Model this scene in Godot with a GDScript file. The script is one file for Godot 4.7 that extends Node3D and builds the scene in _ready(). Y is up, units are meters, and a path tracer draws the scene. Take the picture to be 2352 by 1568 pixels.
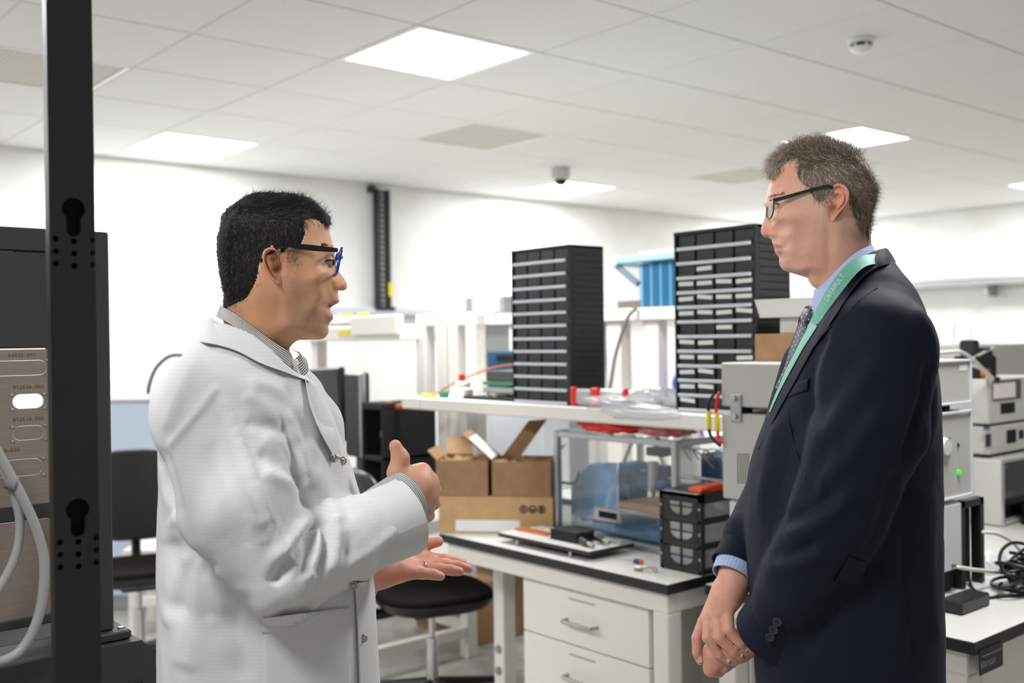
extends Node3D
# A laboratory: two men in conversation between an instrument rack and a row of white benches under a tiled ceiling.
# World: y up, x runs along the back wall, -z runs along the bench row. The camera stands at x = z = 0.

const FOCAL := 2370.0          # in pixels of the 2352 x 1568 frame
const EYE := Vector3(0.0, 1.47, 0.0)
const CEIL := 2.627
var cam_f := Vector3.ZERO
var cam_r := Vector3.ZERO
var cam_u := Vector3.ZERO
var flat_r := Vector3.ZERO
var flat_f := Vector3.ZERO
var M := {}
var used := {}
var rng := RandomNumberGenerator.new()
var grain: FastNoiseLite

# ---------------------------------------------------------------- pixels to places
func ray(px: float, py: float) -> Vector3:
	return cam_f + cam_r * ((px - 1176.0) / FOCAL) + cam_u * ((784.0 - py) / FOCAL)
func at_depth(px: float, py: float, d: float) -> Vector3:
	return EYE + ray(px, py) * d
func on_y(px: float, py: float, y: float) -> Vector3:
	var r := ray(px, py)
	return EYE + r * ((y - EYE.y) / r.y)
func on_x(px: float, py: float, x: float) -> Vector3:
	var r := ray(px, py)
	return EYE + r * (x / r.x)
func on_z(px: float, py: float, z: float) -> Vector3:
	var r := ray(px, py)
	return EYE + r * (z / r.z)
func to_pixel(p: Vector3) -> Vector3:
	var q := p - EYE
	var w := q.dot(cam_f)
	return Vector3(1176.0 + FOCAL * q.dot(cam_r) / w, 784.0 - FOCAL * q.dot(cam_u) / w, w)

# ---------------------------------------------------------------- mesh builder
class MB:
	var v := PackedVector3Array()
	var n := PackedVector3Array()
	var t := PackedVector2Array()
	var c := PackedColorArray()
	var f := PackedInt32Array()
	var tint := Color.WHITE
	var colored := false
	var xf := Transform3D()
	func vert(p: Vector3, uv := Vector2.ZERO) -> int:
		v.append(xf * p)
		t.append(uv)
		c.append(tint)
		return v.size() - 1
	func tri(a: int, b: int, d: int) -> void:
		f.append(a); f.append(b); f.append(d)
	func quad(a: Vector3, b: Vector3, d: Vector3, e: Vector3, w := 1.0, h := 1.0) -> void:  # clockwise from outside
		var i := vert(a, Vector2(0, 0)); vert(b, Vector2(w, 0)); vert(d, Vector2(w, h)); vert(e, Vector2(0, h))
		tri(i, i + 1, i + 2); tri(i, i + 2, i + 3)
	func poly(pts: Array, out: Vector3) -> void:  # a flat convex face looking along out
		var i := v.size()
		for p in pts:
			vert(p)
		var turn: Vector3 = (pts[2] - pts[0]).cross(pts[1] - pts[0])
		var good := turn.dot(out) > 0.0
		for k in range(1, pts.size() - 1):
			if good:
				tri(i, i + k, i + k + 1)
			else:
				tri(i, i + k + 1, i + k)
	func box(m: Vector3, s: Vector3, b := 0.0) -> MB:
		var h := s * 0.5
		b = minf(b, minf(h.x, minf(h.y, h.z)) * 0.8)
		for ax in 3:
			for sg in [-1.0, 1.0]:
				var u := (ax + 1) % 3
				var w := (ax + 2) % 3
				var o := Vector3.ZERO
				o[ax] = sg
				var q := []
				for e in [[-1, -1], [1, -1], [1, 1], [-1, 1]]:
					var p := m
					p[ax] += sg * h[ax]
					p[u] += e[0] * (h[u] - b)
					p[w] += e[1] * (h[w] - b)
					q.append(p)
				poly(q, o)
		if b > 0.0:
			for ax in 3:
				var u := (ax + 1) % 3
				var w := (ax + 2) % 3
				for su in [-1.0, 1.0]:
					for sw in [-1.0, 1.0]:
						var q := []
						for e in [[-1, 0], [1, 0], [1, 1], [-1, 1]]:
							var p := m
							p[ax] += e[0] * (h[ax] - b)
							p[u] += su * (h[u] if e[1] == 0 else h[u] - b)
							p[w] += sw * (h[w] - b if e[1] == 0 else h[w])
							q.append(p)
						var o := Vector3.ZERO
						o[u] = su; o[w] = sw
						poly(q, o)
			for sx in [-1.0, 1.0]:
				for sy in [-1.0, 1.0]:
					for sz in [-1.0, 1.0]:
						var o := Vector3(sx, sy, sz)
						var k := m + o * h
						poly([k - Vector3(0, sy * b, sz * b), k - Vector3(sx * b, 0, sz * b), k - Vector3(sx * b, sy * b, 0)], o)
		return self
	func span(a: Vector3, d: Vector3, b := 0.0) -> MB:  # box between two corners
		return box((a + d) * 0.5, (d - a).abs(), b)
	func frame_of(d: Vector3) -> Basis:
		var z := d.normalized()
		var x := z.cross(Vector3.UP if absf(z.y) < 0.95 else Vector3.RIGHT).normalized()
		return Basis(x, z.cross(x), z)
	func rod(a: Vector3, d: Vector3, r0: float, r1 := -1.0, k := 16, caps := true) -> MB:
		if r1 < 0.0:
			r1 = r0
		var B := frame_of(d - a)
		var i := v.size()
		for e in k:
			var g := TAU * e / k
			var o := B.x * cos(g) + B.y * sin(g)
			vert(a + o * r0, Vector2(float(e) / k, 0)); vert(d + o * r1, Vector2(float(e) / k, 1))
		for e in k:
			var p := i + 2 * e
			var q := i + 2 * ((e + 1) % k)
			tri(p, p + 1, q + 1); tri(p, q + 1, q)
		if caps:
			for side in 2:
				var pts := []
				var r := r0 if side == 0 else r1
				if r < 1e-5:
					continue
				for e in k:
					var g := TAU * e / k
					pts.append((a if side == 0 else d) + (B.x * cos(g) + B.y * sin(g)) * r)
				poly(pts, (a - d) if side == 0 else (d - a))
		return self
	func tube(pts: Array, r: float, k := 8, taper := 1.0) -> MB:
		var i := v.size()
		var m := pts.size()
		var side := Vector3.ZERO
		for j in m:
			var d: Vector3 = (pts[mini(j + 1, m - 1)] - pts[maxi(j - 1, 0)]).normalized()
			if j == 0:
				side = frame_of(d).x
			side = (side - d * side.dot(d)).normalized()
			var up := d.cross(side)
			var rr := r * lerpf(1.0, taper, float(j) / (m - 1))
			for e in k:
				var g := TAU * e / k
				vert(pts[j] + (side * cos(g) + up * sin(g)) * rr, Vector2(float(e) / k, float(j) / m))
		for j in m - 1:
			for e in k:
				var p := i + j * k + e
				var q := i + j * k + (e + 1) % k
				tri(p, p + k, q + k); tri(p, q + k, q)
		for side2 in 2:
			var b := i if side2 == 0 else i + (m - 1) * k
			for e in range(1, k - 1):
				if side2 == 0:
					tri(b, b + e, b + e + 1)
				else:
					tri(b, b + e + 1, b + e)
		return self
	func lathe(prof: Array, k := 24) -> MB:  # (radius, y) from top to bottom round the y axis
		var i := v.size()
		var m := prof.size()
		for j in m:
			for e in k:
				var g := TAU * e / k
				vert(Vector3(cos(g) * prof[j].x, prof[j].y, sin(g) * prof[j].x))
		for j in m - 1:
			for e in k:
				var p := i + j * k + e
				var q := i + j * k + (e + 1) % k
				tri(p, p + k, q + k); tri(p, q + k, q)
		return self
	func prism(pts: Array, a: Vector3, e1: Vector3, e2: Vector3, d: Vector3) -> MB:  # outline (2D) laid on e1, e2 from a, pushed along d
		var flat := PackedVector2Array(pts)
		if Geometry2D.is_polygon_clockwise(flat):
			flat.reverse()
		var ids := Geometry2D.triangulate_polygon(flat)
		var nrm := e1.cross(e2)
		var fwd := nrm.dot(d) > 0.0
		for lay in 2:
			var i := v.size()
			for p in flat:
				vert(a + e1 * p.x + e2 * p.y + (d if lay == 1 else Vector3.ZERO), p)
			var flip := (lay == 1) == fwd
			for k in range(0, ids.size(), 3):
				if flip:
					tri(i + ids[k], i + ids[k + 2], i + ids[k + 1])
				else:
					tri(i + ids[k], i + ids[k + 1], i + ids[k + 2])
		for k in flat.size():
			var p := flat[k]
			var q := flat[(k + 1) % flat.size()]
			var A := a + e1 * p.x + e2 * p.y
			var Bq := a + e1 * q.x + e2 * q.y
			var mid2 := Vector2(q.y - p.y, p.x - q.x)
			poly([A, Bq, Bq + d, A + d], e1 * mid2.x + e2 * mid2.y)
		return self
	func grid(nu: int, nv: int, fn: Callable, flip := false) -> MB:  # a smooth sheet fn(u, v) -> Vector3
		var i := v.size()
		for a in nu + 1:
			for b in nv + 1:
				vert(fn.call(float(a) / nu, float(b) / nv), Vector2(float(a) / nu, float(b) / nv))
		for a in nu:
			for b in nv:
				var p := i + a * (nv + 1) + b
				var q := p + nv + 1
				if flip:
					tri(p, q, q + 1); tri(p, q + 1, p + 1)
				else:
					tri(p, q + 1, q); tri(p, p + 1, q + 1)
		return self
	func normals() -> void:
		n.resize(v.size())
		n.fill(Vector3.ZERO)
		for k in range(0, f.size(), 3):
			var a := f[k]; var b := f[k + 1]; var d := f[k + 2]
			var w := (v[d] - v[a]).cross(v[b] - v[a])
			n[a] += w; n[b] += w; n[d] += w
		for k in n.size():
			n[k] = n[k].normalized() if n[k].length_squared() > 1e-24 else Vector3.UP
	func mesh() -> ArrayMesh:
		if n.size() != v.size():
			normals()
		var A := []
		A.resize(Mesh.ARRAY_MAX)
		A[Mesh.ARRAY_VERTEX] = v
		A[Mesh.ARRAY_NORMAL] = n
		A[Mesh.ARRAY_TEX_UV] = t
		if colored:
			A[Mesh.ARRAY_COLOR] = c
		A[Mesh.ARRAY_INDEX] = f
		var m := ArrayMesh.new()
		m.add_surface_from_arrays(Mesh.PRIMITIVE_TRIANGLES, A)
		return m

func mb() -> MB:
	return MB.new()

# ---------------------------------------------------------------- objects
func numbered(called: String) -> String:
	var k: int = used.get(called, 0)
	used[called] = k + 1
	return called if k == 0 else "%s_%03d" % [called, k]
func tag(o: Node3D, label: String, category: String, group := "", kind := "") -> Node3D:
	o.set_meta("label", label)
	if category:
		o.set_meta("category", category)
	if group:
		o.set_meta("group", group)
	if kind:
		o.set_meta("kind", kind)
	return o
func thing(called: String, label: String, category: String, at := Vector3.ZERO, turn := 0.0, group := "") -> Node3D:
	var o := Node3D.new()
	o.name = numbered(called)
	add_child(o)
	o.position = at
	o.rotation.y = turn
	tag(o, label, category, group)
	return o
func part(called: String, b: MB, m: Material, parent: Node3D, label := "") -> MeshInstance3D:
	return part_mesh(called, b.mesh(), m, parent, label)
func part_mesh(called: String, me: Mesh, m: Material, parent: Node3D, label := "") -> MeshInstance3D:
	var o := MeshInstance3D.new()
	o.name = numbered(called) if parent == self else called
	o.mesh = me
	o.material_override = m
	parent.add_child(o, true)
	if label:
		o.set_meta("label", label)
	return o
func single(called: String, b: MB, m: Material, label: String, category: String, group := "") -> MeshInstance3D:
	var o := part(called, b, m, self)
	tag(o, label, category, group)
	return o
func structure(called: String, label := "") -> Node3D:
	var o := Node3D.new()
	o.name = numbered(called)
	add_child(o)
	o.set_meta("kind", "structure")
	if label:
		o.set_meta("label", label)
	return o
func copy_of(o: Node3D, at: Vector3, turn: float, label := "") -> Node3D:
	var c: Node3D = o.duplicate()
	c.name = numbered(str(o.name).rstrip("0123456789").trim_suffix("_"))
	add_child(c)
	c.position = at
	c.rotation.y = turn
	if label:
		c.set_meta("label", label)
	return c
func mat(col: Color, rough := 0.6, metal := 0.0, spec := 0.5) -> StandardMaterial3D:
	var m := StandardMaterial3D.new()
	m.albedo_color = col
	m.roughness = rough
	m.metallic = metal
	m.metallic_specular = spec
	return m
func glass(col: Color, alpha: float) -> StandardMaterial3D:
	var m := mat(Color(col.r, col.g, col.b, alpha), 0.03)
	m.transparency = BaseMaterial3D.TRANSPARENCY_ALPHA
	return m
func noise_tex(sz: int, freq: float, lo: Color, hi: Color, sd := 1, oct := 4) -> ImageTexture:
	var nz := FastNoiseLite.new()
	nz.seed = sd
	nz.frequency = freq
	nz.fractal_octaves = oct
	var im := nz.get_seamless_image(sz, sz)
	im.convert(Image.FORMAT_RGB8)
	for y in sz:
		for x in sz:
			im.set_pixel(x, y, lo.lerp(hi, im.get_pixel(x, y).r))
	return ImageTexture.create_from_image(im)
func tri_map(m: StandardMaterial3D, tex: Texture2D, scale: float) -> StandardMaterial3D:
	m.albedo_texture = tex
	m.uv1_triplanar = true
	m.uv1_scale = Vector3.ONE * scale
	return m
func text_part(words: String, size: float, m: Material, parent: Node3D, xf: Transform3D, called := "lettering", font := "Droid Sans") -> MeshInstance3D:
	var tm := TextMesh.new()
	var sf := SystemFont.new()
	sf.font_names = PackedStringArray([font])
	tm.font = sf
	tm.text = words
	tm.font_size = 32
	tm.pixel_size = size / 24.0
	tm.depth = 0.0004
	tm.curve_step = 2.0
	var o := part_mesh(called, tm, m, parent)
	o.transform = xf
	return o
func arc_pts(c: Vector3, a: Vector3, b: Vector3, from: float, to: float, k := 12) -> Array:
	var q := []
	for j in k + 1:
		var g := lerpf(from, to, float(j) / k)
		q.append(c + a * cos(g) + b * sin(g))
	return q
func curve_pts(keys: Array, k := 8) -> Array:  # a smooth line through the keys
	var q := []
	var m := keys.size()
	for j in m - 1:
		for s in k:
			var p0: Vector3 = keys[maxi(j - 1, 0)]
			var p3: Vector3 = keys[mini(j + 2, m - 1)]
			q.append(keys[j].cubic_interpolate(keys[j + 1], p0, p3, float(s) / k))
	q.append(keys[m - 1])
	return q

func _ready() -> void:
	rng.seed = 7
	grain = FastNoiseLite.new()
	grain.seed = 3
	grain.frequency = 1.0
	grain.fractal_octaves = 3
	make_camera()
	make_materials()
	make_lights()
	make_room()
	make_benches()
	make_bench_things()
	make_far_things()
	make_rack()
	make_people()

func make_camera() -> void:
	var yaw := deg_to_rad(40.259)
	var pitch := deg_to_rad(-0.102)
	var roll := deg_to_rad(0.783)
	flat_f = Vector3(sin(yaw), 0, -cos(yaw))
	flat_r = Vector3(cos(yaw), 0, sin(yaw))
	cam_f = flat_f * cos(pitch) + Vector3.UP * sin(pitch)
	var up := Vector3.UP * cos(pitch) - flat_f * sin(pitch)
	cam_r = flat_r * cos(roll) - up * sin(roll)
	cam_u = flat_r * sin(roll) + up * cos(roll)
	var cam := Camera3D.new()
	cam.name = "camera"
	cam.transform = Transform3D(Basis(cam_r, cam_u, -cam_f), EYE)
	cam.near = 0.05
	cam.far = 60.0
	var lens := CameraAttributesPhysical.new()
	lens.frustum_focal_length = 36.3
	lens.frustum_focus_distance = 1.72
	lens.exposure_aperture = 3.6
	cam.attributes = lens
	add_child(cam)
	cam.fov = rad_to_deg(2.0 * atan(784.0 / FOCAL))
	cam.current = true
	var env := Environment.new()
	env.background_mode = Environment.BG_COLOR
	env.background_color = Color(0, 0, 0)
	env.tonemap_mode = Environment.TONE_MAPPER_LINEAR
	env.tonemap_exposure = 1.68
	env.sdfgi_enabled = true
	env.ssao_enabled = true
	env.ssil_enabled = true
	var we := WorldEnvironment.new()
	we.name = "environment"
	we.environment = env
	add_child(we)

# the ceiling lattice: cell (i, j) of 0.6 m tiles
func cell(i: float, j: float, y := CEIL) -> Vector3:
	return Vector3(2.19 + 0.6 * i, y, -(3.096 + 0.6 * j))
const LAMP_CELLS := [[0, 0], [0, 4], [5, 0], [5, 4], [10, 0], [10, 4], [-5, 0], [-5, 4], [0, -4], [-5, -4]]
const VENT_CELLS := [[2, 2], [6, 2], [-2, 2]]

func make_lights() -> void:
	for k in LAMP_CELLS:
		var l := AreaLight3D.new()
		l.name = numbered("panel_lamp")
		l.area_size = Vector2(0.54, 0.54)
		l.area_normalize_energy = true
		l.light_energy = 2.6
		l.light_color = Color(0.985, 0.989, 0.985)
		l.area_range = 20.0
		l.area_attenuation = 2.0
		l.shadow_enabled = true
		l.rotation.x = -PI / 2
		l.position = cell(k[0] + 0.5, k[1] + 0.5, CEIL - 0.012)
		add_child(l)

func make_materials() -> void:
	var speck := noise_tex(256, 0.05, Color(0.93, 0.93, 0.93), Color(1, 1, 1), 4)
	var blot := noise_tex(256, 0.012, Color(0.95, 0.95, 0.945), Color(1, 1, 1), 9)
	M.wall = tri_map(mat(Color(0.94, 0.94, 0.935), 0.75), blot, 0.6)
	M.tile = tri_map(mat(Color(0.94, 0.94, 0.935), 0.85, 0.0, 0.3), speck, 9.0)
	M.tbar = mat(Color(0.88, 0.88, 0.875), 0.5)
	M.vent = tri_map(mat(Color(0.845, 0.83, 0.795), 0.7), speck, 14.0)
	M.lampframe = mat(Color(0.93, 0.93, 0.93), 0.4)
	M.diffuser = mat(Color(0.95, 0.95, 0.95), 0.5)
	M.diffuser.emission_enabled = true
	M.diffuser.emission = Color(1, 1, 0.99)
	M.diffuser.emission_energy_multiplier = 2.2
	M.floor = tri_map(mat(Color(0.73, 0.72, 0.70), 0.45), noise_tex(256, 0.03, Color(0.86, 0.86, 0.85), Color(1, 1, 1), 12), 1.1)
	M.laminate = mat(Color(0.81, 0.803, 0.79), 0.32)
	M.edge = mat(Color(0.085, 0.083, 0.085), 0.45)
	M.frame = mat(Color(0.90, 0.885, 0.865), 0.38)
	M.front = mat(Color(0.905, 0.895, 0.88), 0.35)
	M.chrome = mat(Color(0.78, 0.78, 0.79), 0.18, 1.0)
	M.nickel = mat(Color(0.66, 0.64, 0.61), 0.3, 1.0)
	M.alu = mat(Color(0.70, 0.71, 0.73), 0.34, 1.0)
	M.black = mat(Color(0.055, 0.055, 0.06), 0.5)
	M.blackmatt = mat(Color(0.045, 0.045, 0.05), 0.75)
	M.drawer = mat(Color(0.10, 0.105, 0.125), 0.42)
	M.cabinet = mat(Color(0.115, 0.115, 0.125), 0.6)
	M.silverbar = mat(Color(0.80, 0.82, 0.85), 0.4, 0.0)
	M.paper = mat(Color(0.93, 0.93, 0.92), 0.8)
	M.fabric = mat(Color(0.095, 0.088, 0.075), 0.95, 0.0, 0.2)
	M.plastic = mat(Color(0.06, 0.06, 0.065), 0.38)
	M.blue = mat(Color(0.13, 0.45, 0.61), 0.45)
	M.paleblue = mat(Color(0.60, 0.78, 0.86), 0.4)
	M.navyblue = mat(Color(0.12, 0.22, 0.50), 0.4)
	M.skyfilm = mat(Color(0.47, 0.68, 0.86), 0.35)
	M.grey = tri_map(mat(Color(0.745, 0.74, 0.725), 0.55), speck, 22.0)
	M.zinc = mat(Color(0.66, 0.665, 0.67), 0.42, 0.7)
	M.lightgrey = mat(Color(0.80, 0.81, 0.83), 0.45)
	M.instr = mat(Color(0.78, 0.775, 0.76), 0.45)
	M.red = mat(Color(0.90, 0.14, 0.12), 0.4)
	M.orange = mat(Color(0.95, 0.33, 0.12), 0.45)
	M.yellow = mat(Color(0.92, 0.83, 0.10), 0.5)
	M.green = mat(Color(0.20, 0.52, 0.33), 0.5)
	M.copper = mat(Color(0.80, 0.45, 0.30), 0.4, 0.6)
	M.violet = mat(Color(0.30, 0.28, 0.72), 0.5)
	M.card = tri_map(mat(Color(0.70, 0.55, 0.40), 0.85), noise_tex(128, 0.04, Color(0.90, 0.90, 0.88), Color(1, 1, 1), 21), 3.0)
	M.cardbrown = tri_map(mat(Color(0.64, 0.50, 0.365), 0.85), noise_tex(128, 0.04, Color(0.90, 0.90, 0.88), Color(1, 1, 1), 22), 3.0)
	M.cardpale = tri_map(mat(Color(0.80, 0.655, 0.475), 0.85), noise_tex(128, 0.04, Color(0.92, 0.92, 0.9), Color(1, 1, 1), 23), 3.0)
	M.ink = mat(Color(0.13, 0.12, 0.115), 0.8)
	M.greyink = mat(Color(0.45, 0.45, 0.45), 0.8)
	M.steelink = mat(Color(0.30, 0.27, 0.24), 0.7)
	M.clear = glass(Color(0.93, 0.95, 0.97), 0.02)
	M.bag = glass(Color(0.93, 0.93, 0.96), 0.45)
	M.bag.roughness = 0.2
	M.smoky = glass(Color(0.72, 0.72, 0.70), 0.55)
	M.smoky.roughness = 0.22
	M.screen = mat(Color(0.02, 0.02, 0.024), 0.12)
	M.rackblack = tri_map(mat(Color(0.165, 0.163, 0.165), 0.55), speck, 40.0)
	M.postblack = mat(Color(0.055, 0.06, 0.075), 0.42)
	M.hole = mat(Color(0.015, 0.015, 0.018), 0.9)
	var brush := Image.create(512, 512, false, Image.FORMAT_RGB8)
	var rr := RandomNumberGenerator.new()
	rr.seed = 5
	for y in 512:
		var base := rr.randf_range(0.90, 1.0)
		for x in 512:
			var g := base + 0.03 * sin(x * 0.05 + base * 90.0) + rr.randf_range(-0.015, 0.015)
			brush.set_pixel(x, y, Color(g, g, g))
	M.steel = mat(Color(0.54, 0.495, 0.455), 0.42, 0.35)
	M.steel.albedo_texture = ImageTexture.create_from_image(brush)
	M.steel.uv1_triplanar = true
	M.steel.uv1_scale = Vector3(2.5, 7.0, 2.5)
	M.cable = mat(Color(0.56, 0.56, 0.56), 0.5)
	M.blackcable = mat(Color(0.05, 0.05, 0.055), 0.4)
	M.whitecable = mat(Color(0.86, 0.85, 0.82), 0.4)
	M.wood = mat(Color(0.66, 0.50, 0.36), 0.7)
	M.bluecab = mat(Color(0.72, 0.77, 0.84), 0.5)
	M.led = mat(Color(0.12, 0.75, 0.10), 0.3)
	M.led.emission_enabled = true
	M.led.emission = Color(0.1, 0.8, 0.08)
	M.led.emission_energy_multiplier = 0.5

# ---------------------------------------------------------------- the room
func make_room() -> void:
	var x0 := -3.6; var x1 := 9.4; var z0 := -6.42; var z1 := 3.2
	var fl := structure("floor")
	part("floor_slab", mb().span(Vector3(x0, -0.1, z0), Vector3(x1, 0, z1)), M.floor, fl)
	for w in [["wall_back", Vector3(x0 - 0.2, 0, z0 - 0.2), Vector3(x1 + 0.2, CEIL + 0.3, z0)], ["wall_front", Vector3(x0 - 0.2, 0, z1), Vector3(x1 + 0.2, CEIL + 0.3, z1 + 0.2)], ["wall_right", Vector3(x1, 0, z0), Vector3(x1 + 0.2, CEIL + 0.3, z1)], ["wall_left", Vector3(x0 - 0.2, 0, z0), Vector3(x0, CEIL + 0.3, z1)]]:
		var s := structure(w[0])
		part("wall_panel", mb().span(w[1], w[2]), M.wall, s)
	# ceiling: slab, T-bar grid, and each tile in view its own piece
	var ce := structure("ceiling")
	part("ceiling_slab", mb().span(Vector3(x0, CEIL + 0.03, z0), Vector3(x1, CEIL + 0.2, z1)), M.tbar, ce)
	var bars := mb()
	var i0 := int(floor((x0 - 2.19) / 0.6)); var i1 := int(ceil((x1 - 2.19) / 0.6))
	var j0 := int(floor((-z1 - 3.096) / 0.6)); var j1 := int(ceil((-z0 - 3.096) / 0.6))
	for i in range(i0, i1 + 1):
		var x := cell(i, 0).x
		if x > x0 + 0.02 and x < x1 - 0.02:
			bars.span(Vector3(x - 0.012, CEIL + 0.005, z0), Vector3(x + 0.012, CEIL + 0.029, z1))
	for j in range(j0, j1 + 1):
		var z := cell(0, j).z
		if z > z0 + 0.02 and z < z1 - 0.02:
			bars.span(Vector3(x0, CEIL + 0.0055, z - 0.012), Vector3(x1, CEIL + 0.0285, z + 0.012))
	part("grid_bars", bars, M.tbar, ce)
	var skip := {}
	for k in LAMP_CELLS + VENT_CELLS:
		skip[Vector2i(k[0], k[1])] = true
	var whole := mb().box(Vector3.ZERO, Vector3(0.5935, 0.016, 0.5935), 0.004).mesh()
	var rest := mb()
	for i in range(i0, i1):
		for j in range(j0, j1):
			if skip.has(Vector2i(i, j)):
				continue
			var a := cell(i, j); var b := cell(i + 1, j + 1)
			var lo := Vector2(maxf(a.x, x0), maxf(b.z, z0)); var hi := Vector2(minf(b.x, x1), minf(a.z, z1))
			if hi.x - lo.x < 0.03 or hi.y - lo.y < 0.03:
				continue
			var m := Vector3((lo.x + hi.x) / 2, CEIL + 0.008, (lo.y + hi.y) / 2)
			var sz := Vector3(hi.x - lo.x - 0.0065, 0.016, hi.y - lo.y - 0.0065)
			var q := to_pixel(m)
			var seen := q.z > 0.5 and q.x > -350 and q.x < 2700 and q.y > -200 and q.y < 700
			if seen:
				var full := sz.x > 0.59 and sz.z > 0.59
				var o := part_mesh("tile", whole if full else mb().box(Vector3.ZERO, sz, 0.004).mesh(), M.tile, ce)
				o.position = m
			else:
				rest.box(m, sz, 0.004)
	var ro := part("far_tiles", rest, M.tile, ce)
	ro.set_meta("kind", "stuff")
	# light panels and vents
	var spots := ["over the man in the lab coat", "by the back wall behind the man in the lab coat", "above the man in the suit", "below the dome camera near the back wall", "beyond the man in the suit by the far side wall", "in the far corner behind the man in the suit"]
	var num := 0
	for k in LAMP_CELLS:
		var m := cell(k[0] + 0.5, k[1] + 0.5)
		var lab: String = "square white LED ceiling panel " + (spots[num] if num < 6 else "away from the row of benches")
		var t := thing("ceiling_light", lab, "ceiling light", m, 0.0, "LED ceiling panels")
		var fr := mb()
		for s in [-1.0, 1.0]:
			fr.span(Vector3(-0.296, -0.002, s * 0.296), Vector3(0.296, 0.02, s * 0.268), 0.002)
			fr.span(Vector3(s * 0.296, -0.0025, -0.268), Vector3(s * 0.268, 0.0195, 0.268), 0.002)
		part("frame", fr, M.lampframe, t)
		part("diffuser", mb().box(Vector3(0, 0.006, 0), Vector3(0.538, 0.008, 0.538), 0.003), M.diffuser, t)
		num += 1
	num = 0
	for k in VENT_CELLS:
		var m := cell(k[0] + 0.5, k[1] + 0.5)
		var t := thing("ceiling_vent", ["beige perforated ceiling panel between the light panels above the bench", "beige perforated ceiling panel behind the head of the man in the suit", "beige perforated ceiling panel behind the black rack upright"][num], "ceiling panel", m, 0.0, "beige ceiling panels")
		part("panel", mb().box(Vector3(0, 0.010, 0), Vector3(0.56, 0.012, 0.56), 0.002), M.vent, t)
		var fr := mb()
		for s in [-1.0, 1.0]:
			fr.span(Vector3(-0.296, -0.001, s * 0.296), Vector3(0.296, 0.02, s * 0.279), 0.002)
			fr.span(Vector3(s * 0.296, -0.0012, -0.279), Vector3(s * 0.279, 0.0198, 0.279), 0.002)
		part("frame", fr, M.lampframe, t)
		var dots := mb()
		for a in 28:
			for b in 28:
				var p := Vector3(-0.27 + a * 0.02, 0.0036, -0.27 + b * 0.02)
				dots.poly([p + Vector3(0.004, 0, 0), p + Vector3(0, 0, 0.004), p - Vector3(0.004, 0, 0), p - Vector3(0, 0, 0.004)], Vector3.DOWN)
		part("perforation", dots, mat(Color(0.55, 0.53, 0.5), 0.9), t).set_meta("kind", "stuff")
		num += 1
	# smoke detector, dome camera
	var sd := thing("smoke_detector", "small white round smoke detector on the ceiling above the man in the suit", "smoke detector", Vector3(3.665, CEIL, -2.19))
	part("base", mb().lathe([Vector2(0.052, 0.0), Vector2(0.052, -0.012), Vector2(0.048, -0.018), Vector2(0.0, -0.018)], 32), M.lampframe, sd)
	part("chamber", mb().lathe([Vector2(0.034, -0.018), Vector2(0.034, -0.034), Vector2(0.0, -0.034)], 32), M.greyink, sd)
	part("cap", mb().lathe([Vector2(0.044, -0.034), Vector2(0.041, -0.042), Vector2(0.028, -0.052), Vector2(0.013, -0.057), Vector2(0.0, -0.058)], 32), M.lampframe, sd)
	for k in 6:
		var g := TAU * k / 6
		part("rib", mb().box(Vector3(cos(g) * 0.040, -0.027, sin(g) * 0.040), Vector3(0.008, 0.019, 0.008), 0.002), M.lampframe, sd)
	var dc := thing("dome_camera", "small white dome security camera with a dark dome hanging from the ceiling", "security camera", Vector3(4.77, CEIL, -5.1))
	part("housing", mb().lathe([Vector2(0.062, 0.0), Vector2(0.066, -0.05), Vector2(0.064, -0.056), Vector2(0.064, -0.075), Vector2(0.045, -0.082), Vector2(0.0, -0.082)], 32), mat(Color(0.80, 0.79, 0.79), 0.4), dc)
	part("dome", mb().lathe([Vector2(0.042, -0.081), Vector2(0.041, -0.095), Vector2(0.034, -0.110), Vector2(0.02, -0.119), Vector2(0.0, -0.122)], 32), M.screen, dc)
	# black cable tray on the back wall
	var ct := thing("cable_tray", "black slotted vertical cable tray on the back wall with a yellow tag", "cable tray", Vector3(4.17, 1.72, -6.42))
	for s in [-1.0, 1.0]:
		part("rail", mb().box(Vector3(s * 0.045, 0.43, 0.04), Vector3(0.03, 0.86, 0.05), 0.004), M.black, ct)
	for k in 22:
		part("rung", mb().box(Vector3(0, 0.03 + k * 0.039, 0.03), Vector3(0.07, 0.018, 0.03), 0.003), M.greyink, ct)
	part("bracket", mb().box(Vector3(-0.08, 0.86, 0.03), Vector3(0.05, 0.05, 0.05), 0.006), M.black, ct)
	part("bracket", mb().box(Vector3(0.0, -0.01, 0.04), Vector3(0.17, 0.03, 0.08), 0.006), M.black, ct)
	part("tag", mb().box(Vector3(0.05, 0.13, 0.069), Vector3(0.035, 0.10, 0.004), 0.001), M.yellow, ct)
	# trunking
	var tr := thing("wall_trunking", "pale grey cable trunking running low along the back wall", "trunking", Vector3(0, 0, 0))
	part("channel", mb().span(Vector3(3.6, 1.655, -6.42), Vector3(7.6, 1.72, -6.36), 0.004), M.lightgrey, tr)
	part("cover", mb().span(Vector3(3.6, 1.667, -6.36), Vector3(7.6, 1.708, -6.35), 0.003), M.lightgrey, tr)
	var ws := thing("wall_shelf", "long pale grey shelf on the far side wall behind the suit", "shelf", Vector3(9.4, 0, 0))
	part("board", mb().span(Vector3(-0.22, 1.955, -5.6), Vector3(0, 2.05, -3.0), 0.006), M.lightgrey, ws)
	part("lip", mb().span(Vector3(-0.235, 1.90, -5.6), Vector3(-0.2, 1.95, -3.0), 0.006), M.zinc, ws)
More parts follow.
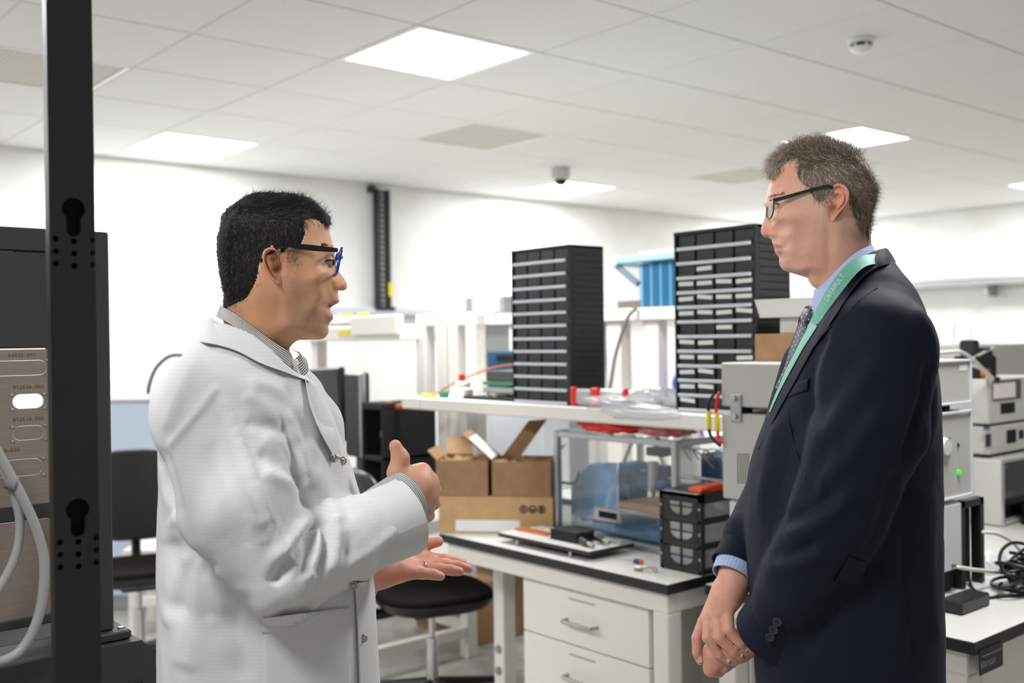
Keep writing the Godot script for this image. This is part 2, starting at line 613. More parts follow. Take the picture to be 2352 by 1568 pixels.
	for z in [-5.3, -4.3, -3.3]:
		part("bracket", mb().span(Vector3(-0.2, 1.80, z - 0.015), Vector3(0, 1.955, z + 0.015), 0.004), M.zinc, ws)
	part("stored_panel", mb().span(Vector3(-0.2, 2.05, -4.95), Vector3(-0.02, 2.11, -3.7), 0.01), M.paper, ws)
	var wp := thing("wall_panel_box", "white narrow wall cabinet with a grey edge on the far side wall", "wall cabinet", Vector3(9.4, 1.05, -4.55))
	part("body", mb().span(Vector3(-0.08, 0, -0.18), Vector3(0, 0.55, 0.12), 0.01), M.wall, wp)
	part("edge_strip", mb().span(Vector3(-0.1, 0, 0.02), Vector3(-0.08, 0.53, 0.06), 0.004), M.lightgrey, wp)
	part("edge_strip", mb().span(Vector3(-0.1, 0, -0.12), Vector3(-0.08, 0.53, -0.1), 0.004), M.lightgrey, wp)
	var bx := thing("baseboard_back", "", "")
	bx.remove_meta("label")
	bx.set_meta("kind", "structure")
	part("board", mb().span(Vector3(x0, 0, z0), Vector3(x1, 0.1, z0 + 0.015), 0.003), M.zinc, bx)

# ---------------------------------------------------------------- benches
func worktop(parent: Node3D, a: Vector3, b: Vector3) -> void:  # black-edged slab with a white laminate face
	part("edge_core", mb().span(a, Vector3(b.x, b.y - 0.0012, b.z), 0.0015), M.edge, parent, "black bench edge")
	part("worktop", mb().span(Vector3(a.x + 0.002, b.y - 0.0014, a.z + 0.002), Vector3(b.x - 0.002, b.y, b.z - 0.002), 0.0006), M.laminate, parent, "white laminate worktop")
func drawer_front(t: Node3D, x: float, z0: float, z1: float, y0: float, y1: float, big := true) -> void:
	var d := part("drawer", mb().span(Vector3(x, y0, z0), Vector3(x + 0.018, y1, z1), 0.0025), M.front, t)
	var zm := (z0 + z1) / 2
	var yh := y1 - 0.098 if big else (y0 + y1) / 2
	var h := mb()
	h.tube(curve_pts([Vector3(x + 0.001, yh, zm - 0.068), Vector3(x - 0.022, yh, zm - 0.066), Vector3(x - 0.028, yh, zm - 0.058), Vector3(x - 0.029, yh, zm), Vector3(x - 0.028, yh, zm + 0.058), Vector3(x - 0.022, yh, zm + 0.066), Vector3(x + 0.001, yh, zm + 0.068)], 5), 0.0055, 10)
	part("handle", h, M.nickel, d, "brushed metal handle")
	part("label_strip", mb().span(Vector3(x - 0.0006, y1 - 0.032, zm - 0.058), Vector3(x, y1 - 0.026, zm + 0.058)), mat(Color(0.66, 0.65, 0.64), 0.7), d)

func make_benches() -> void:
	# the bench with the pedestal
	var b1 := thing("lab_bench", "white lab bench with a black-edged top holding cardboard boxes and a milling machine", "bench")
	worktop(b1, Vector3(2.2, 0.745, -3.02), Vector3(3.0, 0.775, -1.935))
	part("apron", mb().span(Vector3(2.222, 0.683, -3.0), Vector3(2.262, 0.745, -1.955), 0.004), M.frame, b1)
	part("apron", mb().span(Vector3(2.262, 0.683, -1.995), Vector3(2.98, 0.745, -1.955), 0.004), M.frame, b1)
	part("apron", mb().span(Vector3(2.262, 0.683, -3.0), Vector3(2.98, 0.745, -2.96), 0.004), M.frame, b1)
	for p in [Vector2(2.222, -2.015), Vector2(2.43, -3.0), Vector2(2.90, -2.015), Vector2(2.90, -3.0)]:
		part("leg", mb().span(Vector3(p.x, 0, p.y), Vector3(p.x + 0.06, 0.683, p.y + 0.06), 0.004), M.frame, b1)
	for z in [-3.0, -2.015]:
		part("foot_rail", mb().span(Vector3(2.282 if z > -2.5 else 2.49, 0.10, z + 0.01), Vector3(2.90, 0.15, z + 0.05), 0.004), M.frame, b1)
	part("cross_rail", mb().span(Vector3(2.90, 0.22, -2.94), Vector3(2.94, 0.27, -2.015), 0.004), M.frame, b1)
	for y in [0.32, 0.24]:
		part("bolt", mb().rod(Vector3(2.43, y, -2.97), Vector3(2.422, y, -2.97), 0.016, 0.014, 12), M.nickel, b1)
	var pd := thing("drawer_pedestal", "white three-drawer pedestal with bar handles under the bench", "drawer unit")
	part("carcass", mb().span(Vector3(2.268, 0.03, -2.62), Vector3(2.85, 0.678, -2.03), 0.003), M.frame, pd)
	drawer_front(pd, 2.248, -2.615, -2.052, 0.502, 0.675)
	drawer_front(pd, 2.248, -2.615, -2.052, 0.255, 0.498)
	drawer_front(pd, 2.248, -2.615, -2.052, 0.035, 0.251)
	# the bench with the instruments
	var b2 := thing("lab_bench", "white lab bench with a black-edged top carrying grey instruments and tangled cables", "bench")
	worktop(b2, Vector3(2.3, 0.740, -1.885), Vector3(4.6, 0.770, -1.11))
	part("apron", mb().span(Vector3(2.33, 0.68, -1.865), Vector3(2.37, 0.74, -1.14), 0.004), M.frame, b2)
	part("apron", mb().span(Vector3(2.37, 0.68, -1.17), Vector3(4.58, 0.74, -1.13), 0.004), M.frame, b2)
	for p in [Vector2(2.33, -1.20), Vector2(2.33, -1.865), Vector2(3.4, -1.20), Vector2(4.5, -1.20), Vector2(4.5, -1.865)]:
		part("leg", mb().span(Vector3(p.x, 0, p.y), Vector3(p.x + 0.06, 0.68, p.y + 0.06), 0.004), M.frame, b2)
	part("modesty_panel", mb().span(Vector3(2.46, 0.08, -1.185), Vector3(4.45, 0.66, -1.17), 0.003), M.front, b2)
	part("foot_rail", mb().span(Vector3(2.345, 0.10, -1.80), Vector3(2.375, 0.15, -1.20), 0.004), M.frame, b2)
	var plate := part("name_plate", mb().span(Vector3(2.315, 0.692, -1.1095), Vector3(2.43, 0.748, -1.106), 0.001), M.edge, b2, "black name plate hanging from the bench edge")
	text_part("Marson", 0.016, M.zinc, plate, Transform3D(Basis(), Vector3(2.353, 0.715, -1.1055)))
	part("line", mb().span(Vector3(2.325, 0.733, -1.1058), Vector3(2.42, 0.7345, -1.1055)), M.zinc, plate)
	var cb := thing("cupboard", "white under-bench cupboard with a recessed beige door beside the clasped hands", "cupboard")
	part("carcass", mb().span(Vector3(2.42, 0.03, -1.84), Vector3(2.95, 0.675, -1.30), 0.004), M.frame, cb)
	for q in [[-1.84, -1.80, 0.03, 0.675], [-1.34, -1.30, 0.03, 0.675], [-1.80, -1.34, 0.615, 0.675], [-1.80, -1.34, 0.03, 0.07]]:
		part("face_frame", mb().span(Vector3(2.395, q[2], q[0]), Vector3(2.42, q[3], q[1]), 0.002), M.frame, cb)
	var cd := part("door", mb().span(Vector3(2.41, 0.075, -1.795), Vector3(2.419, 0.61, -1.345), 0.002), mat(Color(0.80, 0.765, 0.715), 0.4), cb)
	part("knob", mb().rod(Vector3(2.41, 0.56, -1.775), Vector3(2.392, 0.56, -1.775), 0.007, 0.009, 12), M.nickel, cd)
	# the bench farther along the row
	var b0 := thing("lab_bench", "white lab bench with monitors and dark equipment at the far end of the row", "bench")
	worktop(b0, Vector3(2.2, 0.745, -5.1), Vector3(3.0, 0.775, -3.75))
	part("apron", mb().span(Vector3(2.23, 0.683, -5.08), Vector3(2.27, 0.745, -3.77), 0.004), M.frame, b0)
	for p in [Vector2(2.23, -3.83), Vector2(2.23, -5.08), Vector2(2.90, -3.83), Vector2(2.90, -5.08)]:
		part("leg", mb().span(Vector3(p.x, 0, p.y), Vector3(p.x + 0.06, 0.683, p.y + 0.06), 0.004), M.frame, b0)
	for z in [-5.08, -3.82]:
		part("foot_rail", mb().span(Vector3(2.29, 0.10, z + 0.01), Vector3(2.90, 0.15, z + 0.05), 0.004), M.frame, b0)
	part("cross_rail", mb().span(Vector3(2.90, 0.12, -5.02), Vector3(2.94, 0.17, -3.83), 0.004), M.frame, b0)
	var b3 := thing("lab_bench", "white lab bench behind the shelving carrying the far shelf", "bench")
	worktop(b3, Vector3(3.08, 0.745, -4.75), Vector3(3.85, 0.775, -1.98))
	for p in [Vector2(3.1, -2.06), Vector2(3.1, -4.72), Vector2(3.76, -2.06), Vector2(3.76, -4.72)]:
		part("leg", mb().span(Vector3(p.x, 0, p.y), Vector3(p.x + 0.06, 0.745, p.y + 0.06), 0.004), M.frame, b3)
	for p in [Vector2(3.1, -2.06), Vector2(3.1, -4.72)]:
		part("foot_rail", mb().span(Vector3(p.x + 0.06, 0.10, p.y + 0.01), Vector3(3.76, 0.15, p.y + 0.05), 0.004), M.frame, b3)
	# shelf over the first bench
	var s1 := thing("bench_shelf", "long white shelf over the bench carrying the two black drawer cabinets", "shelf")
	part("board", mb().span(Vector3(2.42, 1.19, -3.44), Vector3(2.80, 1.24, -1.812), 0.005), M.frame, s1)
	part("board_end", mb().span(Vector3(2.42, 1.19, -3.575), Vector3(2.70, 1.24, -3.44), 0.005), M.frame, s1)
	for z in [-2.98, -2.5, -2.0]:
		part("upright", mb().span(Vector3(2.95, 0.775, z - 0.03), Vector3(3.0, 1.24, z + 0.03), 0.003), M.frame, s1)
		part("cantilever", mb().span(Vector3(2.80, 1.195, z - 0.02), Vector3(2.95, 1.235, z + 0.02), 0.003), M.frame, s1)
	for z in [-2.72, -2.24]:
		for s in [-1.0, 1.0]:
			part("brace", mb().rod(Vector3(2.965, 1.185, z), Vector3(2.965, 0.80, z + s * 0.20), 0.009, -1.0, 8), M.zinc, s1)
	part("back_panel", mb().span(Vector3(2.985, 0.775, -2.95), Vector3(2.998, 0.95, -2.03), 0.002), M.frame, s1)
	var s0 := thing("bench_shelf", "white upper shelf with yellow tags and plastic bags behind the man in the lab coat", "shelf")
	part("board", mb().span(Vector3(2.62, 1.475, -4.88), Vector3(3.05, 1.545, -3.87), 0.005), M.frame, s0)
	part("end_panel", mb().span(Vector3(2.60, 1.50, -4.27), Vector3(2.64, 1.59, -3.87), 0.004), M.frame, s0)
	for z in [-4.83, -3.86, -3.70, -3.62, -3.49]:
		part("upright", mb().span(Vector3(2.72, 0.775, z - 0.034), Vector3(2.78, 1.59 if z > -4.0 else 1.475, z + 0.034), 0.003), M.frame, s0)
	part("cross_rail", mb().span(Vector3(2.725, 1.535, -3.82), Vector3(2.775, 1.585, -3.45), 0.003), M.frame, s0)
	part("tag", mb().span(Vector3(2.617, 1.50, -4.40), Vector3(2.62, 1.528, -4.30)), M.yellow, s0)
	var s2 := thing("bench_shelf", "white far shelf holding the blue crate behind the drawer cabinets", "shelf")
	part("board", mb().span(Vector3(3.3, 1.545, -4.6), Vector3(3.75, 1.60, -2.2), 0.005), M.frame, s2)
	for z in [-4.5, -3.9, -3.22, -3.0, -2.3]:
		part("upright", mb().span(Vector3(3.32, 0.775, z - 0.045), Vector3(3.38, 1.545, z + 0.045), 0.003), M.frame, s2)
	part("middle_board", mb().span(Vector3(3.3, 1.15, -3.2), Vector3(3.7, 1.18, -2.2), 0.004), M.frame, s2)
	part("screen_panel", mb().span(Vector3(3.50, 0.775, -4.5), Vector3(3.52, 1.545, -3.3), 0.003), M.lightgrey, s2)

# a box whose front lies on the plane x (or z), with its front's corners read off the photograph
func face_x(px0: float, py0: float, px1: float, py1: float, x: float, dx: float, bev := 0.004) -> MB:
	var a := on_x(px0, py0, x); var b := on_x(px1, py1, x)
	return mb().span(Vector3(x, minf(a.y, b.y), minf(a.z, b.z)), Vector3(x + dx, maxf(a.y, b.y), maxf(a.z, b.z)), bev)
func face_z(px0: float, py0: float, px1: float, py1: float, z: float, dz: float, bev := 0.004) -> MB:
	var a := on_z(px0, py0, z); var b := on_z(px1, py1, z)
	return mb().span(Vector3(minf(a.x, b.x), minf(a.y, b.y), z), Vector3(maxf(a.x, b.x), maxf(a.y, b.y), z - dz), bev)

func drawer_cabinet(at: Vector3, label: String, labels: Dictionary) -> void:
	var t := thing("drawer_cabinet", label, "drawer cabinet", at)   # front looks along -x; at is the near lower front corner
	var W := 0.306; var H := 0.555; var D := 0.17
	var shell := mb()
	shell.span(Vector3(0, 0, -0.008), Vector3(D, H, 0), 0.001).span(Vector3(0, 0, -W), Vector3(D, H, -W + 0.008), 0.001)
	shell.span(Vector3(-0.002, H - 0.010, -W), Vector3(D, H, 0), 0.001).span(Vector3(0, 0, -W), Vector3(D, 0.008, 0), 0.001)
	shell.span(Vector3(D - 0.006, 0.008, -W + 0.008), Vector3(D, H - 0.01, -0.008))
	part("shell", shell, M.cabinet, t)
	var ribs := mb()
	for k in 24:
		ribs.span(Vector3(0.016, 0.012 + k * 0.0222, 0), Vector3(D - 0.004, 0.027 + k * 0.0222, 0.0028), 0.001)
	part("side_ribs", ribs, M.cabinet, t)
	part("corner_post", mb().span(Vector3(0, 0, 0), Vector3(0.012, H, 0.003), 0.001), M.cabinet, t)
	var rowh := (H - 0.016) / 12.0
	var pitch := (W - 0.016) / 4.0
	var front := mb()
	front.span(Vector3(0.006, 0, -0.001), Vector3(0.11, rowh - 0.006, -pitch + 0.004), 0.002)
	front.span(Vector3(0.004, 0.0, -0.004), Vector3(0.007, 0.011, -pitch + 0.007), 0.001)
	var fm := front.mesh()
	var slip := mb().span(Vector3(-0.0004, 0, 0), Vector3(0.0006, 0.0125, -0.058)).mesh()
	for r in 12:
		var y := H - 0.012 - (r + 1) * rowh
		for k in 4:
			var z := -0.008 - (3 - k) * pitch - 0.001
			var d := part_mesh("drawer", fm, M.drawer, t)
			d.position = Vector3(0.0005 + (0.002 if (r * 7 + k * 5) % 6 == 0 else 0.0), y + 0.008, z)
			if labels.has(r) and k in labels[r]:
				var l := part_mesh("paper_label", slip, M.paper, d)
				l.position = Vector3(0.003, 0.016, -0.007)
				l.rotation.x = [0.0, 0.05, -0.03, 0.09, 0.02][(r * 3 + k) % 5]
		part("label_rail", mb().span(Vector3(-0.004, y - 0.002, -0.012 - 0.004), Vector3(0.006, y + 0.008, -W + 0.012), 0.001), M.silverbar, t, "silver rail")

func make_bench_things() -> void:
	drawer_cabinet(Vector3(2.44, 1.24, -2.575), "black drawer cabinet without labels standing over the cardboard boxes", {})
	drawer_cabinet(Vector3(2.46, 1.24, -1.815), "black drawer cabinet with white paper labels beside the man in the suit", {2: [1], 3: [0, 1, 2, 3], 4: [0, 1, 2, 3], 5: [0, 1, 2, 3], 6: [2], 7: [0, 1], 8: [0, 1, 3], 9: [0, 1], 10: [0, 1], 11: [0]})
	# cardboard boxes: the long one, and two open ones on it, all facing the camera
	var dir := Vector3(2.469 - 2.2, 0, -2.733 + 3.043).normalized()
	var turn := atan2(-dir.z, dir.x)
	var base := Vector3(2.215, 0.775, -3.022)
	var lb := thing("cardboard_box", "long pale cardboard box with black handling symbols under the two open boxes", "box", base, turn)
	part("carton", mb().span(Vector3(-0.012, 0.0, 0.0), Vector3(0.405, 0.132, -0.22), 0.002), M.cardpale, lb)
	part("shipping_label", mb().span(Vector3(0.05, 0.006, 0.0002), Vector3(0.285, 0.047, 0.0012)), M.paper, lb, "white printed shipping label")
	for k in 3:
		var cx := 0.300 + k * 0.032
		var ring := mb().tube(arc_pts(Vector3(cx, 0.088, 0.0008), Vector3(0.0125, 0, 0), Vector3(0, 0.0125, 0), 0, TAU, 20), 0.0022, 6)
		part("symbol", ring, M.ink, lb)
		part("symbol", [mb().span(Vector3(cx - 0.004, 0.081, 0.0002), Vector3(cx + 0.004, 0.095, 0.0012)), mb().prism([Vector2(-0.009, 0.0), Vector2(0.009, 0.0), Vector2(0.005, -0.008), Vector2(-0.005, -0.008)], Vector3(cx, 0.089, 0.0002), Vector3.RIGHT, Vector3.UP, Vector3(0, 0, 0.001)), mb().span(Vector3(cx - 0.005, 0.080, 0.0002), Vector3(cx + 0.005, 0.096, 0.0012))][k], M.ink, lb)
	for k in 2:
		var w := 0.190 if k == 0 else 0.212
		var x0 := -0.02 if k == 0 else 0.186
		var bp: Vector3 = base + dir * x0 + Vector3(0, 0.1335, 0)
		var ob := thing("cardboard_box", ["open brown cardboard box beside the thumb-up hand on the long box", "open brown cardboard box with a white paper on its flap"][k], "box", bp, turn)
		var hh := 0.128 if k == 0 else 0.124
		var wl := mb()
		wl.span(Vector3(0, 0, 0), Vector3(w, hh, -0.004)).span(Vector3(0, 0, -0.20), Vector3(w, hh, -0.196)).span(Vector3(0, 0, -0.196), Vector3(0.004, hh, -0.004)).span(Vector3(w - 0.004, 0, -0.196), Vector3(w, hh, -0.004)).span(Vector3(0.004, 0, -0.196), Vector3(w - 0.004, 0.004, -0.004))
		part("carton", wl, M.cardbrown, ob)
		var crumple := func(u: float, v: float) -> Vector3: return Vector3(0.006 + u * (w - 0.012), hh - 0.012 + 0.022 * grain.get_noise_2d(u * 3.0 + k * 5.0, v * 3.0) + 0.012 * grain.get_noise_2d(u * 9.0, v * 9.0 + 4.0), -0.006 - v * 0.188)
		part("packing_paper", mb().grid(24, 24, crumple, true), M.cardbrown, ob)
		var fl := func(p: Vector3, along: Vector3, up: Vector3) -> MB:
			var nn := along.cross(up).normalized() * 0.003
			var b := mb()
			b.prism([Vector2(0, 0), Vector2(1, 0), Vector2(0.98, 1), Vector2(0.03, 0.97)], p, along, up, nn)
			return b
		if k == 0:
			part("flap", fl.call(Vector3(0.0, hh, -0.004), Vector3(0, 0, -0.19), Vector3(-0.035, 0.035, 0.0)), M.cardbrown, ob)
			part("flap", fl.call(Vector3(0.0, hh, -0.198), Vector3(0.10, 0.0, 0), Vector3(-0.02, 0.06, -0.07)), M.cardbrown, ob)
		else:
			var f1 := part("flap", fl.call(Vector3(0.0, hh, -0.01), Vector3(0, 0, -0.18), Vector3(-0.115, 0.098, 0.0)), M.cardbrown, ob)
			part("paper_sheet", fl.call(Vector3(-0.003, hh + 0.008, -0.006), Vector3(0.0, 0.0, -0.15), Vector3(-0.085, 0.076, 0.0)), M.paper, f1)
			part("flap", fl.call(Vector3(0.008, hh, -0.20), Vector3(0.07, 0.0, 0.0), Vector3(0.10, 0.135, -0.02)), M.cardbrown, ob)
			part("flap", fl.call(Vector3(w, hh, -0.19), Vector3(0, 0, 0.17), Vector3(0.045, 0.05, 0.0)), M.cardbrown, ob)
			part("sticker", mb().box(Vector3(w + 0.03, hh + 0.045, -0.09), Vector3(0.012, 0.010, 0.02)), M.yellow, ob)
	# enclosure of aluminium profile with clear panels
	var en := thing("machine_enclosure", "clear-panelled enclosure of aluminium profile around a small milling machine", "enclosure")
	var ex0 := 2.488; var ex1 := 2.92; var ez0 := -2.719; var ez1 := -2.169; var ey0 := 0.775; var ey1 := 1.143
	var prof := func(a: Vector3, b: Vector3) -> MB:
		var q := mb().span(a, b, 0.0015)
		var m := (a + b) / 2; var s := (b - a).abs()
		var long := s.max_axis_index()
		for ax in 3:
			if ax != long:
				var g := s * 0.985
				g[(3 - long - ax)] = 0.007
				g[ax] = s[ax] + 0.0012
				q.box(m, g)
		return q
	for x in [ex0, ex1]:
		for z in [ez0, ez1]:
			part("corner_post", prof.call(Vector3(x, ey0, z), Vector3(x + 0.022, ey1, z + 0.022)), M.alu, en)
		for y in [ey0, ey1 - 0.02]:
			part("rail", prof.call(Vector3(x + 0.001, y, ez0 + 0.022), Vector3(x + 0.021, y + 0.02, ez1)), M.alu, en)
	for z in [ez0, ez1]:
		for y in [ey0, ey1 - 0.02]:
			part("rail", prof.call(Vector3(ex0 + 0.022, y, z + 0.001), Vector3(ex1, y + 0.02, z + 0.021)), M.alu, en)
	part("clear_panel", mb().span(Vector3(ex0 + 0.009, ey0 + 0.02, ez0 + 0.022), Vector3(ex0 + 0.012, ey1 - 0.02, ez1)), M.clear, en)
	part("clear_panel", mb().span(Vector3(ex0 + 0.022, ey0 + 0.02, ez1 + 0.009), Vector3(ex1, ey1 - 0.02, ez1 + 0.012)), M.clear, en)
	part("clear_panel", mb().span(Vector3(ex0 + 0.01, ey1, ez0 + 0.01), Vector3(ex1 + 0.01, ey1 + 0.003, ez1 + 0.012)), M.clear, en)
	for p in [[1395, 994], [1500, 1000]]:
		var c := on_x(p[0], p[1], ex0 + 0.01)
		part("hinge", mb().box(Vector3(c.x, ey1 + 0.003, c.z), Vector3(0.02, 0.008, 0.045), 0.002), M.chrome, en)
	var tray := part("door_handle", face_x(1364, 1163, 1425, 1205, ex0 - 0.002, 0.008), M.alu, en, "aluminium door pull with a black recess")
	part("recess", face_x(1374, 1172, 1416, 1194, ex0 - 0.004, 0.004), M.hole, tray)
	# the milling machine in it
	var cn := thing("milling_machine", "blue desktop milling machine inside the clear enclosure", "milling machine")
	part("front_beam", face_x(1372, 1212, 1522, 1248, 2.56, 0.02), M.blue, cn)
	part("base_plate", mb().span(Vector3(2.58, 0.79, -2.62), Vector3(2.88, 0.83, -2.24), 0.003), M.blue, cn)
	part("bed", mb().span(Vector3(2.60, 0.865, -2.52), Vector3(2.80, 0.88, -2.24), 0.003), M.alu, cn)
	part("spoil_board", mb().span(Vector3(2.605, 0.88, -2.515), Vector3(2.795, 0.90, -2.245), 0.002), M.wood, cn)
	part("side_plate", face_x(1418, 1062, 1446, 1172, 2.68, 0.10), M.blue, cn)
	part("side_plate", face_x(1660, 1070, 1690, 1172, 2.68, 0.10), M.blue, cn)
	for yy in [1078, 1116]:
		var a := on_x(1440, yy, 2.72); var b := on_x(1680, yy + 14, 2.72)
		part("guide_rod", mb().rod(a, Vector3(a.x, a.y, b.z), 0.006, -1.0, 12), M.chrome, cn)
	var la := on_x(1440, 1095, 2.74)
	part("lead_screw", mb().rod(la, Vector3(la.x, la.y, on_x(1680, 1095, 2.74).z), 0.005, -1.0, 10), M.zinc, cn)
	part("carriage", face_x(1466, 1096, 1528, 1126, 2.66, 0.06), M.navyblue, cn)
	part("carriage", face_x(1482, 1066, 1530, 1098, 2.69, 0.05), M.navyblue, cn)
	var sp := on_x(1500, 1060, 2.67)
	part("spindle", mb().rod(sp, sp + Vector3(0, -0.09, 0), 0.02, -1.0, 20).rod(sp + Vector3(0, -0.09, 0), sp + Vector3(0, -0.12, 0), 0.011, 0.006, 14), M.zinc, cn)
	part("motor", face_x(1482, 1026, 1522, 1050, 2.66, 0.05), M.blackmatt, cn)
	part("motor", face_x(1422, 1092, 1440, 1110, 2.66, 0.03), M.plastic, cn)
	part("clamp_knob", mb().rod(on_x(1434, 1140, 2.66), on_x(1434, 1152, 2.66), 0.012, 0.008, 10), M.blackmatt, cn)
	part("back_panel", mb().span(Vector3(2.80, 0.97, -2.30), Vector3(2.83, 1.06, -2.17 - 0.02), 0.003), M.navyblue, cn)
	part("back_plate", mb().span(Vector3(2.79, 0.97, -2.30), Vector3(2.90, 1.07, -2.285), 0.003), M.blue, cn)
	var hood := func(u: float, v: float) -> Vector3:
		var p := on_x(lerpf(1312, 1418, u), lerpf(1204, lerpf(1120, 1062, sin(minf(u * 1.8, 1.0) * PI / 2)), v), 2.60 + 0.05 * sin(v * 2.5) + 0.015 * grain.get_noise_2d(u * 3, v * 3))
		return p
	var hb := mb().grid(20, 16, hood, true)
	single("plastic_cover", hb, M.skyfilm, "pale blue plastic cover sheet inside the clear enclosure", "cover")
	single("hose", mb().tube(curve_pts([on_x(1288, 1107, 2.6), on_x(1310, 1110, 2.6), on_x(1322, 1106, 2.59), on_x(1328, 1094, 2.59), on_x(1330, 1085, 2.6)]), 0.006, 8), M.blackcable, "short black hose inside the clear enclosure", "hose")
	for k in 5:
		var q := [Vector3(2.66 + 0.04 * k, 1.06, -2.23), Vector3(2.60 + 0.05 * k, 1.11 - 0.01 * k, -2.21), Vector3(2.66 + 0.05 * k, 1.09, -2.2), Vector3(2.74 + 0.03 * k, 1.03, -2.2)]
		single("wire", mb().tube(curve_pts(q, 6), 0.0025, 6), [M.zinc, M.blackcable, M.paper, M.copper, M.yellow][k], ["thin grey wire looped inside the enclosure", "thin black wire looped inside the enclosure", "thin white wire looped inside the enclosure", "thin copper wire looped inside the enclosure", "thin yellow wire looped inside the enclosure"][k], "wire")
	# plastic bags on the enclosure and the shelf
	var bag := func(c: Vector3, sx: float, sy: float, sz: float, sd: float) -> MB:
		var b := mb()
		var shape := func(u: float, v: float) -> Vector3:
			var g := u * TAU; var h := (v - 0.5) * PI
			var d := Vector3(cos(g) * cos(h), sin(h), sin(g) * cos(h))
			var k := 1.0 + 0.28 * grain.get_noise_3d(d.x * 2.2 + sd, d.y * 2.2, d.z * 2.2) + 0.12 * grain.get_noise_3d(d.x * 7.0 + sd, d.y * 7.0, d.z * 7.0)
			return c + Vector3(d.x * sx, maxf(d.y * sy, -sy * 0.75), d.z * sz) * k
		return b.grid(36, 22, shape)
	single("red_bag", bag.call(Vector3(2.53, 1.182, -2.45), 0.08, 0.036, 0.17, 1.0), M.red, "red plastic bag lying on top of the clear enclosure", "bag")
	single("pink_bag", bag.call(Vector3(2.53, 1.180, -2.22), 0.08, 0.034, 0.10, 3.0), mat(Color(0.78, 0.45, 0.47), 0.3), "pale pink plastic bag lying on top of the clear enclosure", "bag")
	single("clear_bag", bag.call(Vector3(2.47, 1.262, -2.36), 0.07, 0.026, 0.17, 5.0), M.bag, "clear plastic bag draped over the shelf edge above the red bag", "bag")
	single("clear_bag", bag.call(Vector3(2.55, 1.27, -2.27), 0.09, 0.032, 0.13, 8.0), M.bag, "crumpled clear bag on the shelf between the drawer cabinets", "bag")
	single("clear_bag", bag.call(Vector3(2.425, 1.235, -2.24), 0.025, 0.026, 0.17, 15.0), M.bag, "clear plastic sheet bunched on the enclosure under the shelf", "bag")
	for k in 3:
		var px: float = [1308, 1355, 1428][k]
		single("red_bag_clip", face_x(px, 888 + 2 * k, px + [11, 18, 8][k], 932 - 12 * int(k == 2), 2.428 + 0.004 * k, 0.02), M.red, ["narrow red bag clip at the foot of the unlabelled drawer cabinet", "wide red bag clip between two clear bags on the shelf", "small red bag clip on the shelf beside the crumpled clear bag"][k], "clip")
	single("clear_bag", face_x(1318, 892, 1355, 932, 2.435, 0.03, 0.008), M.bag, "clear parts bag held between two red clips", "bag")
	single("clear_bag", face_x(1373, 892, 1430, 930, 2.44, 0.03, 0.008), M.bag, "clear parts bag beside the wide red clip", "bag")
	# circuit board stand, heat sink and small tools
	var st := thing("test_plate", "white plate raised on small standoffs with a black edge on the bench", "plate")
	part("plate", mb().span(Vector3(2.25, 0.794, -2.745), Vector3(2.455, 0.806, -2.30), 0.001), M.edge, st)
	part("plate_face", mb().span(Vector3(2.252, 0.806, -2.743), Vector3(2.453, 0.8075, -2.302)), M.laminate, st)
	for p in [Vector2(2.265, -2.66), Vector2(2.265, -2.40), Vector2(2.44, -2.66), Vector2(2.44, -2.40)]:
		part("standoff", mb().rod(Vector3(p.x, 0.775, p.y), Vector3(p.x, 0.794, p.y), 0.005, -1.0, 10), M.chrome, st)
	part("circuit", mb().span(Vector3(2.32, 0.8075, -2.74), Vector3(2.36, 0.815, -2.58), 0.001), M.copper, st)
	var hs := thing("heat_sink", "black finned heat sink block on the white plate", "heat sink", Vector3(2.345, 0.8078, -2.475))
	part("block", mb().box(Vector3(0, 0.030, 0), Vector3(0.085, 0.008, 0.125), 0.001), M.blackmatt, hs)
	part("block", mb().box(Vector3(0, 0.004, 0), Vector3(0.085, 0.008, 0.125), 0.001), M.blackmatt, hs)
	for k in 8:
		part("fin", mb().box(Vector3(-0.0385 + k * 0.011, 0.02, 0), Vector3(0.004, 0.026, 0.123)), M.blackmatt, hs)
	for k in 2:
		var c: Vector3 = [Vector3(2.30, 0.82, -2.365), Vector3(2.36, 0.823, -2.355)][k]
		var d := Vector3(-0.25, -0.05, 0.9).normalized()
		var pl := thing("cable_plug", ["black cable plug with a bare metal end lying on the plate", "second black cable plug lying behind the first on the plate"][k], "plug", c)
		part("grip", mb().rod(-d * 0.03, d * 0.014, 0.012, 0.010, 12), M.plastic, pl)
		part("contact", mb().rod(d * 0.014, d * 0.05, 0.008, 0.006, 10), M.nickel, pl)
	single("tool_tray", mb().span(Vector3(2.39, 0.8078, -2.37), Vector3(2.45, 0.812, -2.305), 0.001).span(Vector3(2.40, 0.812, -2.36), Vector3(2.44, 0.814, -2.315)), M.zinc, "thin grey metal plate lying behind the cable plugs", "plate")
	var sc := thing("screwdriver", "small screwdriver with a blue and orange handle lying on the bench", "screwdriver", Vector3(2.335, 0.783, -2.19), 0.5)
	part("handle", mb().rod(Vector3(0, 0, 0), Vector3(0, 0, 0.018), 0.007, 0.008, 12), M.navyblue, sc)
	part("cap", mb().rod(Vector3(0, 0, 0.018), Vector3(0, 0, 0.03), 0.008, 0.0055, 12), M.orange, sc)
	part("shaft", mb().rod(Vector3(0, 0, 0), Vector3(0, 0.003, -0.06), 0.002, -1.0, 8), M.chrome, sc)
	var ad := thing("cable_adapter", "small metal coaxial adapter lying by the black organizer", "adapter", Vector3(2.272, 0.783, -2.10), 0.3)
	part("body", mb().rod(Vector3(0, 0, -0.022), Vector3(0, 0, 0.0), 0.007, -1.0, 10), M.nickel, ad)
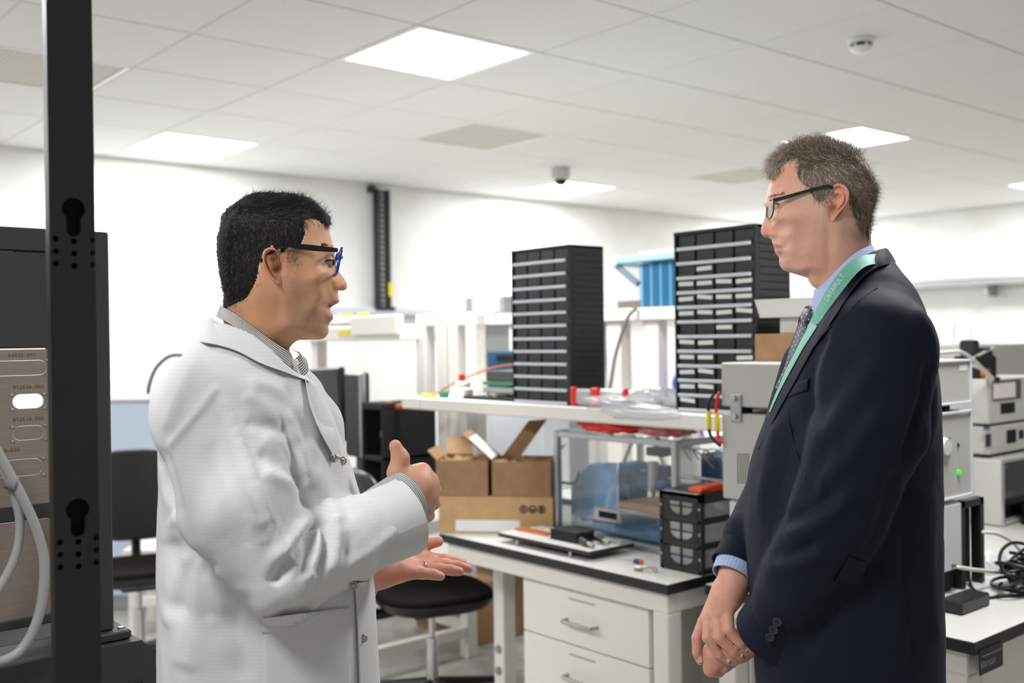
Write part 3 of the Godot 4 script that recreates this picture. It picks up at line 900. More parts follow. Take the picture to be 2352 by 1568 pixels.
	part("elbow", mb().tube(curve_pts([Vector3(0, 0, 0), Vector3(0.004, 0.006, 0.018), Vector3(0.006, 0.004, 0.036)]), 0.004, 8).rod(Vector3(0.006, 0.004, 0.036), Vector3(0.006, -0.003, 0.046), 0.006, -1.0, 10), M.nickel, ad)
	# black organizer with smoky drawers
	var og := thing("parts_organizer", "black three-tier parts organizer with smoky drawers and an orange top", "organizer", Vector3(2.352, 0.775, -1.935))
	var OW := 0.165; var OD := 0.20; var OH := 0.238
	for z in [0.0, -OW + 0.018]:
		for x in [0.0, OD - 0.016]:
			part("corner_post", mb().span(Vector3(x, 0, z - 0.018), Vector3(x + 0.016, OH, z), 0.003), M.plastic, og)
	for r in 4:
		var y := 0.0 + r * 0.0735
		part("tier_frame", mb().span(Vector3(0, y, -OW + 0.002), Vector3(OD, y + 0.0155, -0.002), 0.003), M.plastic, og)
	part("top_frame", mb().span(Vector3(0, OH - 0.03, -OW), Vector3(OD, OH, 0.0), 0.003), M.plastic, og)
	for r in 3:
		var y := 0.0155 + r * 0.0735
		var dr := part("drawer", mb().span(Vector3(0.006, y + 0.001, -OW + 0.02), Vector3(OD - 0.01, y + 0.056, -0.006), 0.002), M.smoky, og, "smoky clear drawer")
		var bez := mb()
		var outline := []
		var arch := []
		for k in 17:
			var g := PI + PI * k / 16.0
			arch.append(Vector2(-OW / 2 + 0.046 * cos(g), y + 0.030 + 0.024 * sin(g)))
		outline = [Vector2(-OW + 0.018, y + 0.056), Vector2(-OW + 0.018, y), Vector2(-OW / 2, y), Vector2(-OW / 2, y + 0.0055)]
		var left := [Vector2(-OW + 0.018, y + 0.056), Vector2(-OW + 0.018, y), Vector2(-OW / 2, y)]
		for k in range(8, -1, -1):
			left.append(arch[k])
		left.append(Vector2(-OW / 2 - 0.046, y + 0.056))
		var right := [Vector2(-0.018, y + 0.056), Vector2(-0.018, y), Vector2(-OW / 2, y)]
		for k in range(8, 17):
			right.append(arch[k])
		right.append(Vector2(-OW / 2 + 0.046, y + 0.056))
		for side in [left, right]:
			bez.prism(side, Vector3(0.001, 0, 0), Vector3(0, 0, 1), Vector3.UP, Vector3(0.005, 0, 0))
		bez.span(Vector3(0.001, y, -OW / 2 - 0.002), Vector3(0.005, y + 0.056, -OW / 2 + 0.002))
		bez.span(Vector3(0.001, y + 0.031, -OW / 2 - 0.046), Vector3(0.005, y + 0.034, -OW / 2 + 0.046))
		part("bezel", bez, M.plastic, dr)
		part("contents", mb().span(Vector3(0.012, y + 0.003, -OW + 0.03), Vector3(0.10, y + 0.030, -0.02), 0.006), [M.violet, M.paper, M.green][r], dr)
		for z in [-0.009, -OW + 0.009]:
			part("screw", mb().rod(Vector3(0.0, y + 0.03, z), Vector3(-0.002, y + 0.03, z), 0.004, -1.0, 10), M.zinc, dr)
	part("orange_tray", mb().prism([Vector2(0.02, -0.02), Vector2(0.03, -0.075), Vector2(0.19, -0.10), Vector2(0.20, -0.015)], Vector3(0, OH, 0), Vector3(1, 0, 0), Vector3(0, 0, 1), Vector3(0, 0.010, 0)), M.orange, og, "bright orange plastic tray")
	part("orange_tray", mb().tube(curve_pts([Vector3(0.02, OH + 0.008, -0.02), Vector3(0.10, OH + 0.012, -0.022), Vector3(0.2, OH + 0.010, -0.02)]), 0.006, 8), M.orange, og)
	# the stack of grey instruments
	var X0 := 2.285; var X1 := 2.811; var ZN := -1.36; var ZF := -1.806
	var bu := thing("instrument_case", "light grey case with a black perforated frame at the bottom of the instrument stack", "instrument")
	part("case", mb().span(Vector3(X0 + 0.015, 0.832, ZF + 0.01), Vector3(2.742, 1.016, ZN), 0.004), M.lightgrey, bu)
	part("front_lip", mb().span(Vector3(X0 + 0.015, 0.835, ZN), Vector3(2.742, 1.010, ZN + 0.004), 0.002), M.lightgrey, bu)
	for c in [Vector2(X0 + 0.05, ZN - 0.04), Vector2(2.71, ZN - 0.04), Vector2(X0 + 0.05, ZF + 0.05), Vector2(2.71, ZF + 0.05)]:
		part("foot", mb().span(Vector3(c.x - 0.02, 0.770, c.y - 0.02), Vector3(c.x + 0.02, 0.832, c.y + 0.02), 0.003), M.blackmatt, bu)
	for x in [2.752, 2.862]:
		part("frame_post", mb().span(Vector3(x, 0.770, ZN - 0.03), Vector3(x + 0.022, 1.010, ZN + 0.0), 0.002), M.edge, bu)
	part("frame_bar", mb().span(Vector3(2.742, 0.99, ZN - 0.03), Vector3(2.884, 1.010, ZN + 0.0), 0.002), M.edge, bu)
	part("mesh_backing", mb().span(Vector3(2.76, 0.770, ZN - 0.04), Vector3(2.87, 1.0, ZN - 0.035)), M.cabinet, bu)
	var holes := mb()
	for a in 10:
		for b in 18:
			holes.box(Vector3(2.782 + a * 0.0085, 0.80 + b * 0.0105, ZN - 0.0345), Vector3(0.005, 0.004, 0.001))
	part("perforation", holes, M.hole, bu).set_meta("kind", "stuff")
	part("connector", mb().rod(Vector3(2.69, 0.85, ZN), Vector3(2.69, 0.85, ZN + 0.03), 0.008, 0.006, 12), M.nickel, bu)
	var mu := thing("instrument_case", "tall grey instrument with a green button behind the man in the suit", "instrument")
	part("case", mb().span(Vector3(X0, 1.024, ZF), Vector3(X1, 1.260, ZN), 0.004), M.grey, mu)
	for q in [[1.024, 1.031, X0, X1], [1.253, 1.260, X0, X1]]:
		part("front_trim", mb().span(Vector3(q[2], q[0], ZN), Vector3(q[3], q[1], ZN + 0.006), 0.001), M.lightgrey, mu)
	part("front_trim", mb().span(Vector3(X1 - 0.008, 1.031, ZN), Vector3(X1, 1.253, ZN + 0.006), 0.001), M.lightgrey, mu)
	var gb := on_z(2201, 1085, ZN)
	part("power_button", mb().rod(gb, gb + Vector3(0, 0, 0.006), 0.008, 0.007, 14), M.led, mu, "lit green button")
	for p in [[2180, 1010], [2200, 1022], [2180, 1038]]:
		var c := on_z(p[0], p[1], ZN)
		part("switch", mb().box(c, Vector3(0.008, 0.012, 0.008), 0.002), M.blackmatt, mu)
	var kn := on_z(2168, 1025, ZN)
	part("dial", mb().rod(kn, kn + Vector3(0, 0, 0.012), 0.024, 0.022, 24), M.lightgrey, mu)
	part("name_tag", face_z(2205, 941, 2225, 950, ZN + 0.001, 0.003, 0.0), M.paper, mu)
	var vent := mb()
	for a in 5:
		for b in 14:
			var c := on_x(1695 + a * 6, 1043 + b * 5, X0)
			vent.box(Vector3(X0 - 0.0003, c.y, c.z), Vector3(0.001, 0.0032, 0.0042))
	part("vent_slots", vent, M.hole, mu).set_meta("kind", "stuff")
	var br := part("bracket", face_x(1676, 905, 1702, 970, X0 - 0.006, 0.006, 0.002), M.zinc, mu, "flat grey steel bracket with two bolts")
	for p in [[1687, 914], [1689, 955]]:
		var c := on_x(p[0], p[1], X0 - 0.006)
		part("bolt", mb().rod(c, c - Vector3(0.008, 0, 0), 0.009, 0.008, 6), M.chrome, br)
	for c in [Vector2(X0 + 0.05, ZN - 0.04), Vector2(X1 - 0.1, ZN - 0.04), Vector2(X0 + 0.05, ZF + 0.05), Vector2(X1 - 0.1, ZF + 0.05)]:
		part("foot", mb().span(Vector3(c.x - 0.015, 1.016, c.y - 0.015), Vector3(c.x + 0.015, 1.024, c.y + 0.015), 0.001), M.blackmatt, mu)
	var tu := thing("instrument_case", "flat grey instrument on top of the stack under a cardboard box", "instrument")
	part("case", mb().span(Vector3(X0, 1.278, ZF), Vector3(X1, 1.399, ZN), 0.004), M.grey, tu)
	for q in [[1.278, 1.284], [1.393, 1.399]]:
		part("front_trim", mb().span(Vector3(X0, q[0], ZN), Vector3(X1, q[1], ZN + 0.006), 0.001), M.lightgrey, tu)
	part("front_trim", mb().span(Vector3(X1 - 0.008, 1.284, ZN), Vector3(X1, 1.393, ZN + 0.006), 0.001), M.lightgrey, tu)
	part("name_tag", face_z(2204, 838, 2222, 850, ZN + 0.001, 0.003, 0.0), M.paper, tu)
	for p in [Vector2(X0 + 0.04, ZN - 0.05), Vector2(X1 - 0.06, ZN - 0.05), Vector2(X0 + 0.04, ZF + 0.05), Vector2(X1 - 0.06, ZF + 0.05), Vector2(X1 - 0.2, ZN - 0.02)]:
		part("foot", mb().span(Vector3(p.x - 0.015, 1.260, p.y - 0.015), Vector3(p.x + 0.015, 1.278, p.y + 0.015), 0.002), M.blackmatt, tu)
	single("cardboard_box", mb().span(Vector3(2.40, 1.3992, -1.777), Vector3(2.64, 1.476, -1.50), 0.002), M.card, "flat brown cardboard box on the grey instrument stack", "box")
	single("paper_box", mb().span(Vector3(2.45, 1.4762, -1.728), Vector3(2.64, 1.522, -1.50), 0.003), M.paper, "white carton between the cardboard box and the paper tray", "box")
	var tr := thing("paper_tray", "white plastic paper tray with sheets on the instrument stack", "tray", Vector3(2.40, 1.5222, -1.772))
	part("tray_base", mb().span(Vector3(0.02, 0.0, 0.0), Vector3(0.3, 0.004, 0.28), 0.001), M.lampframe, tr)
	part("tray_wall", mb().prism([Vector2(0.02, 0.0), Vector2(-0.005, 0.05), Vector2(0.0, 0.05), Vector2(0.026, 0.002)], Vector3(0, 0, 0), Vector3(1, 0, 0), Vector3.UP, Vector3(0, 0, 0.28)), M.lampframe, tr)
	part("tray_top", mb().span(Vector3(-0.005, 0.046, 0.0), Vector3(0.3, 0.050, 0.28), 0.001), M.lampframe, tr)
	part("paper_stack", mb().span(Vector3(0.04, 0.004, 0.02), Vector3(0.28, 0.016, 0.26)), M.paper, tr)
	single("paper_box", mb().span(Vector3(2.52, 1.5724, -1.74), Vector3(2.68, 1.592, -1.58), 0.002), M.paper, "white carton on top of the paper tray", "box")
	# red and black test leads by the organizer
	for k in 2:
		var c := [[[1640, 905], [1628, 925], [1628, 960], [1632, 1000], [1655, 1024]], [[1652, 900], [1645, 930], [1647, 965], [1650, 1005], [1658, 1018]]]
		var keys := []
		for p in c[k]:
			keys.append(on_x(p[0], p[1], 2.275))
		var ld := thing("test_lead", ["black test lead with a yellow sleeve hanging beside the grey instrument", "red test lead with a yellow sleeve hanging beside the grey instrument"][k], "cable")
		part("wire", mb().tube(curve_pts(keys), 0.0045, 8), [M.blackcable, M.red][k], ld)
		part("sleeve", mb().tube([keys[2] + Vector3(0, 0.02, 0), keys[2] - Vector3(0, 0.03, 0)], 0.0068, 8), M.yellow, ld)
	# instruments farther along on the right
	var fz := -1.76
	var ia := thing("power_supply", "pale grey instrument with a white display and black slot under the loose tubes", "instrument")
	part("case", mb().span(Vector3(3.775, 1.135, fz), Vector3(4.25, 1.30, fz - 0.16), 0.005), M.instr, ia)
	part("screen_bezel", face_z(2281, 875, 2346, 914, fz + 0.004, 0.005, 0.001), mat(Color(0.30, 0.24, 0.24), 0.3), ia)
	part("display", face_z(2283, 881, 2333, 911, fz + 0.006, 0.003, 0.0), mat(Color(0.93, 0.89, 0.90), 0.3), ia)
	part("card_slot", face_z(2299, 926, 2332, 947, fz + 0.002, 0.003, 0.001), M.hole, ia)
	part("knob", mb().rod(on_z(2286, 870, fz), on_z(2286, 870, fz) + Vector3(0, 0, 0.015), 0.010, 0.008, 12), M.blackmatt, ia)
	var ib := thing("power_supply", "pale grey flat instrument with black switches and a blue badge", "instrument")
	part("case", mb().span(Vector3(3.775, 1.023, fz), Vector3(4.25, 1.125, fz - 0.16), 0.004), M.instr, ib)
	part("badge", face_z(2260, 980, 2274, 986, fz + 0.002, 0.003, 0.0), M.blue, ib)
	part("rocker_switch", face_z(2266, 997, 2277, 1024, fz + 0.004, 0.005, 0.001), M.plastic, ib)
	part("dark_window", face_z(2313, 988, 2335, 1015, fz + 0.002, 0.003, 0.001), M.hole, ib)
	part("dark_window", face_z(2341, 988, 2352, 1006, fz + 0.002, 0.003, 0.001), M.hole, ib)
	part("grille", face_z(2288, 994, 2306, 1026, fz + 0.001, 0.002, 0.0), M.instr, ib)
	for k in 4:
		part("foot", mb().box(Vector3(3.82 + 0.38 * (k % 2), 1.130, fz - 0.03 - 0.1 * (k / 2)), Vector3(0.03, 0.0098, 0.03), 0.001), M.blackmatt, ia)
		part("foot", mb().box(Vector3(3.82 + 0.38 * (k % 2), 1.0165, fz - 0.03 - 0.1 * (k / 2)), Vector3(0.03, 0.0128, 0.03), 0.001), M.blackmatt, ib)
	var ic := thing("oscilloscope", "tall pale instrument with a dark glass front and a blue badge", "instrument")
	part("case", mb().span(Vector3(3.74, 0.772, -1.70), Vector3(4.32, 1.01, -2.0), 0.005), M.instr, ic)
	part("front_frame", mb().span(Vector3(3.74, 0.772, -1.70), Vector3(3.748, 1.01, -1.692), 0.001), M.chrome, ic)
	part("front_frame", mb().span(Vector3(3.748, 1.0, -1.70), Vector3(4.32, 1.01, -1.692), 0.001), M.chrome, ic)
	part("screen", mb().span(Vector3(3.75, 0.80, -1.70), Vector3(4.3, 0.998, -1.695), 0.001), M.screen, ic)
	part("badge", mb().span(Vector3(3.753, 0.980, -1.6945), Vector3(3.785, 0.992, -1.693)), M.navyblue, ic)
	single("drive_box", mb().span(Vector3(3.84, 0.77, -1.60), Vector3(4.3, 0.84, -1.68), 0.004), M.screen, "low black box standing before the glass-fronted instrument", "box")
	# black motor with tubes on top
	var mo := thing("valve_block", "black plastic valve block with two clear tubes on the instruments", "valve", Vector3(3.84, 1.30, -1.86))
	part("body", mb().span(Vector3(-0.03, 0.0, -0.05), Vector3(0.12, 0.085, 0.05), 0.008), M.blackmatt, mo)
	part("neck", mb().span(Vector3(-0.025, 0.085, -0.03), Vector3(0.025, 0.145, 0.03), 0.008), M.cabinet, mo)
	part("bridge", mb().span(Vector3(0.025, 0.085, -0.03), Vector3(0.085, 0.115, 0.03), 0.008), M.cabinet, mo)
	part("head", mb().rod(Vector3(0.085, 0.08, -0.03), Vector3(0.085, 0.08, 0.035), 0.034, 0.034, 20), M.blackmatt, mo)
	part("coupling", mb().rod(Vector3(0.0, 0.02, 0.05), Vector3(0.0, 0.02, 0.07), 0.02, 0.018, 16), M.copper, mo)
	for k in 3:
		var keys: Array = [[[2160, 818], [2185, 808], [2215, 812], [2245, 835], [2270, 862], [2280, 868]], [[2283, 798], [2262, 808], [2240, 820], [2232, 826]], [[2228, 838], [2250, 845], [2268, 858], [2280, 868]]][k]
		var q := []
		for p in keys:
			q.append(on_z(p[0], p[1], lerpf(-1.52, -1.77, q.size() / 6.0) if k == 0 else [0.0, -1.83, -1.74][k]))
		if k == 0:
			q[0] = Vector3(2.69, 1.404, -1.53)
			q[q.size() - 1] = Vector3(3.80, 1.305, -1.775)
		single("clear_tube", mb().tube(curve_pts(q), 0.006, 8), M.whitecable, ["long clear tube arching from the grey stack to the pale instrument", "short clear tube plugged into the black valve block", "clear tube drooping along the top of the pale instrument"][k], "tube")
	single("speaker_box", mb().span(Vector3(2.66, 1.3992, -1.52), Vector3(2.74, 1.428, -1.47), 0.004), M.blackmatt, "small black box behind the shoulder on the grey stack", "box")
	single("printer", mb().span(Vector3(4.35, 1.135, -2.1), Vector3(4.9, 1.42, -2.4), 0.01), M.instr, "pale grey boxy printer behind the black valve block", "printer")
	single("instrument_stand", mb().span(Vector3(4.35, 0.775, -1.9), Vector3(4.9, 1.134, -2.45), 0.006), M.instr, "pale stand under the pale printer", "stand")
	# cables on the right bench
	var pa := thing("power_adapter", "black power adapter brick on the bench end", "adapter", Vector3(2.615, 0.77, -1.265))
	part("brick", mb().span(Vector3(-0.12, 0, -0.03), Vector3(0.03, 0.034, 0.03), 0.004), M.plastic, pa)
	part("strain_relief", mb().rod(Vector3(0.03, 0.017, -0.01), Vector3(0.05, 0.02, -0.012), 0.006, 0.004, 10), M.plastic, pa)
	part("lead", mb().tube(curve_pts([Vector3(0.05, 0.02, -0.012), Vector3(0.09, 0.012, -0.03), Vector3(0.16, 0.006, -0.08), Vector3(0.22, 0.02, -0.12)]), 0.004, 8), M.blackcable, pa)
	var rr := RandomNumberGenerator.new()
	rr.seed = 31
	for k in 16:
		var c := Vector3(2.88 + 0.035 * (k % 4), 0.772 + 0.007 * (k / 2), -1.25 + 0.012 * (k % 3))
		var R1 := rr.randf_range(0.06, 0.165)
		var R2 := rr.randf_range(0.035, 0.085)
		var ph := rr.randf_range(0, TAU)
		var til := rr.randf_range(0.0, 0.035)
		var keys := []
		var turns := rr.randf_range(0.8, 1.6)
		for j in 14:
			var g := ph + turns * TAU * j / 13.0
			keys.append(c + Vector3(R1 * cos(g), til * (1.0 + sin(g * 1.3 + k)) + 0.008, R2 * sin(g)))
		single("cable", mb().tube(curve_pts(keys, 5), 0.0048, 7), M.blackcable, "black cable coiled in the tangle on the bench", "cable", "tangled black cables on the bench")
	var wc := [[[2200, 1302], [2240, 1308], [2280, 1312], [2320, 1318]], [[2258, 1222], [2290, 1226], [2325, 1245], [2348, 1275], [2352, 1300]], [[2170, 1386], [2215, 1388], [2255, 1376], [2290, 1370], [2352, 1366]]]
	for k in 3:
		var q := []
		for p in wc[k]:
			q.append(on_z(p[0], p[1], [-1.32, -1.33, -1.30][k]) if k < 2 else on_y(p[0], p[1], 0.7745))
		single("cable", mb().tube(curve_pts(q), [0.005, 0.005, 0.004][k], 8), M.whitecable if k < 2 else M.blackcable, ["white cable plugged into the light grey case", "white cable arching over the tangle", "black lead lying flat along the bench top"][k], "cable")
	single("clear_bag", bag.call(Vector3(3.02, 0.80, -1.40), 0.06, 0.03, 0.03, 11.0), M.bag, "small clear bag behind the tangled cables", "bag")

func squircle(g: float, a: float, b: float, p: float) -> Vector2:
	var c := cos(g); var s := sin(g)
	return Vector2(a * signf(c) * pow(absf(c), 2.0 / p), b * signf(s) * pow(absf(s), 2.0 / p))
func make_chair(label: String, at: Vector3, turn: float, wide: float) -> Node3D:  # the sitter looks along +z
	var t := thing("work_chair", label, "chair", at, turn)
	var seat := mb()
	seat.grid(40, 14, func(u: float, v: float) -> Vector3:
		var r := sin(minf(v, 1.0) * PI / 2) if v < 0.7 else 1.0
		var q := squircle(u * TAU, 0.235 * r, 0.225 * r, 3.0)
		var y := 0.485 - 0.012 * (1.0 - r * r) if v < 0.7 else 0.0
		if v < 0.5:
			r = v / 0.5
			q = squircle(u * TAU, 0.225 * r, 0.215 * r, 3.0)
			y = 0.472 + 0.010 * r * r
		else:
			var g := (v - 0.5) / 0.5 * PI
			q = squircle(u * TAU, 0.225 + 0.016 * sin(g), 0.215 + 0.016 * sin(g), 3.0)
			y = 0.465 + 0.017 * cos(g)
		return Vector3(q.x, y, q.y))
	part("seat", seat, M.fabric, t)
	var shell := mb()
	shell.grid(40, 10, func(u: float, v: float) -> Vector3:
		var q := squircle(u * TAU, 1.0, 1.0, 3.0)
		var R := lerpf(0.245, 0.11, v * v)
		return Vector3(q.x * R, lerpf(0.462, 0.40, sin(v * PI / 2)), q.y * (R - 0.008)), true)
	part("seat_shell", shell, M.plastic, t)
	var back := mb()
	var bend := func(u: float, v: float, out: float) -> Vector3:
		var x := (u - 0.5) * wide
		var y := 0.56 + v * 0.40
		var nar := 1.0 - 0.16 * pow(absf(2 * v - 1.0), 4.0) * 1.0
		var cx := x * nar
		var z := -0.225 - 0.05 * v + cx * cx * 0.9 - out
		var ry := y - 0.05 * pow(absf(u - 0.5) * 2.0, 4.0) * signf(v - 0.5)
		return Vector3(cx, ry, z)
	back.grid(18, 18, func(u: float, v: float) -> Vector3: return bend.call(u, v, 0.0))
	back.grid(18, 18, func(u: float, v: float) -> Vector3: return bend.call(u, v, 0.035), true)
	for e in 4:
		back.grid(18, 4, func(u: float, v: float) -> Vector3:
			var q: Vector2 = [Vector2(u, 0), Vector2(u, 1), Vector2(0, u), Vector2(1, u)][e]
			var p: Vector3 = bend.call(q.x, q.y, v * 0.035)
			var o: Vector3 = [Vector3(0, -1, 0), Vector3(0, 1, 0), Vector3(-1, 0, 0), Vector3(1, 0, 0)][e]
			return p + o * 0.014 * sin(v * PI), e == 0 or e == 3)
	part("backrest", back, M.plastic, t)
	part("back_stem", mb().tube(curve_pts([Vector3(0, 0.415, -0.10), Vector3(0, 0.40, -0.24), Vector3(0, 0.47, -0.30), Vector3(0, 0.66, -0.285)]), 0.022, 10), M.plastic, t)
	part("mechanism", mb().box(Vector3(0, 0.395, 0), Vector3(0.16, 0.04, 0.2), 0.012), M.plastic, t)
	part("lever", mb().rod(Vector3(0.08, 0.385, 0.04), Vector3(0.22, 0.37, 0.05), 0.006, -1.0, 8).box(Vector3(0.245, 0.365, 0.052), Vector3(0.075, 0.014, 0.035), 0.006), M.plastic, t)
	part("column", mb().rod(Vector3(0, 0.385, 0), Vector3(0, 0.2, 0), 0.014, -1.0, 16).rod(Vector3(0, 0.28, 0), Vector3(0, 0.075, 0), 0.024, 0.026, 18), M.chrome, t, "chrome gas-lift column")
	for k in 5:
		var g := TAU * k / 5 + 0.3
		var d := Vector3(cos(g), 0, sin(g))
		var sp := part("spoke", mb().rod(Vector3(0, 0.10, 0), d * 0.29 + Vector3(0, 0.07, 0), 0.022, 0.014, 10), M.plastic, t)
		part("caster", mb().rod(d * 0.29 + Vector3(0, 0.028, 0) - d.cross(Vector3.UP) * 0.02, d * 0.29 + Vector3(0, 0.028, 0) + d.cross(Vector3.UP) * 0.02, 0.028, -1.0, 14), M.blackmatt, sp)
	return t

func make_far_things() -> void:
	make_chair("black work chair with a chrome column tucked under the bench beside the hands", Vector3(2.42, 0, -3.38), atan2(0.80, 0.25), 0.42)
	make_chair("black work chair behind the man in the lab coat by the rack", on_y(318, 1300, 0.47) * Vector3(1, 0, 1), atan2(-0.3, 0.9), 0.42)
	# the pale cabinet, hose and frame behind the man in the lab coat
	var pc := thing("equipment_cabinet", "pale blue-grey cabinet with a clear film on top behind the rack", "cabinet", at_depth(250, 905, 5.7) * Vector3(1, 0, 1), deg_to_rad(-40.0))
	part("body", mb().span(Vector3(-0.35, 0.08, -0.26), Vector3(0.55, 1.155, 0.0), 0.01), M.bluecab, pc)
	part("top_edge", mb().span(Vector3(-0.36, 1.155, -0.27), Vector3(0.56, 1.18, 0.01), 0.006), M.lightgrey, pc)
	part("plinth", mb().span(Vector3(-0.33, 0.0, -0.24), Vector3(0.53, 0.08, -0.03), 0.004), M.zinc, pc)
	single("film_wrap", mb().grid(30, 8, func(u: float, v: float) -> Vector3: return pc.transform * Vector3(lerpf(-0.3, 0.5, u), 1.183 + 0.012 * absf(grain.get_noise_2d(u * 9, v * 3)) + 0.012 * sin(v * PI), lerpf(-0.25, -0.02, v))), M.bag, "clear film lying along the top of the pale cabinet", "film")
	var hk := []
	for p in [[340, 905], [344, 880], [358, 846], [382, 822], [405, 815], [430, 818]]:
		hk.append(at_depth(p[0], p[1], 5.75))
	single("hose", mb().tube(curve_pts(hk), 0.012, 8), mat(Color(0.30, 0.26, 0.22), 0.5), "dark brown hose arching up behind the lab coat", "hose")
	var sb := thing("side_table", "cream steel-framed side table behind the black chair by the rack", "table", at_depth(330, 1330, 5.2) * Vector3(1, 0, 1), deg_to_rad(-40.0))
	part("top", mb().span(Vector3(-0.1, 0.40, -0.30), Vector3(0.22, 0.44, 0.02), 0.004), M.frame, sb)
	for p in [Vector2(-0.08, -0.02), Vector2(0.14, -0.02), Vector2(-0.08, -0.28), Vector2(0.14, -0.28)]:
		part("leg", mb().span(Vector3(p.x, 0, p.y - 0.02), Vector3(p.x + 0.06, 0.40, p.y + 0.02), 0.003), M.frame, sb)
	part("rail", mb().span(Vector3(-0.02, 0.15, -0.03), Vector3(0.14, 0.20, 0.0), 0.003), M.frame, sb)
	# monitors and dark gear on the far bench
	var mo := thing("monitor", "black computer monitor seen from the side beside the lab coat collar", "monitor", Vector3(2.46, 0.775, -4.33), deg_to_rad(-90.0))
	var mp := part("panel", mb().box(Vector3(0, 0.40, 0), Vector3(0.50, 0.34, 0.035), 0.008), M.plastic, mo)
	mp.rotation.z = 0.05
	part("screen", mb().box(Vector3(0, 0.405, 0.0185), Vector3(0.47, 0.30, 0.002)), M.screen, mp)
	part("stand", mb().box(Vector3(0, 0.14, -0.03), Vector3(0.06, 0.26, 0.03), 0.006), M.plastic, mo)
	part("foot", mb().box(Vector3(0, 0.008, -0.02), Vector3(0.24, 0.015, 0.18), 0.006), M.plastic, mo)
	var m2 := thing("monitor", "black computer monitor with a silver edge next to the dark shelf", "monitor", Vector3(2.46, 0.775, -3.985), deg_to_rad(-90.0))
	var mp2 := part("panel", mb().box(Vector3(0, 0.37, 0), Vector3(0.15, 0.38, 0.05), 0.012), M.plastic, m2)
	part("edge_trim", mb().box(Vector3(0.078, 0.37, 0.02), Vector3(0.022, 0.38, 0.03), 0.006), M.alu, mp2, "silver side edge")
	part("stand", mb().box(Vector3(0, 0.12, -0.02), Vector3(0.06, 0.22, 0.03), 0.006), M.plastic, m2)
	part("foot", mb().box(Vector3(0, 0.008, 0), Vector3(0.15, 0.015, 0.18), 0.006), M.plastic, m2)
	var ds := thing("equipment_shelf", "low black equipment rack under the shelf end beside the monitor", "rack", Vector3(2.42, 0.775, -3.77))
	part("top", mb().span(Vector3(0, 0.40, -0.12), Vector3(0.28, 0.43, 0.05), 0.004), M.blackmatt, ds)
	part("shelf", mb().span(Vector3(0, 0.18, -0.12), Vector3(0.28, 0.20, 0.05), 0.004), M.blackmatt, ds)
	for z in [-0.12, 0.035]:
		part("side", mb().span(Vector3(0, 0, z), Vector3(0.28, 0.40, z + 0.015), 0.003), M.blackmatt, ds)
	single("cloth_bundle", mb().grid(24, 16, func(u: float, v: float) -> Vector3:
		var g := u * TAU
		return Vector3(2.55 + 0.08 * cos(g) * sin(v * PI) , 0.985 + 0.155 * v + 0.02 * grain.get_noise_2d(u * 4, v * 4), -3.805 + 0.055 * sin(g) * sin(v * PI))), mat(Color(0.50, 0.51, 0.60), 0.8), "grey-blue cloth bundle on the low black equipment rack", "cloth")
	single("cable", mb().tube(curve_pts([Vector3(2.50, 1.20, -3.80), Vector3(2.50, 1.185, -3.74), Vector3(2.49, 1.19, -3.68), Vector3(2.50, 1.225, -3.62)]), 0.014, 8), M.copper, "thick orange cable at the end of the long shelf", "cable")
	var kb := thing("keyboard", "black computer keyboard on the far bench beside the lab coat", "keyboard", Vector3(2.33, 0.776, -4.05), deg_to_rad(-75.0))
	part("body", mb().box(Vector3(0, 0.012, 0), Vector3(0.42, 0.02, 0.14), 0.004), M.plastic, kb)
	for k in 40:
		part("key", mb().box(Vector3(-0.18 + (k % 10) * 0.04, 0.026, -0.045 + (k / 10) * 0.03), Vector3(0.034, 0.008, 0.025), 0.002), M.blackmatt, kb)
	single("mug", mb().rod(Vector3(2.30, 0.776, -3.84), Vector3(2.30, 0.87, -3.84), 0.04, 0.042, 20), M.plastic, "black mug on the bench end behind the thumb-up hand", "mug")
	single("paper_stack", mb().span(Vector3(2.34, 0.776, -3.94), Vector3(2.52, 0.80, -3.78), 0.002), M.paper, "white papers on the bench end behind the thumb-up hand", "paper")
	# small parts on the long shelf
	var sx := 2.47
	var pcb := thing("circuit_stack", "dark boxed circuit with a green board on the shelf by the unlabelled drawer cabinet", "circuit")
	part("base", mb().span(Vector3(sx, 1.24, -3.22), Vector3(sx + 0.2, 1.252, -2.90), 0.002), M.blackmatt, pcb)
	part("grey_plate", mb().span(Vector3(sx + 0.02, 1.268, -3.12), Vector3(sx + 0.2, 1.290, -2.90), 0.003), M.zinc, pcb)
	part("green_board", mb().span(Vector3(sx + 0.02, 1.298, -3.12), Vector3(sx + 0.2, 1.310, -2.90), 0.001), M.green, pcb)
	part("dark_box", mb().span(Vector3(sx + 0.03, 1.310, -3.11), Vector3(sx + 0.2, 1.352, -2.90), 0.003), mat(Color(0.28, 0.28, 0.29), 0.5), pcb)
	for z in [-3.10, -2.925]:
		part("spacer", mb().rod(Vector3(sx + 0.03, 1.252, z), Vector3(sx + 0.03, 1.298, z), 0.006, -1.0, 8), M.paper, pcb)
	for k in 5:
		part("chip", mb().box(Vector3(sx + 0.03 + 0.03 * k, 1.256, -3.05 + 0.025 * k), Vector3(0.018, 0.008, 0.014), 0.001), [M.yellow, M.zinc, M.paper, M.copper, M.green][k], pcb)
	var wt := thing("white_plug_block", "white plastic plug block with a red tip on the long shelf", "plug", Vector3(sx + 0.03, 1.24, -3.265))
	part("body", mb().box(Vector3(0, 0.022, 0), Vector3(0.05, 0.044, 0.10), 0.008), M.paper, wt)
	part("neck", mb().box(Vector3(0, 0.055, 0.01), Vector3(0.04, 0.024, 0.06), 0.006), M.paper, wt)
	part("red_tip", mb().box(Vector3(0, 0.082, 0.0), Vector3(0.02, 0.028, 0.025), 0.004), M.red, wt)
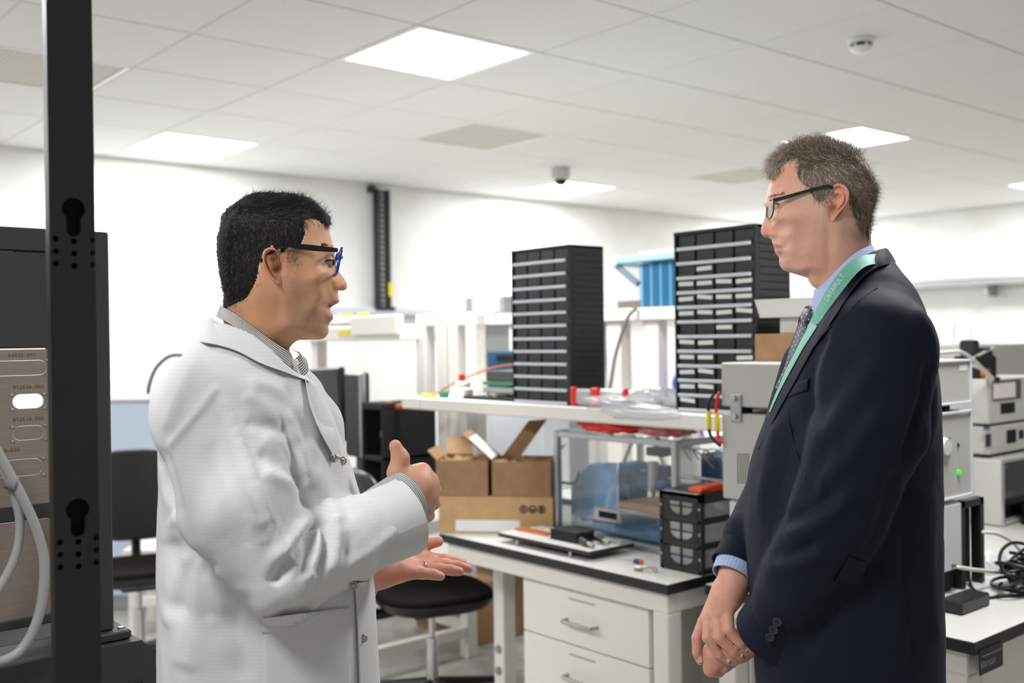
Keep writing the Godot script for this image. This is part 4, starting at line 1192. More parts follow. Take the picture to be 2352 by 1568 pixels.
	single("green_connector", mb().box(Vector3(sx, 1.253, -3.345), Vector3(0.03, 0.026, 0.035), 0.003), M.green, "small green connector block on the long shelf", "connector")
	for k in 2:
		single("yellow_clip", mb().box(Vector3(sx - 0.01, 1.247, -3.46 + 0.045 * k), Vector3(0.03, 0.012, 0.03), 0.003), M.yellow, ["yellow clip at the shelf end", "yellow clip beside the copper wire"][k], "clip")
	single("cable", mb().tube(curve_pts([Vector3(sx, 1.252, -3.45), Vector3(sx, 1.262, -3.38), Vector3(sx + 0.02, 1.30, -3.30), Vector3(sx + 0.05, 1.35, -3.15), Vector3(sx + 0.06, 1.372, -3.02), Vector3(sx + 0.07, 1.375, -2.90)]), 0.004, 8), M.copper, "thin copper cable rising from the yellow clips over the circuit", "cable")
	# things on the upper and far shelves
	var bag := func(c: Vector3, s: Vector3, sd: float) -> MB:
		return mb().grid(30, 18, func(u: float, v: float) -> Vector3:
			var g := u * TAU; var h := (v - 0.5) * PI
			var d := Vector3(cos(g) * cos(h), sin(h), sin(g) * cos(h))
			return c + Vector3(d.x * s.x, maxf(d.y * s.y, -s.y * 0.8), d.z * s.z) * (1.0 + 0.25 * grain.get_noise_3d(d.x * 2 + sd, d.y * 2, d.z * 2)))
	single("blue_bag", bag.call(Vector3(2.80, 1.583, -4.62), Vector3(0.10, 0.035, 0.17), 2.0), mat(Color(0.50, 0.58, 0.70), 0.4), "folded blue-grey bag on the upper shelf beside the face", "bag")
	single("pink_folder", bag.call(Vector3(2.70, 1.570, -4.50), Vector3(0.06, 0.022, 0.17), 4.0), mat(Color(0.90, 0.82, 0.90), 0.3), "pale pink glossy packet on the upper shelf beside the mouth", "packet")
	for k in 2:
		single("yellow_note", mb().box(Vector3(2.73, 1.598, -4.52 + 0.16 * k), Vector3(0.004, 0.03, 0.11), 0.001), M.yellow, ["yellow note lying on the blue-grey bag", "yellow note at the end of the blue-grey bag"][k], "note")
	var gd := thing("bench_meter", "grey bench meter with dark corner bumpers on the far shelf", "meter", Vector3(3.42, 1.60, -4.25))
	part("case", mb().box(Vector3(0.1, 0.045, 0), Vector3(0.2, 0.09, 0.30), 0.006), M.instr, gd)
	for s in [-1.0, 1.0]:
		part("bumper", mb().box(Vector3(0.05, 0.047, s * 0.145), Vector3(0.14, 0.10, 0.035), 0.01), M.zinc, gd)
	single("cable", mb().tube(curve_pts([Vector3(3.39, 1.61, -4.12), Vector3(3.30, 1.54, -4.10), Vector3(3.28, 1.35, -4.09), Vector3(3.28, 1.12, -4.1)]), 0.008, 8), M.greyink, "grey cable hanging from the bench meter", "cable")
	var bc := thing("blue_crate", "blue slatted crate with a pale blue folding lid on the far shelf", "crate", Vector3(3.40, 1.60, -3.14))
	part("body", mb().span(Vector3(0.02, 0, -0.0), Vector3(0.3, 0.20, 0.42), 0.004), M.blue, bc)
	for k in 14:
		part("slat", mb().span(Vector3(0.0, 0.012 + k * 0.0135, 0.005), Vector3(0.02, 0.020 + k * 0.0135, 0.415), 0.001), M.blue, bc)
	for k in 8:
		part("rib", mb().span(Vector3(-0.002, 0.005, 0.02 + k * 0.055), Vector3(0.006, 0.20, 0.026 + k * 0.055), 0.001), M.skyfilm, bc)
	part("lid", mb().span(Vector3(-0.03, 0.205, -0.11), Vector3(0.3, 0.235, 0.43), 0.006), M.paleblue, bc)
	part("lid_end", mb().span(Vector3(-0.035, 0.195, -0.145), Vector3(0.3, 0.24, -0.11), 0.008), M.paper, bc)
	part("lid_top", mb().span(Vector3(0.0, 0.235, 0.0), Vector3(0.3, 0.25, 0.42), 0.004), M.paper, bc)
	part("stay", mb().rod(Vector3(0.0, 0.20, -0.13), Vector3(0.0, 0.11, 0.0), 0.014, -1.0, 8), mat(Color(0.33, 0.42, 0.50), 0.5), bc)
	single("brown_box", mb().span(Vector3(3.45, 1.60, -3.32), Vector3(3.6, 1.64, -3.17), 0.003), mat(Color(0.42, 0.38, 0.33), 0.7), "flat brown box on the far shelf beside the blue crate", "box")
	single("cable", mb().tube(curve_pts([Vector3(3.29, 1.60, -3.05), Vector3(3.26, 1.55, -3.08), Vector3(3.24, 1.40, -3.13), Vector3(3.22, 1.25, -3.15), Vector3(3.2, 1.05, -3.2)]), 0.008, 8), M.greyink, "grey cable drooping from the blue crate", "cable")
	single("violet_cloth", bag.call(Vector3(3.40, 1.255, -2.86), Vector3(0.06, 0.09, 0.07), 7.0), M.violet, "violet cloth on the middle board behind the labelled drawer cabinet", "cloth")
	var tb := thing("blue_toolbox", "dark blue toolbox with a black handle behind the circuit stack", "toolbox", Vector3(3.14, 0.775, -3.72))
	part("body", mb().span(Vector3(0, 0.42, -0.18), Vector3(0.17, 0.64, 0.22), 0.006), mat(Color(0.12, 0.32, 0.45), 0.5), tb)
	part("base", mb().span(Vector3(0, 0, -0.18), Vector3(0.17, 0.42, 0.22), 0.006), M.lightgrey, tb)
	part("handle", mb().span(Vector3(-0.012, 0.60, -0.10), Vector3(0, 0.625, 0.10), 0.004), M.blackmatt, tb)
	single("parts_cup", mb().rod(Vector3(3.42, 1.18, -3.14), Vector3(3.42, 1.235, -3.14), 0.025, 0.03, 16), M.paper, "small white cup on the middle board behind the shelf", "cup")
	single("waste_carton", mb().span(Vector3(3.05, 0.0, -4.4), Vector3(3.4, 0.30, -3.9), 0.004), M.card, "brown carton on the floor under the far bench", "box")
	single("paper_bundle", bag.call(Vector3(3.10, 0.42, -3.35), Vector3(0.10, 0.10, 0.10), 12.0), M.paper, "crumpled white paper bundle under the bench behind the seat", "paper")

# ---------------------------------------------------------------- the rack on the left
func make_rack() -> void:
	var z := -1.93
	var rk := thing("instrument_rack", "black instrument rack with brushed steel blanking panels behind the upright", "rack")
	var px := func(x: float, y: float) -> Vector3: return on_z(x, y, z)
	var XR := 0.664; var XL := -0.12; var YT := 1.678; var YB := 0.945
	part("side_panel", mb().span(Vector3(XR - 0.035, YB, z), Vector3(XR, YT, z - 0.28), 0.003), M.rackblack, rk)
	part("side_panel", mb().span(Vector3(XL, YB, z), Vector3(XL + 0.035, YT, z - 0.28), 0.003), M.rackblack, rk)
	part("top_panel", mb().span(Vector3(XL + 0.035, YT - 0.042, z), Vector3(XR - 0.035, YT, z - 0.28), 0.003), M.rackblack, rk)
	var y1: float = px.call(60, 579).y; var y2: float = px.call(60, 801).y; var y3: float = px.call(60, 1160).y; var y4: float = px.call(60, 1195).y; var y5: float = px.call(60, 1417).y
	part("upper_panel", mb().span(Vector3(XL + 0.035, y2 + 0.001, z + 0.002), Vector3(XR - 0.036, y1, z - 0.02), 0.002), M.rackblack, rk)
	part("slot_strip", mb().span(Vector3(XL + 0.035, y1, z - 0.004), Vector3(0.50, YT - 0.042, z - 0.006)), M.paper, rk)
	part("slot_strip", mb().span(Vector3(0.50, y1, z - 0.005), Vector3(XR - 0.036, YT - 0.042, z - 0.012)), M.hole, rk)
	part("middle_strip", mb().span(Vector3(XL + 0.035, y4, z + 0.002), Vector3(XR - 0.036, y3, z - 0.02), 0.002), M.rackblack, rk)
	part("steel_panel", mb().span(Vector3(XL + 0.035, y5, z + 0.001), Vector3(XR - 0.036, y4 - 0.0008, z - 0.003), 0.0006), M.steel, rk, "brushed steel blanking panel")
	part("lower_strip", mb().span(Vector3(XL + 0.035, px.call(60, 1440).y, z + 0.002), Vector3(XR - 0.036, y5 - 0.0008, z - 0.02), 0.002), M.rackblack, rk)
	part("white_tray", mb().span(Vector3(XL + 0.035, px.call(60, 1486).y, z - 0.03), Vector3(XR - 0.036, px.call(60, 1441).y, z - 0.06), 0.002), M.lightgrey, rk)
	# the panel with stadium cut-outs
	var cut := CSGCombiner3D.new()
	cut.name = "slotted_panel"
	rk.add_child(cut, true)
	var sheet := CSGBox3D.new()
	sheet.size = Vector3(XR - 0.036 - XL - 0.035, y2 - y3 - 0.002, 0.003)
	sheet.position = Vector3((XR - 0.001 + XL) / 2, (y2 + y3) / 2, z)
	sheet.material = M.steel
	cut.add_child(sheet)
	var slots := [[-60, 828, 108, 863, false], [28, 904, 100, 938, true], [29, 977, 101, 1010, false], [-70, 1057, 98, 1096, false]]
	for s in slots:
		var a: Vector3 = px.call(s[0], (s[1] + s[3]) / 2.0); var b: Vector3 = px.call(s[2], (s[1] + s[3]) / 2.0)
		var r: float = (px.call(50, s[1]).y - px.call(50, s[3]).y) / 2
		var y := (a.y + b.y) / 2
		var mid := CSGBox3D.new()
		mid.size = Vector3(b.x - a.x - 2 * r, 2 * r, 0.02)
		mid.position = Vector3((a.x + b.x) / 2, y, z)
		mid.operation = CSGShape3D.OPERATION_SUBTRACTION
		mid.material = M.steel
		cut.add_child(mid)
		for e in [a.x + r, b.x - r]:
			var rd := CSGCylinder3D.new()
			rd.radius = r
			rd.height = 0.02
			rd.sides = 32
			rd.rotation.x = PI / 2
			rd.position = Vector3(e, y, z)
			rd.operation = CSGShape3D.OPERATION_SUBTRACTION
			rd.material = M.steel
			cut.add_child(rd)
		if not s[4]:
			var q := mb()
			var rim := []
			for k in 33:
				var g := -PI / 2 + PI * k / 32.0
				rim.append(Vector2(b.x - r + (r - 0.0007) * cos(g), y + (r - 0.0007) * sin(g)))
			for k in 33:
				var g := PI / 2 + PI * k / 32.0
				rim.append(Vector2(a.x + r + (r - 0.0007) * cos(g), y + (r - 0.0007) * sin(g)))
			q.prism(rim, Vector3(0, 0, z + 0.0012), Vector3.RIGHT, Vector3.UP, Vector3(0, 0, -0.002))
			part("slot_plug", q, M.steel, rk, "steel slot plug")
		for e in [a.x - 0.001, b.x + 0.0005]:
			for w in [-1.0, 1.0]:
				part("screw", mb().rod(Vector3(e, y + w * r * 0.98, z + 0.001), Vector3(e, y + w * r * 0.98, z + 0.004), 0.0030, 0.0022, 12), M.chrome, rk)
	for w in [["64935-011", 50, 816], ["N1261A-002", 65, 888], ["N1261A-004", 65, 962], ["64935-020", 12, 1034]]:
		var c: Vector3 = px.call(w[1], w[2])
		text_part(w[0], 0.0064, M.steelink, rk, Transform3D(Basis(), Vector3(c.x, c.y, z + 0.0018)), "lettering", "Droid Sans Mono")
	# bracket foot and base
	var bf: Vector3 = on_z(280, 1440, z)
	part("foot_bracket", mb().span(Vector3(XR - 0.06, YB - 0.016, z + 0.02), Vector3(XR + 0.025, YB, z - 0.5), 0.003), M.rackblack, rk)
	part("bolt", mb().rod(Vector3(XR + 0.012, YB, z - 0.0), Vector3(XR + 0.012, YB + 0.004, z), 0.006, 0.005, 8), M.chrome, rk)
	var bs := thing("plinth_cabinet", "black rack base cabinet with a sloped end and drawer slot under the rack", "cabinet")
	var yb := YB - 0.017
	part("body", mb().prism([Vector2(XL - 0.1, 0.0), Vector2(0.78, 0.0), Vector2(0.78, yb - 0.085), Vector2(XR + 0.035, yb), Vector2(XL - 0.1, yb)], Vector3(0, 0, z - 0.58), Vector3.RIGHT, Vector3.UP, Vector3(0, 0, 0.62)), M.rackblack, bs)
	part("drawer_slot", mb().span(Vector3(0.56, 0.20, z + 0.041), Vector3(0.70, 0.853, z + 0.043), 0.001), M.hole, bs)
	part("drawer_front", mb().span(Vector3(0.565, 0.22, z + 0.0435), Vector3(0.695, 0.846, z + 0.046), 0.002), M.rackblack, bs)
	# grey cable loops
	for k in 2:
		var keys := []
		for p in [[[-260, 960], [-120, 950], [-40, 1000], [8, 1080], [30, 1130], [45, 1190], [40, 1260], [10, 1330], [-40, 1395], [-140, 1440], [-280, 1450]], [[-260, 940], [-120, 935], [-35, 995], [15, 1075], [55, 1150], [85, 1220], [102, 1300], [90, 1410], [50, 1490], [-10, 1522], [-100, 1530], [-280, 1520]]][k]:
			keys.append(on_z(p[0], p[1], z + 0.05 + 0.012 * k))
		single("grey_cable", mb().tube(curve_pts(keys), 0.0075 if k == 0 else 0.0085, 10), M.cable, ["grey cable hanging in a short loop before the steel panels", "grey cable hanging in a long loop before the steel panels"][k], "cable")
	single("cable_tie", mb().rod(on_z(16, 1105, z + 0.056), on_z(38, 1112, z + 0.062), 0.013, -1.0, 12), M.greyink, "grey cable tie holding the two grey cables", "cable tie")
	# the upright in front, with keyholes
	var up := thing("rack_upright", "tall black steel upright with keyhole cut-outs at the edge of the rack", "upright")
	var d := 1.2
	var L := at_depth(117, 784, d)
	var zf := L.z
	var face := func(x: float, y: float) -> Vector3: return on_z(x, y, zf)
	var x0: float = face.call(117, 784).x; var x1: float = face.call(222, 784).x
	var pl := CSGCombiner3D.new()
	pl.name = "face_plate"
	up.add_child(pl, true)
	var bd := CSGBox3D.new()
	bd.size = Vector3(x1 - x0, 2.45, 0.004)
	bd.position = Vector3((x0 + x1) / 2, 1.225, zf - 0.002)
	bd.material = M.postblack
	pl.add_child(bd)
	var hole := func(c: Vector3, r: float) -> void:
		var h := CSGCylinder3D.new()
		h.radius = r
		h.height = 0.02
		h.sides = 20
		h.rotation.x = PI / 2
		h.position = Vector3(c.x, c.y, zf)
		h.operation = CSGShape3D.OPERATION_SUBTRACTION
		h.material = M.postblack
		pl.add_child(h)
	for g in [[169, 480, 0.0], [179, 1170, 0.0]]:
		var c: Vector3 = face.call(g[0], g[1])
		hole.call(c, 0.0135)
		hole.call(c - Vector3(0, 0.024, 0), 0.0085)
		var sl := CSGBox3D.new()
		sl.size = Vector3(0.017, 0.024, 0.02)
		sl.position = Vector3(c.x, c.y - 0.012, zf)
		sl.operation = CSGShape3D.OPERATION_SUBTRACTION
		sl.material = M.postblack
		pl.add_child(sl)
		for a in 3:
			for b in 3:
				hole.call(c + Vector3((a - 1) * 0.0205, -0.036 - b * 0.0145 - (0.002 if a == 1 else 0.0), 0), 0.0036)
	part("side_flange", mb().span(Vector3(x0, 0, zf - 0.004), Vector3(x0 + 0.003, 2.45, zf - 0.016), 0.0005), M.postblack, up)
	part("side_flange", mb().span(Vector3(x1 - 0.003, 0, zf - 0.004), Vector3(x1, 2.45, zf - 0.03), 0.0005), M.postblack, up)
	part("back_plate", mb().span(Vector3(x0 + 0.004, 0, zf - 0.014), Vector3(x1 - 0.004, 2.45, zf - 0.016), 0.0005), M.hole, up)
	part("foot_plate", mb().span(Vector3(x0 - 0.04, 0, zf - 0.1), Vector3(x1 + 0.04, 0.012, zf + 0.06), 0.002), M.postblack, up)

# ---------------------------------------------------------------- people
# A person's own axes: x to the right as the camera sees him, y up, z towards the camera.
class Person:
	var node: Node3D
	var inv: Transform3D
	var host: Node3D
	func at(px: float, py: float, z := 0.0) -> Vector3:  # the place on the person's plane z under a pixel, in his own axes
		var o: Vector3 = inv * host.EYE
		var d: Vector3 = inv.basis * host.ray(px, py)
		return o + d * ((z - o.z) / d.z)

func new_person(px: float, depth: float, label: String) -> Person:
	var p := Person.new()
	p.host = self
	var m := at_depth(px, 784.0, depth)
	var v := (m - EYE) * Vector3(1, 0, 1)
	var zz := -v.normalized()
	var t := thing("person", label, "person")
	t.transform = Transform3D(Basis(Vector3.UP.cross(zz), Vector3.UP, zz), Vector3(m.x, 0, m.z))
	p.node = t
	p.inv = t.transform.affine_inverse()
	return p

# ---- a solid given by distances: a lofted trunk and tapered limbs joined smoothly, meshed as surface nets
class Field:
	var lo := PackedFloat32Array()   # trunk rows: y, centre x, half width, half depth
	var rows := 0
	var y0 := 0.0
	var dy := 0.01
	var cx := PackedFloat32Array()
	var ax := PackedFloat32Array()
	var bz := PackedFloat32Array()
	var power := 2.4
	var trunk := false
	var A := PackedVector3Array()
	var B := PackedVector3Array()
	var ra := PackedFloat32Array()
	var rb := PackedFloat32Array()
	var kk := PackedFloat32Array()
	var cut_n := Vector3.ZERO     # the trunk ends at this plane
	var cut_d := 0.0
	func limb(a: Vector3, b: Vector3, r0: float, r1: float, k := 0.02) -> void:
		A.append(a); B.append(b); ra.append(r0); rb.append(r1); kk.append(k)
	func chain(pts: Array, k: float) -> void:  # each [Vector3, radius]
		for i in pts.size() - 1:
			limb(pts[i][0], pts[i + 1][0], pts[i][1], pts[i + 1][1], k)
	func set_trunk(keys: Array, step := 0.01) -> void:  # each [y, x left, x right, half depth], y falling
		trunk = true
		dy = step
		y0 = keys[keys.size() - 1][0]
		rows = int((keys[0][0] - y0) / step) + 1
		for i in rows:
			var y := y0 + i * step
			var j := 0
			while j < keys.size() - 2 and y < keys[j + 1][0]:
				j += 1
			var t := clampf((keys[j][0] - y) / maxf(keys[j][0] - keys[j + 1][0], 1e-6), 0.0, 1.0)
			var l: float = lerpf(keys[j][1], keys[j + 1][1], t)
			var r: float = lerpf(keys[j][2], keys[j + 1][2], t)
			cx.append((l + r) / 2); ax.append((r - l) / 2); bz.append(lerpf(keys[j][3], keys[j + 1][3], t))
		for pass_ in 3:  # round off the corners of the outline
			for arr in [cx, ax, bz]:
				var was: PackedFloat32Array = arr.duplicate()
				for i in range(2, rows - 2):
					arr[i] = (was[i - 2] + was[i - 1] + was[i] + was[i + 1] + was[i + 2]) / 5.0
			
	func cut(a: Vector3, b: Vector3) -> void:  # keep what lies below the line from a to b, as seen from the side
		var e := b - a
		var n := Vector3(-e.y, e.x, 0).normalized()
		if n.y < 0.0:
			n = -n
		cut_n = n
		cut_d = a.dot(n)
	func dist(p: Vector3) -> float:
		var d := 1e9
		if trunk:
			var f := (p.y - y0) / dy
			var i := clampi(int(f), 0, rows - 2)
			var t := clampf(f - i, 0.0, 1.0)
			var c := lerpf(cx[i], cx[i + 1], t)
			var a := lerpf(ax[i], ax[i + 1], t)
			var b := lerpf(bz[i], bz[i + 1], t)
			var x := p.x - c
			var q := pow(pow(absf(x) / a, power) + pow(absf(p.z) / b, power), 1.0 / power)
			var m := sqrt(x * x + p.z * p.z)
			d = m * (1.0 - 1.0 / q) if q > 1e-4 else -minf(a, b)
			d = maxf(d, -minf(a, b))
			var top := p.y - (y0 + (rows - 1) * dy)
			d = maxf(d, maxf(top, y0 - p.y))
			if cut_n != Vector3.ZERO:
				d = maxf(d, p.dot(cut_n) - cut_d)
		for n in A.size():
			var a := A[n]
			var ab := B[n] - a
			var ap := p - a
			var h := clampf(ap.dot(ab) / ab.length_squared(), 0.0, 1.0)
			var e := (ap - ab * h).length() - lerpf(ra[n], rb[n], h)
			var k := kk[n]
			if e > d + k:
				continue
			if d > e + k:
				d = e
				continue
			var w := 0.5 + 0.5 * (d - e) / k
			d = lerpf(d, e, w) - k * w * (1.0 - w)
		return d
	func mesh_into(b: MB, mn: Vector3, mx: Vector3, h: float) -> void:
		var nx := int(ceil((mx.x - mn.x) / h)) + 1
		var ny := int(ceil((mx.y - mn.y) / h)) + 1
		var nz := int(ceil((mx.z - mn.z) / h)) + 1
		nx += (4 - (nx - 1) % 4) % 4; ny += (4 - (ny - 1) % 4) % 4; nz += (4 - (nz - 1) % 4) % 4
		var val := PackedFloat32Array()
		val.resize(nx * ny * nz)
		val.fill(9.0)
		var blocks := PackedInt32Array()
		var reach := h * 4.0 * 0.87 * 1.5 + 0.006
		for bi in range(0, nx - 1, 4):
			for bj in range(0, ny - 1, 4):
				for bk in range(0, nz - 1, 4):
					var c := mn + Vector3(bi + 2, bj + 2, bk + 2) * h
					if absf(dist(c)) < reach:
						blocks.append(bi); blocks.append(bj); blocks.append(bk)
						for i in range(bi, bi + 5):
							for j in range(bj, bj + 5):
								var at := (i * ny + j) * nz
								for k in range(bk, bk + 5):
									if val[at + k] == 9.0:
										val[at + k] = dist(mn + Vector3(i, j, k) * h)
		var id := {}
		var sx := ny * nz
		var quads := PackedInt32Array()
		for n in range(0, blocks.size(), 3):
			for i in range(blocks[n], blocks[n] + 4):
				for j in range(blocks[n + 1], blocks[n + 1] + 4):
					var at := (i * ny + j) * nz + blocks[n + 2]
					for k in 4:
						var o := at + k
						var v0 := val[o]; var v1 := val[o + sx]; var v2 := val[o + nz]; var v3 := val[o + sx + nz]
						var v4 := val[o + 1]; var v5 := val[o + sx + 1]; var v6 := val[o + nz + 1]; var v7 := val[o + sx + nz + 1]
						var low := minf(minf(minf(v0, v1), minf(v2, v3)), minf(minf(v4, v5), minf(v6, v7)))
						if low >= 0.0:
							continue
						if maxf(maxf(maxf(v0, v1), maxf(v2, v3)), maxf(maxf(v4, v5), maxf(v6, v7))) < 0.0:
							continue
						var s := Vector3.ZERO
						var m := 0
						if (v0 < 0.0) != (v1 < 0.0): s += Vector3(v0 / (v0 - v1), 0, 0); m += 1
						if (v2 < 0.0) != (v3 < 0.0): s += Vector3(v2 / (v2 - v3), 1, 0); m += 1
						if (v4 < 0.0) != (v5 < 0.0): s += Vector3(v4 / (v4 - v5), 0, 1); m += 1
						if (v6 < 0.0) != (v7 < 0.0): s += Vector3(v6 / (v6 - v7), 1, 1); m += 1
						if (v0 < 0.0) != (v2 < 0.0): s += Vector3(0, v0 / (v0 - v2), 0); m += 1
						if (v1 < 0.0) != (v3 < 0.0): s += Vector3(1, v1 / (v1 - v3), 0); m += 1
						if (v4 < 0.0) != (v6 < 0.0): s += Vector3(0, v4 / (v4 - v6), 1); m += 1
						if (v5 < 0.0) != (v7 < 0.0): s += Vector3(1, v5 / (v5 - v7), 1); m += 1
						if (v0 < 0.0) != (v4 < 0.0): s += Vector3(0, 0, v0 / (v0 - v4)); m += 1
						if (v1 < 0.0) != (v5 < 0.0): s += Vector3(1, 0, v1 / (v1 - v5)); m += 1
						if (v2 < 0.0) != (v6 < 0.0): s += Vector3(0, 1, v2 / (v2 - v6)); m += 1
						if (v3 < 0.0) != (v7 < 0.0): s += Vector3(1, 1, v3 / (v3 - v7)); m += 1
						id[o] = b.vert(mn + (Vector3(i, j, blocks[n + 2] + k) + s / m) * h)
						if (v0 < 0.0) != (v1 < 0.0): quads.append_array([o, 0, int(v0 < 0.0)])
						if (v0 < 0.0) != (v2 < 0.0): quads.append_array([o, 1, int(v0 < 0.0)])
						if (v0 < 0.0) != (v4 < 0.0): quads.append_array([o, 2, int(v0 < 0.0)])
		var back := [[nz, 1], [1, sx], [sx, nz]]
		for n in range(0, quads.size(), 3):
			var o := quads[n]
			var u: int = back[quads[n + 1]][0]
			var w: int = back[quads[n + 1]][1]
			if not (id.has(o - u) and id.has(o - w) and id.has(o - u - w)):
				continue
			var p: int = id[o]; var q: int = id[o - u]; var r: int = id[o - u - w]; var t: int = id[o - w]
			if quads[n + 2] == 1:
				b.tri(p, r, q); b.tri(p, t, r)
			else:
				b.tri(p, q, r); b.tri(p, r, t)
	func hit(from: Vector3, dir: Vector3) -> Vector3:  # where a line of sight meets the solid
		var t := 0.0
		var d := dir.normalized()
		t = maxf(from.length() - 0.9, 0.1) if from.length() > 1.0 else 0.1
		var best := 1e9
		var near := t
		for i in 140:
			var e := dist(from + d * t)
			if e < best:
				best = e
				near = t
			if e < 0.0004 or t > 4.0:
				break
			t += e * 0.7
		return from + d * near   # or where it passes closest

# ---- cloth folds: ridges and valleys along lines drawn on the cloth
class Folds:
	var s := []      # [points, width, height, box]
	func add(p: Person, pts: Array, width: float, amp: float, z := 0.15) -> void:
		var keys := []
		for e in pts:
			keys.append(p.at(e[0], e[1], z))
		var q := PackedVector2Array()
		var box := Rect2(Vector2(keys[0].x, keys[0].y), Vector2.ZERO)
		for k in p.host.curve_pts(keys, 3):
			q.append(Vector2(k.x, k.y))
			box = box.expand(Vector2(k.x, k.y))
		s.append([q, width, amp, box.grow(width * 2.6)])
	func lift(x: float, y: float) -> float:
		var sum := 0.0
		var at := Vector2(x, y)
		for f in s:
			if not f[3].has_point(at):
				continue
			var q: PackedVector2Array = f[0]
			var best := 1e9
			var where := 0.0
			for i in q.size() - 1:
				var c := Geometry2D.get_closest_point_to_segment(at, q[i], q[i + 1])
				var d := c.distance_squared_to(at)
				if d < best:
					best = d
					where = (i + q[i].distance_to(c) / maxf(q[i].distance_to(q[i + 1]), 1e-6)) / (q.size() - 1)
			var k: float = best / (f[1] * f[1])
			if k < 6.0:
				sum += f[2] * exp(-k) * smoothstep(0.0, 0.22, minf(where, 1.0 - where) + 0.05)
		return sum

func skin_mat(rough: float, sss: float) -> StandardMaterial3D:
	var m := mat(Color(1, 1, 1), rough, 0.0, 0.45)
	m.vertex_color_use_as_albedo = true
	m.subsurf_scatter_enabled = sss > 0.0
	m.subsurf_scatter_strength = sss
	return m

func outline_px(flat: Array, ox: float, oy: float, sc: float) -> Array:  # pairs read off an enlarged crop
	var q := []
	for i in range(0, flat.size(), 2):
		q.append(Vector2(ox + flat[i] / sc, oy + flat[i + 1] / sc))
	return q
func resample(pts: Array, step: float) -> PackedVector2Array:  # a smooth closed line through the points, evenly spaced
	var fine := PackedVector2Array()
	var m := pts.size()
	for i in m:
		var p: Vector2 = pts[i]
		var q: Vector2 = pts[(i + 1) % m]
		var a: Vector2 = pts[(i + m - 1) % m]
		var b: Vector2 = pts[(i + 2) % m]
		var t0 := clampf(p.distance_to(q) / maxf(p.distance_to(a), 1.0), 0.0, 1.0)
		var t1 := clampf(p.distance_to(q) / maxf(q.distance_to(b), 1.0), 0.0, 1.0)
		var a2 := p + (a - p) * t0
		var b2 := q + (b - q) * t1
		var k := maxi(1, int(p.distance_to(q) / step))
		for j in k:
			fine.append(p.cubic_interpolate(q, a2, b2, float(j) / k))
	return fine

# A head in profile: the silhouette as read off the photograph, swelling to the half widths given at control points.
class Head:
	var p: Person
	var rim: PackedVector2Array
	var mid: Vector2
	var ctl: Array          # [px, py, half width mm, rounding mm, reach px]
	var bumps: Array        # [px, py, height mm, sx, sy]
	var mm := 0.7           # mm per pixel
	var at0 := Vector2.ZERO   # the eased distances to the silhouette, on a grid of 4 pixels
	var gw := 0
	var gh := 0
	var eg := PackedFloat32Array()
	var hair: PackedVector2Array
	func half(q: Vector2) -> Vector2:  # (half width, rounding) in metres
		var w := 1e-9; var sw := 0.0; var sr := 0.0
		for c in ctl:
			var wide: float = c[4] * (1.3 if c[4] > 12 else 1.1)
			var dx: float = (q.x - c[0]) / wide; var dy: float = (q.y - c[1]) / wide
			var d := dx * dx + dy * dy
			var g := exp(-0.5 * d) + 1e-4 / (1.0 + d)
			w += g; sw += g * c[2]; sr += g * c[3]
		return Vector2(sw / w, sr / w) * 0.001
	func bump(q: Vector2) -> float:
		var s := 0.0
		for c in bumps:
			var dx: float = (q.x - c[0]) / c[3]; var dy: float = (q.y - c[1]) / c[4]
			var d := dx * dx + dy * dy
			if d < 9.0:
				s += c[2] * exp(-0.5 * d)
		return s * 0.001
	func depth(q: Vector2, edge: float) -> float:  # edge: distance to the silhouette in pixels
		var h := half(q)
		var e := clampf(edge * mm * 0.001 / maxf(h.y, 0.002), 0.0, 1.0)
		var k := sqrt(maxf(0.0, 1.0 - (1.0 - e) * (1.0 - e)))
		return maxf(0.0, h.x * k + bump(q) * minf(1.0, k * 1.5))
	func exact(q: Vector2) -> float:
		var best := 1e9
		for i in range(0, rim.size(), 2):
			best = minf(best, Geometry2D.get_closest_point_to_segment(q, rim[i], rim[(i + 2) % rim.size()]).distance_squared_to(q))
		return sqrt(best)
	func ready() -> void:
		var box := Rect2(rim[0], Vector2.ZERO)
		for q in rim:
			box = box.expand(q)
		at0 = box.position - Vector2(4, 4)
		gw = int(box.size.x / 4) + 4
		gh = int(box.size.y / 4) + 4
		for y in gh:
			for x in gw:
				var q := at0 + Vector2(x, y) * 4.0
				eg.append(exact(q) * (1.0 if Geometry2D.is_point_in_polygon(q, rim) else -1.0))
		for pass_ in 24:
			var was := eg.duplicate()
			for y in range(1, gh - 1):
				for x in range(1, gw - 1):
					var o := y * gw + x
					if was[o] > 8.0:
						var m := (was[o - 1] + was[o + 1] + was[o - gw] + was[o + gw]) * 0.25
						eg[o] = lerpf(was[o], m, 0.8 * clampf((was[o] - 8.0) / 22.0, 0.0, 1.0))
	func edge_of(q: Vector2) -> float:
		var g := (q - at0) / 4.0
		var x := clampi(int(g.x), 0, gw - 2); var y := clampi(int(g.y), 0, gh - 2)
		var o := y * gw + x
		var e := lerpf(lerpf(eg[o], eg[o + 1], g.x - x), lerpf(eg[o + gw], eg[o + gw + 1], g.x - x), g.y - y)
		if e > 14.0:
			return e
		return lerpf(exact(q), maxf(e, 0.0), clampf((e - 8.0) / 6.0, 0.0, 1.0))
	func z_at(q: Vector2) -> float:
		return depth(q, edge_of(q))

